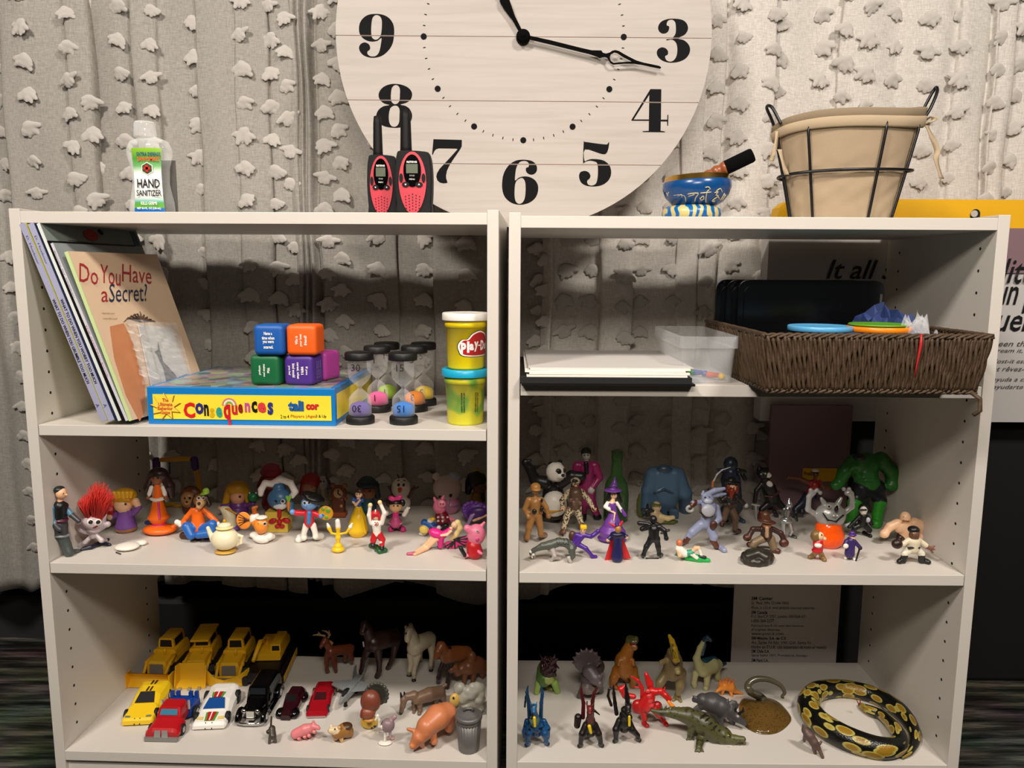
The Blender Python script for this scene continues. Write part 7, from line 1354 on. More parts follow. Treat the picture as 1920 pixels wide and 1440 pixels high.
def crawler(label, fr, rr_, blade, cabz=.063, roofed=False):
    v = Veh('toy_loader' if blade != 'v' else 'toy_bulldozer', label, fr, rr_); L = v.L; W = .021
    for sg in (-1, 1):
        pts = [(L * .30, .010), (L * .36, .019), (L * .80, .021), (L * .94, .017), (L * .96, .008), (L * .88, .001), (L * .38, .001), (L * .31, .004)]
        t = MB(); a0 = sg * (W + .003); vs = [v.p(a0 - .006, l, z) for l, z in pts] + [v.p(a0 + .006, l, z) for l, z in pts]; n = len(pts)
        t.add(vs, [tuple(range(n)), tuple(n + i for i in range(n))[::-1]] + [(i, n + i, n + (i + 1) % n, (i + 1) % n) for i in range(n)], mdark); o = t.build('crawler_track', v.root)
        v.box('track_frame', a0 + sg * .0064, L * .62, .010, .0006, L * .26, .0045, ye, .0003, o)
    v.loft('hood', [(L * .24, .018, .010, .030, .015), (L * .26, .019, .009, .036, .016), (L * .52, .019, .009, .041, .017), (L * .55, .020, .009, .041, .018)], ye)
    v.quad('grille', [(-.013, L * .235, .013), (.013, L * .235, .013), (.0125, L * .245, .031), (-.0125, L * .245, .031)], mgrey, .0012)
    v.loft('chassis', [(L * .5, .022, .014, .044, .021), (L * .95, .022, .012, .042, .019)], ye)
    MB().lathe(v.p(.006, L * .42, .038), [(.0022, 0), (.0022, .013)], ye, 10).build('exhaust', v.root)
    cab = v.loft('cab', [(L * .56, .0150, .040, cabz, .013), (L * .90, .0155, .040, cabz, .0135)], ye)
    v.quad('windshield', [(-.0115, L * .555, .046), (.0115, L * .555, .046), (.0105, L * .562, cabz - .004), (-.0105, L * .562, cabz - .004)], mdark, .0006, cab)
    for sg in (-1, 1): v.quad('side_window', [(sg * .0156, L * .60, .046), (sg * .0156, L * .84, .046), (sg * .0142, L * .84, cabz - .004), (sg * .0142, L * .60, cabz - .004)], mdark, .0006, cab)
    if roofed: v.loft('canopy_roof', [(L * .46, .017, cabz - .001, cabz + .003, .0165), (L * .95, .018, cabz + .001, cabz + .005, .0175)], ye)
    for sg in (-1, 1):
        MB().tube([v.p(sg * .021, L * .50, .034), v.p(sg * .022, L * .30, .030), v.p(sg * .020, L * .14, .012)], [.0032, .0030, .0028], ye, 8).build('lift_arm', v.root)
        MB().lathe(v.p(sg * .0225, L * .31, .029), [(.0036, 0), (.0036, .003)], ye, 12, Z=v.a * sg).build('pivot', v.root)
    MB().tube([v.p(-.019, L * .17, .014), v.p(.019, L * .17, .014)], .0022, ye, 8).build('cross_bar', v.root)
    mb = MB()
    if blade == 'flat':
        n = 10; out = []
        for i in range(n + 1):
            t = i / n; l = L * .08 * math.sin(t * math.pi) * 1.2; z = .0012 + .027 * t; out.append((l, z))
        for i in range(n):
            (l0, z0), (l1, z1) = out[i], out[i + 1]; mb.add([v.p(-.041, l0, z0), v.p(.041, l0, z0), v.p(.041, l1, z1), v.p(-.041, l1, z1), v.p(-.041, l0 + .0015, z0), v.p(.041, l0 + .0015, z0), v.p(.041, l1 + .0015, z1), v.p(-.041, l1 + .0015, z1)], [(0, 1, 2, 3), (7, 6, 5, 4)], ye, True)
        for sg in (-1, 1): mb.box(v.p(sg * .041, L * .04, .0145), (.0012, L * .075, .0135), ye, v.a, v.l)
    elif blade == 'bucket':
        a = .028
        mb.add([v.p(-a, -.004, .0014), v.p(a, -.004, .0014), v.p(a * .88, L * .10, .010), v.p(-a * .88, L * .10, .010), v.p(a * .88, L * .13, .040), v.p(-a * .88, L * .13, .040)], [(0, 1, 2, 3), (3, 2, 4, 5)], ye)
        for sg in (-1, 1): mb.add([v.p(sg * a, -.004, .0014), v.p(sg * a * .88, L * .10, .010), v.p(sg * a * .88, L * .13, .040), v.p(sg * a * 1.0, L * .06, .040)], [(0, 1, 2, 3)] if sg > 0 else [(3, 2, 1, 0)], ye)
        o = mb.build('bucket', v.root); md = o.modifiers.new('s', 'SOLIDIFY'); md.thickness = .0022
        for i in (-1, 0, 1): v.box('bucket_tooth', i * .017, -.006, .0022, .003, .004, .0012, mat('#a89a70', .4), .0003, o)
        return v
    else:
        for sg in (-1, 1): mb.add([v.p(0, -.004, .0014), v.p(sg * .038, L * .16, .0014), v.p(sg * .041, L * .17, .032), v.p(sg * .020, L * .07, .020), v.p(0, 0, .020)], [(0, 1, 2, 3, 4)] if sg > 0 else [(4, 3, 2, 1, 0)], ye)
        o = mb.build('v_blade', v.root); md = o.modifiers.new('s', 'SOLIDIFY'); md.thickness = .0022; return v
    mb.build('blade', v.root); return v
crawler('yellow toy front loader with a wide flat blade, at the far left', (279, 1291), (340, 1228), 'flat')
crawler('yellow toy loader with a toothed bucket, second in the row of yellow machines', (357, 1290), (398, 1224), 'bucket', .060, True)
crawler('yellow toy bulldozer with a V-shaped blade, third in the row', (419, 1296), (462, 1226), 'v')
# excavator
v = Veh('toy_excavator', 'yellow and black toy excavator behind the black vintage car', (492, 1287), (522, 1226)); L = v.L
for sg in (-1, 1):
    t = MB(); t.box(v.p(sg * .032, L * .5, .009), (.006, L * .5, .009), mdark, v.a, v.l, bev=.004); o = t.build('crawler_track', v.root); v.box('track_stripe', sg * .0385, L * .5, .010, .0006, L * .45, .006, ye, .0003, o)
v.loft('deck', [(0, .027, .008, .026, .026), (L, .027, .008, .028, .025)], mdark)
v.loft('upper_body', [(L * .35, .024, .028, .042, .023), (L * .98, .025, .028, .044, .023)], ye)
cab = v.loft('cab', [(L * .40, .0095, .042, .057, .009), (L * .85, .0100, .042, .057, .009)], ye)
for q in (cab,): q.location = q.location
v.quad('windshield', [(-.007, L * .395, .045), (.007, L * .395, .045), (.0065, L * .40, .054), (-.0065, L * .40, .054)], mdark, .0006, cab)
for o in (cab,): o.data.transform(Matrix.Translation(v.a * .014)); [c_.data.transform(Matrix.Translation(v.a * .014)) for c_ in o.children]
MB().tube([v.p(-.014, L * .75, .044), v.p(-.016, L * .45, .060), v.p(-.020, L * .15, .040)], [.0042, .0045, .0035], ye, 6).build('boom', v.root)
v.box('arm_bracket', -.014, L * .72, .046, .006, .008, .004, ye)
# cars
v = Veh('toy_sports_car', 'yellow toy sports car with a black windshield and twin stripes', (257, 1362), (297, 1301)); L = v.L
yc = mat('#ecc41e', .32, name='yellow_paint')
v.loft('car_body', [(0, .024, .003, .010, .022), (L * .04, .026, .003, .013, .023), (L * .30, .027, .003, .019, .022), (L * .38, .026, .003, .021, .018), (L * .55, .026, .003, .031, .015), (L * .75, .0275, .003, .032, .017), (L * .93, .027, .003, .029, .022), (L, .025, .004, .026, .021)], yc)
v.quad('windshield', [(-.016, L * .36, .0215), (.016, L * .36, .0215), (.012, L * .545, .0312), (-.012, L * .545, .0312)], mdark, .0008)
for a_ in (-.003, .003): v.quad('stripe', [(a_ - .0014, L * .56, .0316), (a_ + .0014, L * .56, .0316), (a_ + .0014, L * .92, .0306), (a_ - .0014, L * .92, .0306)], mat('#3a1a14', .4), .0006)
for sg in (-1, 1):
    v.quad('headlight', [(sg * .021, L * .055, .0138), (sg * .013, L * .05, .0138), (sg * .013, L * .08, .0148), (sg * .021, L * .085, .0148)], mat('#6a7a70', .2), .0006)
    v.quad('nose_slot', [(sg * .0035, -.0005, .003), (sg * .0052, -.0005, .003), (sg * .0052, L * .035, .0132), (sg * .0035, L * .035, .0132)], mdark, .0004)
    v.wheel(sg * .0245, L * .22, .009, .006); v.wheel(sg * .0245, L * .80, .0095, .006)
v = Veh('toy_truck', 'red and blue toy truck with a silver grille, in front of the yellow sports car', (303, 1390), (349, 1331)); L = v.L
rc = mat('#b0141c', .3, name='red_paint'); bc_ = mat('#123a8a', .35, name='blue_paint')
v.loft('hood', [(0, .026, .006, .016, .020), (L * .06, .0275, .006, .020, .020), (L * .34, .0265, .006, .026, .018)], rc)
v.loft('cab', [(L * .30, .0215, .012, .026, .019), (L * .38, .0205, .012, .040, .017), (L * .62, .0205, .012, .041, .0175)], rc)
v.quad('windshield', [(-.0145, L * .315, .0285), (.0145, L * .315, .0285), (.0135, L * .365, .0365), (-.0135, L * .365, .0365)], mat('#3f7f98', .15), .0008)
for sg in (-1, 1): v.quad('grille', [(sg * .0012, -.0012, .006), (sg * .0115, -.0012, .006), (sg * .0105, L * .01, .0185), (sg * .0012, L * .01, .0185)], mat('#b4b2ae', .3, metal=.5), .0012)
v.box('bumper', 0, -.001, .0045, .027, .0022, .0035, mat('#8a8884', .35, metal=.4))
v.loft('truck_bed', [(L * .62, .024, .008, .024, .022), (L * 1.02, .025, .008, .026, .023)], bc_)
for a_ in (-.021, -.011, .011, .021): v.box('bed_post', a_, L * .98, .030, .0032, .003, .006, bc_)
for sg in (-1, 1):
    v.wheel(sg * .0255, L * .22, .009, .006); v.wheel(sg * .026, L * .78, .010, .007); v.box('exhaust_stack', sg * .0225, L * .60, .032, .0016, .0016, .008, mat('#c8c6c0', .3, metal=.6))
v = Veh('toy_race_car', 'white toy race car with a blue windshield and red and green stripes', (391, 1370), (424, 1306)); L = v.L
wc = mat('#ece8e0', .3, name='white_paint'); mst = mat('#b81c24', .4); mgn = mat('#4a9a30', .4)
v.loft('car_body', [(0, .026, .003, .009, .024), (L * .05, .028, .003, .013, .024), (L * .28, .028, .003, .017, .021), (L * .34, .0275, .003, .020, .018), (L * .56, .027, .003, .028, .013), (L * .80, .028, .003, .0285, .014), (L * .95, .028, .004, .0275, .019), (L, .027, .006, .026, .018)], wc)
v.quad('windshield', [(-.018, L * .32, .0195), (.018, L * .32, .0195), (.013, L * .52, .0272), (-.013, L * .52, .0272)], mat('#15488a', .2), .0009)
v.quad('roof_print', [(-.009, L * .52, .0282), (.009, L * .52, .0282), (.011, L * .66, .0292), (-.011, L * .66, .0292)], mgn, .0006); v.quad('roof_print', [(-.006, L * .51, .0289), (.006, L * .51, .0289), (.007, L * .66, .0298), (-.007, L * .66, .0298)], mst, .0006); v.quad('roof_print', [(-.001, L * .51, .0295), (.001, L * .51, .0295), (.001, L * .66, .0304), (-.001, L * .66, .0304)], wc, .0006)
v.quad('nose_print', [(-.008, L * .06, .0137), (.008, L * .06, .0137), (.010, L * .25, .0171), (-.010, L * .25, .0171)], mgn, .0006); v.quad('nose_print', [(-.0045, L * .06, .0144), (.0045, L * .06, .0144), (.007, L * .25, .0178), (-.007, L * .25, .0178)], mst, .0006); v.quad('nose_print', [(-.0009, L * .06, .0151), (.0009, L * .06, .0151), (.0009, L * .25, .0184), (-.0009, L * .25, .0184)], wc, .0006)
for sg in (-1, 1):
    v.quad('headlight', [(sg * .022, L * .10, .0142), (sg * .012, L * .09, .0142), (sg * .012, L * .15, .0155), (sg * .022, L * .16, .0152)], mat('#e0c878', .3), .0006); v.quad('nose_slot', [(sg * .0045, -.0006, .003), (sg * .006, -.0006, .003), (sg * .006, L * .04, .0128), (sg * .0045, L * .04, .0128)], mdark, .0004)
    v.wheel(sg * .0255, L * .22, .0095, .007, '#3a3a3c'); v.wheel(sg * .0262, L * .80, .0115, .007, '#3a3a3c')
v = Veh('toy_vintage_car', 'glossy black vintage toy car with chrome headlights and grille', (468, 1363), (510, 1294)); L = v.L
bk = mat('#050506', .12, name='black_gloss'); chr_ = mat('#d0d0ce', .12, metal=1, name='chrome')
v.loft('hood', [(L * .05, .0095, .010, .026, .008), (L * .38, .0165, .009, .032, .012)], bk)
v.loft('cabin', [(L * .36, .019, .008, .033, .014), (L * .42, .020, .008, .046, .016), (L * .90, .020, .008, .047, .016), (L * .98, .019, .010, .040, .014)], bk)
v.quad('windshield', [(-.0135, L * .365, .034), (.0135, L * .365, .034), (.0130, L * .405, .043), (-.0130, L * .405, .043)], mat('#1c2022', .1), .0006)
for sg in (-1, 1):
    v.quad('side_window', [(sg * .0196, L * .46, .032), (sg * .0196, L * .86, .032), (sg * .0178, L * .86, .042), (sg * .0178, L * .46, .042)], mat('#4a5052', .15), .0006)
    for l0 in (.14, .80):
        pts = [v.p(sg * .0215, L * (l0 - .13), .008), v.p(sg * .0215, L * (l0 - .09), .016), v.p(sg * .0215, L * l0, .0205), v.p(sg * .0215, L * (l0 + .09), .016), v.p(sg * .0215, L * (l0 + .15), .008)]
        MB().tube(smoothpoly(pts, 4, closed=False), .0042, bk, 8).build('fender', v.root)
    v.box('running_board', sg * .0225, L * .47, .007, .0035, L * .2, .001, bk)
    v.wheel(sg * .0225, L * .14, .0105, .004, '#d8d8d4'); v.wheel(sg * .0225, L * .80, .0105, .004, '#d8d8d4')
    MB().lathe(v.p(sg * .0115, L * .045, .0235), [(0, -.001), (.0042, 0), (.0045, .003), (.002, .007)], chr_, 16, Z=v.l).build('headlamp', v.root)
v.box('radiator_grille', 0, L * .045, .0175, .0068, .0012, .0085, chr_); MB().tube([v.p(-.024, L * .0, .008), v.p(-.012, -.004, .008), v.p(.012, -.004, .008), v.p(.024, 0, .008)], .0019, chr_, 8).build('bumper', v.root)
def smallcar(label, fr, rr_, W, m, st, lamp=None, nm='toy_car'):
    v = Veh(nm, label, fr, rr_); L = v.L; v.loft('car_body', [(L * l, W * w_, .002, z, W * wt) for l, w_, z, wt in st], m)
    for sg in (-1, 1): v.wheel(sg * W * .92, L * .2, .0065, .004); v.wheel(sg * W * .92, L * .8, .0065, .004)
    return v
v = smallcar('small dark maroon and black toy car beside the vintage car', (535, 1352), (562, 1303), .017, mat('#2a0a10', .12), [(0, .5, .010, .4), (.1, .6, .014, .4), (.35, .8, .018, .6), (.5, .85, .025, .6), (.85, .85, .024, .6), (1, .75, .014, .6)])
for sg in (-1, 1):
    for l0 in (.17, .8): MB().lathe(v.p(sg * .0125, v.L * l0, .006), [(0, -.011), (.006, -.009), (.0085, 0), (.006, .009), (0, .011)], mat('#060608', .12), 12, Z=v.l).build('fender', v.root)
v.quad('windshield', [(-.009, v.L * .37, .019), (.009, v.L * .37, .019), (.0085, v.L * .48, .0248), (-.0085, v.L * .48, .0248)], mat('#141416', .1), .0006)
v = smallcar('small glossy red toy sports car', (593, 1347), (611, 1292), .019, mat('#98101c', .12), [(0, .85, .006, .7), (.08, .98, .009, .8), (.35, 1, .013, .75), (.55, .95, .020, .5), (.75, 1, .019, .55), (1, .9, .015, .7)])
v.quad('windshield', [(-.011, v.L * .37, .0138), (.011, v.L * .37, .0138), (.009, v.L * .53, .0196), (-.009, v.L * .53, .0196)], mat('#3a1418', .1), .0006); v.box('front_bumper', 0, -.0005, .0028, .016, .001, .001, mat('#c8b8b8', .3, metal=.5))
# jet
v = Veh('toy_jet', 'grey toy jet with a black canopy standing on a peg', (637, 1338), (672, 1292)); L = v.L; gj = mat('#7c8080', .45)
h0 = .014
v.loft('fuselage', [(0, .002, h0 + .002, h0 + .006), (L * .2, .006, h0, h0 + .011), (L * .6, .009, h0, h0 + .012), (L * 1.1, .008, h0, h0 + .010)], gj)
v.loft('canopy', [(L * .16, .002, h0 + .009, h0 + .012), (L * .28, .0042, h0 + .009, h0 + .0165), (L * .46, .003, h0 + .010, h0 + .013)], mdark)
for sg in (-1, 1):
    mb = MB(); pts = [v.p(sg * .006, L * .42, h0 + .007), v.p(sg * .038, L * .62, h0 + .006), v.p(sg * .038, L * .76, h0 + .006), v.p(sg * .006, L * .9, h0 + .007)]; mb.add(pts + [p + ZZ * .002 for p in pts], [(0, 1, 2, 3), (7, 6, 5, 4), (0, 4, 5, 1), (1, 5, 6, 2), (2, 6, 7, 3), (3, 7, 4, 0)], gj); mb.build('wing', v.root)
    mb = MB(); pts = [v.p(sg * .007, L * .80, h0 + .010), v.p(sg * .011, L * 1.08, h0 + .024), v.p(sg * .011, L * 1.2, h0 + .024), v.p(sg * .008, L * 1.12, h0 + .010)]; mb.add(pts + [p + v.a * .0015 for p in pts], [(0, 1, 2, 3), (7, 6, 5, 4), (0, 4, 5, 1), (1, 5, 6, 2), (2, 6, 7, 3), (3, 7, 4, 0)], gj); mb.build('tail_fin', v.root)
MB().lathe(v.p(0, L * .3, 0), [(.004, 0), (.003, .003), (.0025, h0)], mdark, 10).build('peg', v.root); MB().lathe(v.p(0, L * .85, 0), [(.004, 0), (.003, h0)], mdark, 10).build('peg', v.root)
# ------------------------------------------------------------ bottom left shelf: animals
def leg(pts, c): return L_(pts, c)
F = Fig('deer_figure', 'brown stag figure with pale antlers in the back row', 'animal figure', 630, 1268, Z4, GA)
cD = '#6a3018'
F.part('body', [L_([(620, 1222, 0, 10), (640, 1218, 14, 9), (656, 1216, 26, 9)], cD), L_([(618, 1215, 0, 7), (609, 1202, -3, 6), (606, 1206, -8, 4.5)], cD), L_([(610, 1200, -4, 6), (602, 1212, -12, 3.5)], cD), L_([(614, 1228, 0, 6), (612, 1243, 0, 4), (613, 1256, 0, 3.4), (616, 1262, 'g', 3)], cD), L_([(624, 1230, 2, 6), (628, 1248, 2, 4), (630, 1262, 'g', 3)], cD), L_([(655, 1222, 24, 7), (660, 1236, 26, 4), (659, 1246, 'g', 3)], cD), L_([(646, 1222, 22, 6), (648, 1234, 26, 3.5), (645, 1242, 'g', 3)], cD), L_([(613, 1200, 2, 2.5), (622, 1206, 2, 3)], '#a87050'), B_(602, 1215, -14, 2.2, 'k')])
F.part('antlers', [L_([(612, 1198, 0, 2), (608, 1192, -2, 1.8), (596, 1190, -4, 1.6), (587, 1191, -5, 1)], '#a88860'), L_([(601, 1191, -4, 1.5), (597, 1185, -4, 1)], '#a88860'), L_([(614, 1198, 2, 2), (618, 1190, 2, 1.8), (612, 1184, 2, 1.5), (604, 1182, 0, 1)], '#a88860'), L_([(618, 1190, 2, 1.6), (617, 1182, 2, 1)], '#a88860')], h=.8)
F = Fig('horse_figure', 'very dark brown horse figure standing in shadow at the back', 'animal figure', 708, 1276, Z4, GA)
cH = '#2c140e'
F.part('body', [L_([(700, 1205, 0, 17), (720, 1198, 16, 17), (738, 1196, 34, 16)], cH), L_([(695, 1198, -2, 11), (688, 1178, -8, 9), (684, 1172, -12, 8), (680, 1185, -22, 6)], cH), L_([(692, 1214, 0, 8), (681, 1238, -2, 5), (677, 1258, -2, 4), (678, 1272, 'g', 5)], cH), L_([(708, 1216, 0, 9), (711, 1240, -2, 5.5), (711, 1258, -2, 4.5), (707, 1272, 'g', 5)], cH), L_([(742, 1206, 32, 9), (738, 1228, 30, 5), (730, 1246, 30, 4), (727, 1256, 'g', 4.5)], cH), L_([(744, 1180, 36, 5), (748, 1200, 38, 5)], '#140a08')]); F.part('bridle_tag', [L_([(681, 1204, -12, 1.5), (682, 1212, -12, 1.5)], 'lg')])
F = Fig('horse_figure', 'pale cream horse figure stepping forward in the back row', 'animal figure', 775, 1276, Z4, GA)
cW = '#b0a68e'
F.part('body', [L_([(778, 1215, -2, 15), (790, 1204, 14, 15), (804, 1198, 28, 14)], cW), L_([(776, 1206, -2, 12), (772, 1192, -6, 10), (768, 1184, -10, 8)], cW), L_([(767, 1182, -10, 7.5), (764, 1196, -20, 5.5), (764, 1200, -22, 5)], cW), L_([(770, 1228, -4, 7), (771, 1244, -8, 5), (768, 1256, -8, 4), (767, 1267, 'g', 4)], cW), L_([(783, 1228, -2, 8), (779, 1244, -4, 5), (776, 1262, -4, 4), (776, 1276, 'g', 4)], cW), L_([(808, 1206, 26, 9), (810, 1230, 26, 5), (808, 1246, 26, 4), (808, 1257, 'g', 4)], cW), L_([(788, 1220, 22, 5), (789, 1240, 'g', 3.5)], cW)] + [B_(761, 1176, -6, 3, cW, 2, 4), B_(773, 1176, -4, 3, cW, 2, 4), B_(761, 1188, -20, 1.6, 'k')]); F.part('hoof', [B_(767, 1268, 'g', 4.5, 'k', 4.5, 3)]); F.part('hoof', [B_(776, 1278, 'g', 4.5, 'k', 4.5, 3)]); F.part('hoof', [B_(808, 1259, 'g', 4.5, 'k', 4.5, 3)]); F.part('mane', [L_([(770, 1172, -8, 4), (774, 1184, -4, 5), (782, 1196, 2, 5)], '#8a7c62')], k=3)
F = Fig('horse_figure', 'chestnut horse figure with black legs near the right panel', 'animal figure', 836, 1292, Z4, GA)
cB = '#7a4420'
F.part('body', [L_([(838, 1228, 0, 15), (856, 1226, 18, 15), (874, 1224, 32, 13)], cB), L_([(832, 1222, -4, 11), (827, 1212, -10, 9), (821, 1222, -18, 7), (818, 1232, -22, 5.5)], cB), L_([(834, 1240, -2, 7), (826, 1258, -2, 5), (822, 1272, -2, 4)], '#1c100a'), L_([(822, 1270, -2, 4), (822, 1282, 'g', 4)], 'k'), L_([(844, 1242, 0, 7), (842, 1266, 0, 5), (838, 1292, 'g', 4.5)], '#1c100a'), L_([(872, 1236, 30, 8), (874, 1256, 'g', 4)], cB), B_(823, 1207, -10, 3, cB, 2, 4.5)]); F.part('mane', [L_([(830, 1206, -6, 4), (838, 1216, 0, 6), (846, 1222, 4, 7)], '#1c100a')], k=3)
F = Fig('camel_figure', 'brown humped camel figure partly behind the sheep', 'animal figure', 880, 1285, Z4, GA)
cC = '#7a4a2c'
F.part('body', [L_([(878, 1250, 4, 15), (895, 1246, 18, 15), (905, 1250, 28, 14)], cC), B_(884, 1232, 8, 9, cC, 9, 12), L_([(868, 1252, 0, 10), (858, 1260, -6, 8), (853, 1252, -10, 7), (846, 1256, -16, 6)], cC), L_([(872, 1262, 2, 6), (870, 1285, 'g', 4)], cC), L_([(888, 1262, 8, 6), (886, 1282, 'g', 4)], cC), L_([(904, 1262, 22, 7), (905, 1272, 'g', 4)], cC)])
F = Fig('donkey_figure', 'grey-brown donkey figure lowering its head', 'animal figure', 790, 1335, Z4, GA)
cK = '#6e5644'
F.part('body', [L_([(782, 1310, 0, 11), (805, 1302, 14, 13), (824, 1298, 28, 12)], cK), L_([(776, 1304, -2, 9), (764, 1306, -6, 6.5), (757, 1312, -8, 6.5), (755, 1324, -10, 5), (753, 1332, -10, 4.5)], cK), L_([(786, 1318, 0, 6), (788, 1332, 0, 4.5), (786, 1341, 'g', 3.5)], cK), L_([(776, 1318, 4, 5), (777, 1332, 4, 3.5), (776, 1338, 'g', 3)], cK), L_([(830, 1306, 26, 7), (832, 1318, 'g', 4)], cK), L_([(818, 1310, 26, 6), (816, 1322, 'g', 4)], cK), L_([(826, 1290, 32, 3), (836, 1284, 34, 3.5)], cK), B_(752, 1336, -11, 3.5, 'k')]); F.part('ears', [L_([(753, 1308, -8, 3), (751, 1299, -8, 1.5)], 'k'), L_([(759, 1306, -6, 3), (758, 1298, -6, 1.5)], 'k')])
F = Fig('sheep_figure', 'pale grey woolly sheep figure with a yellow face', 'animal figure', 878, 1342, Z4, GA)
rr = random.Random(9); pr = [B_(880, 1308, 4, 27, '#a6a498', 20, 24)]
for i in range(30):
    a = rr.uniform(0, 6.28); b = rr.uniform(-.9, 1); pr.append(B_(880 + 24 * math.cos(a) * math.sqrt(1 - b * b * .3), 1306 + 21 * b, -16 * abs(math.sin(a)) + 2, rr.uniform(7, 10), '#aaa89c'))
F.part('wool_body', pr, h=1.1, k=3.5); F.part('face', [B_(853, 1312, -14, 10, '#e0b860', 7, 13)] + [B_(850, 1309, -21, 1.8, 'k', 1.5, 2.5)]); F.part('feet', [L_([(866, 1330, -4, 5), (866, 1338, 'g', 5)], 'k'), L_([(892, 1334, -4, 5), (894, 1342, 'g', 5)], 'k')])
F = Fig('turkey_figure', 'brown turkey figure with a dark fanned tail on a yellow base', 'animal figure', 694, 1372, Z4, GA)
F.part('body', [B_(695, 1315, -2, 19, '#7a3e2c', 16, 22), B_(690, 1336, -10, 14, '#8a4a34', 12, 12), B_(692, 1348, -10, 12, '#c08a3a', 10, 5), L_([(682, 1336, -14, 6), (680, 1342, -16, 5)], '#7a3428')]); F.part('fan_tail', [B_(706, 1303, 6, 21, '#2a2c26', 4, 22)] + [B_(706 + 20 * math.cos(a), 1303 - 21 * math.sin(a), 5, 4, '#3a3c34', 3, 4) for a in [i * .33 - .6 for i in range(14)]], k=1); F.part('yellow_base', [B_(693, 1364, 'g', 17, '#d8b040', 13, 12), B_(703, 1362, -14, 3, 'k', 1.5, 2), B_(697, 1365, -13, 1.8, 'k', 1.5, 2)])
F = Fig('ostrich_figure', 'small grey ostrich figure with a white neck on a white base', 'animal figure', 722, 1396, Z4, GA)
F.part('body', [B_(727, 1360, 0, 13, '#8a7478', 11, 13), L_([(718, 1364, -4, 4), (711, 1362, -8, 2.5), (711, 1350, -8, 2.5), (708, 1342, -8, 3)], 'w'), L_([(708, 1342, -8, 2.5), (704, 1350, -10, 2)], 'w'), L_([(732, 1352, 2, 4), (740, 1344, 2, 4.5)], '#a88a8c'), L_([(723, 1370, 0, 3), (722, 1380, 0, 2.2), (721, 1392, 0, 2.2)], 'w'), L_([(731, 1370, 0, 3), (732, 1382, 0, 2.2)], '#b09c9c')]); F.part('white_base', [B_(722, 1395, 'g', 13, 'w', 9, 3), B_(733, 1386, 'g', 8, '#c8a8a0', 6, 3)])
F = Fig('pig_figure', 'large orange-pink pig figure at the shelf front', 'animal figure', 800, 1400, Z4, GA)
cP = '#c97a50'
F.part('body', [L_([(800, 1362, -8, 19), (820, 1345, 12, 23), (836, 1338, 30, 21)], cP), L_([(795, 1372, -12, 17), (786, 1382, -18, 13), (776, 1396, -22, 8.5)], cP), L_([(812, 1378, -8, 7), (814, 1390, -10, 6), (815, 1396, 'g', 5)], cP), L_([(790, 1392, -16, 6), (792, 1402, 'g', 5)], cP), L_([(846, 1350, 26, 9), (842, 1366, 24, 7), (840, 1372, 'g', 5)], cP), L_([(832, 1352, 34, 7), (826, 1366, 'g', 5)], cP), L_([(775, 1370, -14, 4), (765, 1367, -16, 3)], cP), B_(797, 1378, -24, 6, '#c06a38', 3, 4), B_(773, 1399, -28, 5, '#e08848', 3, 4), B_(784, 1386, -29, 1.5, 'k')], h=1.1, k=3)
F = Fig('toy_trash_can', 'small ribbed grey toy trash can with a lid beside the right panel', 'toy', 879, 1404, Z4, 'small accessories on the bottom left shelf')
k = F.s; g = F.G; gm_ = mat('#6c6a68', .42, metal=.3); h_ = .066
MB().lathe(g, [(18.5 * k, 0), (19 * k, .001), (23 * k, h_ * .72)], gm_, 96, flute=.02, nf=24).build('can_body', F.obj)
MB().lathe(g, [(22.8 * k, h_ * .70), (23.5 * k, h_ * .74), (23.5 * k, h_ * .84)], gm_, 40).build('neck_band', F.obj); MB().lathe(g, [(25 * k, h_ * .82), (25.5 * k, h_ * .84), (25.3 * k, h_ * .90), (22 * k, h_ * .93), (21 * k, h_ * .92), (16 * k, h_ * .96), (0, h_)], gm_, 40).build('lid', F.obj); MB().tube([g + V((-.007, 0, h_ * .98)), g + V((-.005, 0, h_ * 1.06)), g + V((.005, 0, h_ * 1.06)), g + V((.007, 0, h_ * .98))], .0022, gm_, 8).build('lid_handle', F.obj)
F = Fig('kitten_figure', 'tiny dark grey kitten figure seen from behind with its tail up', 'animal figure', 510, 1394, Z4, GA)
F.part('body', [L_([(510, 1368, 6, 6), (511, 1380, -2, 7)], '#453c34'), L_([(508, 1360, 6, 2), (509, 1344, 6, 1.5)], '#322a24'), L_([(506, 1384, -4, 3), (505, 1395, 'g', 2.5)], '#453c34'), L_([(515, 1384, -4, 3), (517, 1393, 'g', 2.5)], '#453c34'), B_(503, 1372, 2, 4, '#2c2420'), B_(510, 1366, 8, 6, '#3a302a')], h=.8)
F = Fig('piglet_group', 'pink sow figure lying with her piglets', 'animal figure', 572, 1388, Z4, GA)
F.part('body', [L_([(554, 1376, 0, 9), (572, 1368, 2, 10), (585, 1364, 2, 8)], '#e08084'), L_([(588, 1362, 0, 6), (595, 1364, -3, 4), (598, 1366, -4, 3)], '#e08084'), L_([(588, 1355, 2, 3), (587, 1352, 2, 2)], '#e08084')]); 
for x_, y_ in ((552, 1384), (561, 1388), (572, 1385), (580, 1383), (590, 1376)): F.part('piglet', [L_([(x_ - 1, y_ - 4, -4, 3.5), (x_ + 1, y_, 'g', 3.5)], '#e88a8c')], h=.8)
F = Fig('guinea_pig_figure', 'tan guinea pig figure with a cream face', 'animal figure', 642, 1390, Z4, GA)
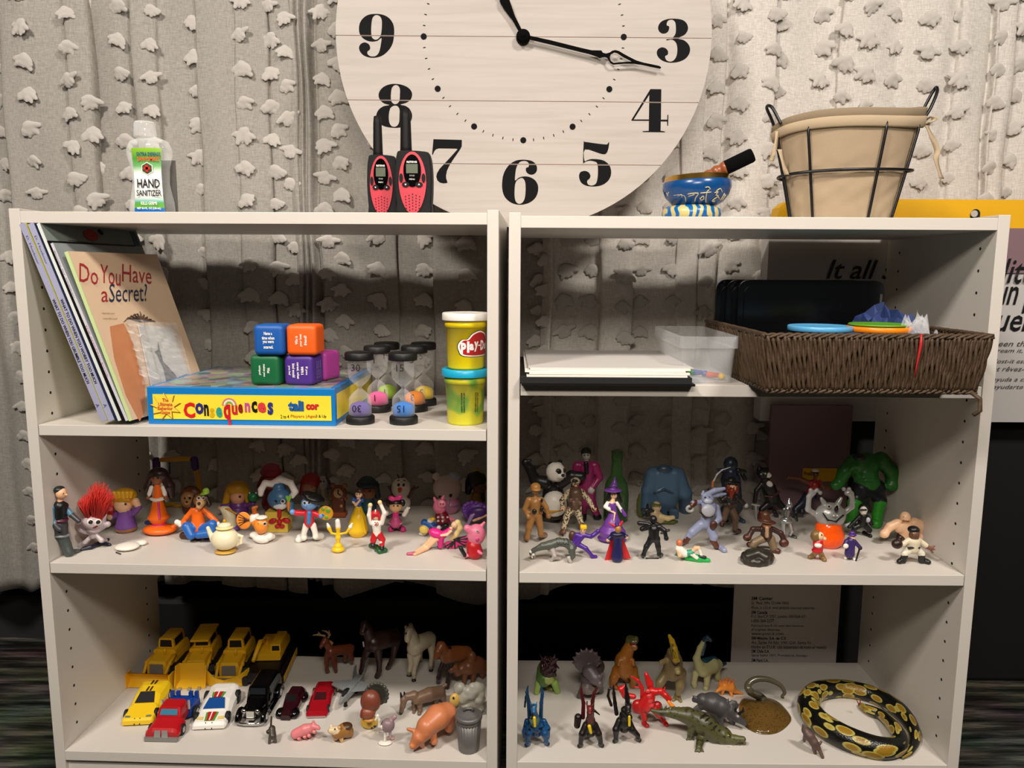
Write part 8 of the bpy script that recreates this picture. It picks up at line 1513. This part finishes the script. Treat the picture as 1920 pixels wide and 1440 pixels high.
F.part('body', [L_([(633, 1374, -4, 11), (646, 1369, 8, 13), (652, 1372, 12, 11)], '#9a6a30'), B_(650, 1362, 8, 11, '#4a3018', 10, 7), L_([(630, 1370, -6, 9), (621, 1370, -10, 6)], '#e0c8a0'), L_([(630, 1384, -6, 4), (628, 1388, 'g', 3)], '#d0a060'), L_([(640, 1386, -4, 4), (641, 1392, 'g', 3)], '#e0b070'), L_([(658, 1378, 8, 4), (659, 1381, 'g', 3)], '#8a6030'), B_(628, 1367, -15, 1.6, 'k'), B_(616, 1370, -13, 1.6, '#c08070'), B_(621, 1361, -6, 3, '#e8d0b0'), B_(636, 1364, -8, 3, '#d0a878')], h=.9)
# ------------------------------------------------------------ bottom right shelf
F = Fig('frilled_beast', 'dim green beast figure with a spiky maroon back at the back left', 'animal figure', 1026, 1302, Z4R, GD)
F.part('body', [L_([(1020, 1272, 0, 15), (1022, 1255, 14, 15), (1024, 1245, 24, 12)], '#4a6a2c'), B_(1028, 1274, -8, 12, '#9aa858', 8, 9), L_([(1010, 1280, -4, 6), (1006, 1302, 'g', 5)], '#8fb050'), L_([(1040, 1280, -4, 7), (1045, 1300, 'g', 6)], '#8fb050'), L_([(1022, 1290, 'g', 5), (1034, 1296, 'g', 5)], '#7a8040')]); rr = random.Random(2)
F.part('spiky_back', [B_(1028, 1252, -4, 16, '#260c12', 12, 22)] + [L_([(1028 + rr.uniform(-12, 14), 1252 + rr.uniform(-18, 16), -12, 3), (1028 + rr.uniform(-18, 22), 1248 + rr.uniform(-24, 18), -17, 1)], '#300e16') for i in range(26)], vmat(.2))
F = Fig('horned_dinosaur', 'standing grey horned dinosaur figure with a jagged frill', 'animal figure', 1108, 1308, Z4R, GD)
cG = '#50464a'
F.part('body', [L_([(1106, 1270, 0, 17), (1112, 1258, 16, 18), (1118, 1250, 30, 16)], cG), B_(1100, 1240, -8, 24, cG, 6, 22, -20)] + [L_([(1100 + 22 * math.cos(a), 1240 - 20 * math.sin(a), -8, 3.5), (1100 + 27 * math.cos(a), 1240 - 25 * math.sin(a), -8, 1.2)], '#5a4a4e') for a in [i * .42 - .1 for i in range(9)]] + [L_([(1106, 1258, -14, 14), (1116, 1272, -24, 11), (1124, 1282, -32, 6)], '#564c50'), L_([(1124, 1270, -26, 3), (1130, 1262, -34, 1.2)], '#6a6064'), L_([(1096, 1284, -6, 7), (1090, 1298, -6, 5), (1086, 1309, 'g', 5)], cG), L_([(1122, 1284, -2, 7), (1126, 1300, 'g', 6)], cG), L_([(1102, 1290, -10, 12), (1114, 1290, -10, 10)], '#6a5e5c')], vmat(.4), h=1.1, k=3)
def biped(label, name, u, v, prs, m=None):
    F = Fig(name, label, 'animal figure', u, v, Z4R, GD); F.part('body', prs, m or vmat(.4), h=1.1, k=3); return F
cT = '#a8681e'
F = biped('orange-brown upright tyrannosaur figure with an open red mouth', 'dinosaur_figure', 1172, 1290, [L_([(1172, 1252, 0, 19), (1170, 1238, -2, 16), (1176, 1222, -2, 11), (1182, 1208, -4, 10)], cT), L_([(1182, 1200, -4, 9), (1190, 1200, -12, 7), (1193, 1197, -16, 4)], '#5a5a2c'), L_([(1182, 1213, -6, 7), (1190, 1214, -14, 5), (1192, 1214, -16, 3)], cT), L_([(1158, 1256, 0, 10), (1151, 1272, -6, 8), (1148, 1284, -4, 5)], cT), L_([(1150, 1288, 'g', 5), (1156, 1293, 'g', 4)], cT), L_([(1186, 1256, 0, 10), (1190, 1272, -6, 8), (1186, 1290, 'g', 6)], cT), L_([(1162, 1238, -12, 4), (1160, 1246, -18, 3)], cT), L_([(1186, 1238, -12, 4), (1188, 1246, -18, 3)], cT), L_([(1164, 1240, 10, 12), (1172, 1232, 12, 12), (1178, 1215, 8, 8)], '#4a5030'), L_([(1172, 1262, 8, 12), (1176, 1272, 24, 8), (1182, 1270, 40, 5)], cT)])
F.part('mouth', [L_([(1184, 1207, -12, 4), (1191, 1207, -17, 3)], '#7a1418')]); F.part('teeth', [L_([(1186, 1203, -18, 1), (1193, 1202, -19, 1)], 'cr'), L_([(1186, 1211, -17, 1), (1192, 1211, -18, 1)], 'cr')])
cO = '#7c6c46'
F = biped('olive-tan upright crested dinosaur figure with a yellow crest', 'dinosaur_figure', 1262, 1312, [L_([(1262, 1258, 0, 19), (1262, 1240, -2, 17), (1262, 1226, -6, 12)], cO), L_([(1260, 1222, -10, 9), (1264, 1234, -22, 6), (1266, 1240, -28, 5)], cO), L_([(1250, 1262, 0, 10), (1238, 1280, -8, 8), (1234, 1292, -6, 5)], cO), L_([(1236, 1296, 'g', 5), (1230, 1300, 'g', 4)], cO), L_([(1276, 1262, 0, 11), (1275, 1285, -8, 8), (1272, 1300, -8, 5)], cO), L_([(1270, 1308, 'g', 5), (1262, 1315, 'g', 3)], cO), L_([(1270, 1308, 'g', 5), (1276, 1317, 'g', 3)], cO), L_([(1250, 1238, -10, 5), (1240, 1242, -16, 4.5)], '#a89060'), L_([(1270, 1254, -16, 5), (1271, 1260, -22, 5)], '#a89a60'), L_([(1264, 1262, 14, 12), (1270, 1260, 34, 6)], cO)])
F.part('yellow_crest', [L_([(1267, 1234, -31, 6), (1264, 1216, -24, 6), (1260, 1202, -12, 5), (1255, 1192, -4, 3)], '#c8a41c'), B_(1268, 1238, -30, 7, '#d0b040', 5, 4)]); F.part('crest_stripes', [L_([(1262 + i * 3, 1234, -38, .7), (1259 + i * 2, 1208, -24, .7)], '#5a4a14') for i in range(3)])
F = biped('pale cream long-necked dinosaur figure with a dark teal back', 'dinosaur_figure', 1322, 1290, [L_([(1318, 1256, 0, 13), (1334, 1248, 16, 14), (1344, 1246, 28, 11)], '#b8b480'), L_([(1312, 1250, -2, 10), (1306, 1235, -4, 6.5), (1312, 1215, -4, 4.5), (1320, 1200, -6, 3.5)], '#b8b480'), L_([(1320, 1200, -6, 4), (1326, 1196, -8, 4.5), (1332, 1200, -12, 3.5)], '#1a3a48'), L_([(1316, 1226, 1, 4), (1321, 1208, -2, 3.5)], '#1c4a5c'), L_([(1320, 1242, 8, 8), (1338, 1238, 24, 8)], '#12404e'), L_([(1304, 1262, 0, 6), (1301, 1280, 0, 5), (1302, 1290, 'g', 5)], '#c8c48c'), L_([(1326, 1264, 2, 7), (1325, 1284, 0, 5), (1323, 1294, 'g', 5)], '#c8c48c'), L_([(1344, 1254, 24, 7), (1346, 1270, 22, 5), (1344, 1277, 'g', 5)], '#b8b480'), L_([(1346, 1248, 30, 6), (1360, 1244, 44, 3)], '#1a3a48')])
F = Fig('dinosaur_figure', 'small orange plated dinosaur figure between the pale dinosaur and the ray', 'animal figure', 1362, 1305, Z4R, GD)
F.part('body', [L_([(1350, 1290, 0, 4), (1358, 1286, 0, 8), (1370, 1288, 2, 8), (1378, 1296, 4, 4), (1392, 1302, 6, 1.8)], 'org'), L_([(1352, 1290, -2, 4), (1344, 1296, -4, 2.5)], 'org'), L_([(1356, 1294, 0, 3), (1354, 1303, 'g', 2.5)], 'org'), L_([(1370, 1296, 0, 3.5), (1372, 1306, 'g', 2.5)], 'org'), L_([(1376, 1296, 4, 3), (1378, 1301, 'g', 2.5)], 'org')] + [L_([(1350 + i * 6, 1284 - (3 - abs(i - 2)) * 2, 1, 3), (1350 + i * 6.5, 1277 - (3 - abs(i - 2)) * 2.5, 1, 1.5)], '#e8843c') for i in range(5)], vmat(.4), h=.9, label='orange body')
# winged dragons seen from the front
def dragon(name, label, u, v, c, c2, wing, w1, w2, head, feet, extra, flame, mm=None):
    F = Fig(name, label, 'animal figure', u, v, Z4R, GD); pr = []
    (ux, vx) = head
    pr += [L_([(u, v - 40, 6, 12), (u, v - 52, 2, 9)], c), L_([(u, v - 30, 10, 10), (u, v - 36, 34, 7)], c), L_([(u, v - 50, 0, 7), (ux, vx + 8, -10, 5.5), (ux, vx, -14, 5.5)], c2), L_([(ux, vx + 2, -16, 5), (ux, vx + 10, -24, 3.5)], c2)]
    for sg, (fu, fv) in zip((-1, 1), feet): pr += [L_([(u + sg * 8, v - 42, 2, 7), (u + sg * 15, v - 26, -4, 6.5), (fu, fv - 12, -4, 4.5)], c), L_([(fu, fv - 8, -4, 4.5), (fu, fv - 2, 'g', 4.5), (fu + sg * 3, fv, 'g', 4)], c)]
    pr += extra; pr += [L_([(ux - 4, vx - 2, -12, 2), (ux - 6, vx - 9, -10, .8)], c2), L_([(ux + 4, vx - 2, -12, 2), (ux + 6, vx - 9, -10, .8)], c2)]
    F.part('body', pr, mm or vmat(.35, 'noise', '#0a0a0c', 160, .60), h=1.0, k=2)
    for w_ in (w1, w2): F.part('wing', [L_(w_, wing)] + [L_([(a[0], a[1], a[2], 1.2), (a[0] + 3, a[1] + 7, a[2] + 3, .8)], wing) for a in w_[1:-1]], vmat(.35), h=.9)
    F.part('flame', [L_(flame, '#e0c020')], vmat(.3), h=.9); return F
dragon('dragon_figure', 'blue winged dragon figure breathing a yellow flame at the far left', 1006, 1402, '#174a7a', '#1c5a86', '#163c60', [(993, 1345, 6, 4), (991, 1315, 6, 3.5), (988, 1298, 6, 3), (990, 1285, 6, 1)], [(1014, 1345, 6, 4), (1015, 1318, 6, 3.5), (1017, 1300, 6, 3), (1015, 1285, 6, 1)], (1001, 1325), ((990, 1400), (1024, 1398)), [B_(1002, 1350, -6, 9, '#5c7468', 6, 14), L_([(988, 1352, 2, 5), (985, 1372, 0, 6), (984, 1380, 0, 4)], '#174a7a'), L_([(1020, 1352, 2, 5), (1026, 1366, 0, 6), (1027, 1382, 0, 4)], '#174a7a'), L_([(986, 1305, 14, 2), (984, 1325, 14, 2)], '#2c4a5a')], [(1002, 1346, -26, 3), (1003, 1362, -28, 2)])
dragon('dragon_figure', 'dark brown winged dragon figure with red wings and neck', 1107, 1402, '#1c1614', '#6a1418', '#4a1016', [(1093, 1345, 6, 4), (1094, 1318, 6, 3.5), (1090, 1300, 6, 3), (1090, 1287, 6, 1)], [(1110, 1345, 6, 4), (1111, 1315, 6, 3.5), (1114, 1300, 6, 3), (1120, 1288, 6, 1.5)], (1106, 1328), ((1089, 1402), (1126, 1401)), [L_([(1084, 1345, 4, 7), (1082, 1360, 4, 6)], '#221a16'), L_([(1114, 1332, -8, 2.5), (1124, 1340, -10, 1.2)], 'k'), L_([(1100, 1320, -8, 2), (1101, 1315, -8, 1)], 'k')], [(1105, 1362, -24, 3.5), (1108, 1374, -26, 2.5)])
dragon('dragon_figure', 'black winged dragon figure between the red-winged and the red dragons', 1170, 1394, '#161412', '#1c1816', '#141214', [(1156, 1338, 6, 4), (1153, 1318, 6, 3.5), (1151, 1300, 6, 3), (1150, 1284, 6, 1)], [(1178, 1325, 0, 4), (1176, 1308, 0, 5), (1174, 1292, 0, 3), (1173, 1280, 0, 1)], (1178, 1325), ((1155, 1393), (1196, 1391)), [L_([(1146, 1322, 8, 3), (1140, 1305, 8, 2.5), (1142, 1292, 8, 2), (1150, 1290, 8, 1.5)], '#1a1614'), L_([(1172, 1332, -6, 8), (1180, 1345, -10, 6)], '#1a1614')], [(1180, 1344, -24, 2.5), (1180, 1360, -26, 2.5)])
F = Fig('dragon_figure', 'bright red winged dragon figure breathing an orange flame', 'animal figure', 1210, 1358, Z4R, GD)
cR = '#c01c1c'
F.part('body', [L_([(1210, 1322, 0, 14), (1216, 1308, -2, 12), (1222, 1296, -2, 8)], cR), L_([(1222, 1298, -2, 7), (1238, 1296, -6, 6), (1248, 1304, -10, 5), (1256, 1310, -12, 3.5)], cR), L_([(1248, 1306, -10, 4), (1256, 1318, -14, 3)], cR), B_(1196, 1325, 4, 12, '#a01418', 9, 14), L_([(1205, 1332, -2, 8), (1208, 1348, -4, 5), (1207, 1358, 'g', 4.5)], cR), L_([(1228, 1330, -2, 8), (1236, 1340, -4, 6), (1244, 1352, 'g', 4.5)], cR), B_(1232, 1326, 0, 10, '#a01418', 8, 12), L_([(1207, 1360, 'g', 4.5), (1213, 1364, 'g', 4)], cR), L_([(1243, 1355, 'g', 4.5), (1250, 1362, 'g', 4)], cR), L_([(1244, 1298, -6, 2), (1247, 1288, -4, 1)], cR), L_([(1188, 1306, 8, 5), (1172, 1304, 10, 6), (1165, 1292, 10, 6), (1172, 1285, 10, 2)], cR)] + [B_(1215 + i * 2, 1296 + i * 9, -12, 5, '#d84040', 3, 4) for i in range(4)], vmat(.3), k=2)
F.part('wing', [L_([(1204, 1308, 4, 4), (1204, 1290, 4, 3.5), (1196, 1276, 4, 3), (1184, 1268, 4, 1.5)], cR), L_([(1204, 1290, 4, 2), (1190, 1288, 6, 1.5)], cR)], vmat(.3)); F.part('wing', [L_([(1222, 1300, 4, 5), (1218, 1282, 4, 7), (1212, 1266, 4, 4), (1210, 1260, 4, 1.2)], cR)], vmat(.3)); F.part('flame', [L_([(1254, 1316, -16, 3), (1262, 1326, -18, 4), (1266, 1332, -18, 2)], '#f08a28')], vmat(.3))
# crocodile
F = Fig('crocodile_figure', 'olive crocodile figure with open jaws and dark back stripes', 'animal figure', 1335, 1385, Z4R, GD)
cc2 = '#4c4a2a'
F.part('body', [L_([(1222, 1332, 10, 3), (1240, 1336, 10, 6), (1262, 1336, 8, 10), (1290, 1342, 4, 15), (1320, 1358, 0, 20), (1340, 1376, -4, 18), (1356, 1386, -8, 15), (1370, 1391, -12, 9)], cc2), L_([(1360, 1382, -14, 9), (1378, 1385, -20, 6.5), (1393, 1386, -24, 5.5)], '#5a5a30'), L_([(1350, 1397, -12, 9), (1374, 1407, -16, 5.5), (1395, 1412, -18, 3.2)], '#6a6448'), B_(1364, 1380, -22, 4.5, '#5a5a30'), B_(1356, 1378, -10, 4.5, '#5a5a30'), L_([(1300, 1356, -4, 9), (1296, 1370, -6, 7), (1294, 1384, 'g', 6)], cc2), L_([(1318, 1380, -8, 9), (1314, 1394, -10, 8), (1310, 1406, 'g', 6)], cc2)] + [L_([(1294, 1384, 'g', 3), (1288 + i * 6, 1388, 'g', 2)], cc2) for i in range(3)] + [L_([(1311, 1406, 'g', 3.5), (1304 + i * 7, 1411 - abs(i - 1), 'g', 2)], cc2) for i in range(3)] + [L_([(1240 + i * 8, 1328 + i * .6, 8, 2.5), (1241 + i * 8, 1323 + i * .6, 8, 1)], cc2) for i in range(6)], vmat(.4, 'noise', '#2e2e18', 150, .6), h=1.2, k=3)
F.part('back_stripes', [L_([(1316 + i * 8, 1344 + i * 6.5, -14 - i, 1.8), (1322 + i * 8, 1340 + i * 6.5, -6, 1.8), (1330 + i * 8, 1344 + i * 6, -2, 1.8)], '#14140e') for i in range(5)]); F.part('mouth_lining', [L_([(1366, 1396, -14, 4), (1388, 1400, -17, 4)], '#140c0a')]); F.part('teeth', [B_(1366 + i * 6, 1399 + i * 1.6, -27, 1.1, 'w') for i in range(5)], h=.7); F.part('eye', [B_(1366, 1379, -26, 1.4, '#c8b838')])
F = Fig('horned_dinosaur', 'walking dark grey horned dinosaur figure beside the stingray', 'animal figure', 1350, 1362, Z4R, GD)
cS = '#403e3e'
F.part('body', [L_([(1318, 1312, 8, 12), (1335, 1318, 4, 19), (1352, 1326, 0, 18), (1366, 1332, -4, 13)], cS), L_([(1368, 1334, -6, 11), (1382, 1346, -12, 8), (1396, 1356, -16, 5)], cS), B_(1372, 1326, -4, 10, cS, 6, 14, 30), L_([(1312, 1312, 10, 7), (1302, 1312, 12, 5)], cS), L_([(1316, 1324, 4, 7), (1304, 1334, 'g', 5)], cS), L_([(1350, 1344, -6, 7), (1350, 1356, -8, 6), (1352, 1362, 'g', 5)], cS), L_([(1368, 1344, -4, 6), (1374, 1358, 'g', 5)], cS), L_([(1334, 1336, 4, 7), (1330, 1342, 'g', 5)], cS), B_(1384, 1343, -19, 1.6, 'lg')] + [L_([(1364 + i * 6, 1316 + i * 3, -4, 2.5), (1366 + i * 7, 1310 + i * 3, -4, 1)], cS) for i in range(4)] + [L_([(1302 + i * 4, 1308 + i * 3, 10, 3), (1299 + i * 4, 1304 + i * 2, 10, 1)], cS) for i in range(3)], vmat(.45), h=1.15, k=3)
F.part('horns', [L_([(1386, 1338, -14, 3), (1393, 1334, -18, 2), (1393, 1326, -18, 1)], '#141212'), L_([(1378, 1334, -12, 3), (1380, 1327, -14, 1.2)], '#141212')])
# stingray
F = Fig('stingray_figure', 'glossy brown spotted stingray figure with a curled tail', 'animal figure', 1432, 1358, Z4R, GD)
k = F.s; g = F.G
ms = vmat(.15, 'vor', '#2a1c0c', 260, .22); zr = Z4R
pc = atZ(1433, 1340, zr); R_u, R_y = 50, 30
outline = [(1394, 1310), (1424, 1313), (1434, 1314), (1440, 1309), (1462, 1318), (1482, 1342), (1480, 1355), (1462, 1370), (1440, 1375), (1418, 1372), (1400, 1362), (1388, 1345), (1386, 1325)]
ob = [atZ(a, b, zr + .003) for a, b in [(p.x, p.y) for p in smoothpoly(outline, 4)]]; n = len(ob); cen = sum(ob, V()) / n
vs = []; NR = 14
for j in range(NR + 1):
    t = j / NR
    for p in ob:
        q = cen + (p - cen) * t; q.z = zr + .0035 + .015 * (1 - t ** 1.6) ** 1.1
        for ex_, ey_ in ((1424, 1352), (1443, 1354)):
            e_ = atZ(ex_, ey_, zr + .018); d_ = (V((q.x, q.y, 0)) - V((e_.x, e_.y, 0))).length; q.z += .004 * math.exp(-(d_ / .006) ** 2)
        vs.append(q)
for p in ob: q = p.copy(); q.z = zr + .001; vs.append(cen + (q - cen) * .97 - V((0, 0, cen.z - q.z)) * 0 if False else V((q.x, q.y, zr + .0012)))
fs = [(j * n + i, j * n + (i + 1) % n, (j + 1) * n + (i + 1) % n, (j + 1) * n + i) for j in range(NR + 1) for i in range(n)] + [tuple((NR + 1) * n + i for i in range(n))[::-1]]
mb = MB(); mb.add(vs, fs, ms, True); me = mb.mesh('ray_body'); ca = me.color_attributes.new('Col', 'FLOAT_COLOR', 'POINT'); ca.data.foreach_set('color', np.tile(np.array([*lin('#5f4720'), 1.0]), len(vs)).astype('f')); link('ray_body', me, F.obj)
tl = smoothpoly([atZ(1436, 1318, zr + .008), atZ(1424, 1306, zr + .010), atY(1406, 1296, g.y + .03), atY(1403, 1284, g.y + .035), atY(1416, 1274, g.y + .04), atY(1440, 1274, g.y + .04), atY(1462, 1284, g.y + .035), atY(1471, 1298, g.y + .03), atY(1466, 1306, g.y + .03), atY(1470, 1309, g.y + .03)], 6, closed=False)
nn = len(tl); MB().tube(tl, [.0078 * (1 - i / nn) ** .5 * (1 if i > 6 else 1) * (.55 + .45 * (1 - i / nn)) + .0006 for i in range(nn)], mat('#4a4434', .15), 12).build('tail', F.obj)
# snake
F = Fig('snake_figure', 'coiled black snake figure with yellow patches near the right panel', 'animal figure', 1605, 1345, Z4R, GD)
def snake_mat():
    m, t, b = nt('snake_scales'); a = N(t, 'ShaderNodeAttribute', attribute_name='UVs'); n = N(t, 'ShaderNodeTexVoronoi', Scale=1.0); n.inputs['Randomness'].default_value = .9; t.links.new(a.outputs['Vector'], n.inputs['Vector'])
    rp = N(t, 'ShaderNodeValToRGB'); e = rp.color_ramp.elements; e[0].position = .33; e[0].color = (*lin('#94701f'), 1); e[1].position = .56; e[1].color = (*lin('#0c0c0b'), 1); q = e.new(.46); q.color = (*lin('#b8ae5a'), 1); q = e.new(.52); q.color = (*lin('#0c0c0b'), 1)
    t.links.new(n.outputs['Distance'], rp.inputs[0]); t.links.new(rp.outputs[0], b.inputs['Base Color']); b.inputs['Roughness'].default_value = .3
    tc = N(t, 'ShaderNodeTexCoord'); v2 = N(t, 'ShaderNodeTexVoronoi', Scale=450.0); t.links.new(tc.outputs['Object'], v2.inputs['Vector']); bp = N(t, 'ShaderNodeBump', Strength=.4, Distance=.0008); t.links.new(v2.outputs['Distance'], bp.inputs['Height']); t.links.new(bp.outputs[0], b.inputs['Normal'])
    return m
path = [(1690, 1421, 4, 0), (1706, 1408, 8, 0), (1715, 1386, 11, 0), (1708, 1360, 15, 0), (1690, 1336, 18, 0), (1662, 1315, 19, 0), (1625, 1299, 19, 0), (1575, 1291, 20, 0), (1532, 1297, 22, 0), (1516, 1320, 24, 0), (1530, 1348, 25, 0), (1565, 1373, 25, 0), (1608, 1392, 24, 0), (1652, 1403, 22, 0), (1683, 1398, 18, 4), (1685, 1378, 15, 10), (1670, 1356, 13, 8), (1652, 1340, 11, 4), (1636, 1334, 11.5, 2), (1622, 1328, 9.5, 0), (1613, 1322, 6, 0)]
P = []; R = []
for u_, v_, r_, dz in path:
    s_ = F.s * r_ * .86; z_ = Z4R + s_ * .85 + dz * .001; P.append(atZ(u_, v_, z_)); R.append(s_)
PP = smoothpoly(P, 8, closed=False); RR = [p.x for p in smoothpoly([(r, 0) for r in R], 8, closed=False)]
mb = MB(); seg = 20; mb.tube(PP, RR, snake_mat(), seg)
zmin = Z4R + .0004
mb.v = [(x, y, max(z, zmin)) for x, y, z in mb.v]
me = mb.mesh('snake_body'); ln = 0; uv = []
for i, p in enumerate(PP):
    if i: ln += (p - PP[i - 1]).length
    for j in range(seg): uv.append((ln * 36, math.cos(2 * math.pi * j / seg) * 1.3 + 3, math.sin(2 * math.pi * j / seg) * 1.3))
at_ = me.attributes.new('UVs', 'FLOAT_VECTOR', 'POINT'); at_.data.foreach_set('vector', np.array(uv, 'f').ravel()); link('snake_body', me, F.obj)
F.part('tongue', [L_([(1611, 1322, -2, 1), (1606, 1312, -2, .8)], 'dr'), L_([(1612, 1320, -2, 1), (1614, 1310, -2, .7)], 'dr')], h=.6, k=.4); F.part('tail_tip', [L_([(1706, 1404, 'g', 4.5), (1700, 1414, 'g', 4), (1688, 1422, 'g', 2.5)], 'k')])
F = Fig('rhino_figure', 'small brown four-legged figure in front of the snake', 'animal figure', 1525, 1412, Z4R, GD)
F.part('body', [L_([(1510, 1370, 8, 7), (1518, 1380, 2, 9), (1526, 1392, -4, 8), (1532, 1402, -8, 5)], '#5c4640'), L_([(1508, 1366, 8, 5), (1506, 1359, 8, 2)], '#5c4640'), L_([(1510, 1380, 6, 4), (1508, 1390, 'g', 3.5)], '#5c4640'), L_([(1526, 1402, -6, 4), (1528, 1414, 'g', 3)], '#5c4640'), L_([(1534, 1400, -6, 4), (1542, 1422, 'g', 3)], '#5c4640'), L_([(1537, 1394, -4, 3), (1540, 1391, -4, 2)], '#5c4640')], vmat(.5), h=.95)
dl = sum(len(o.data.polygons) for o in bpy.data.objects if o.type == 'MESH' and not o.name.startswith('tuft'))
print('polys', dl, 'objects', len(bpy.data.objects))
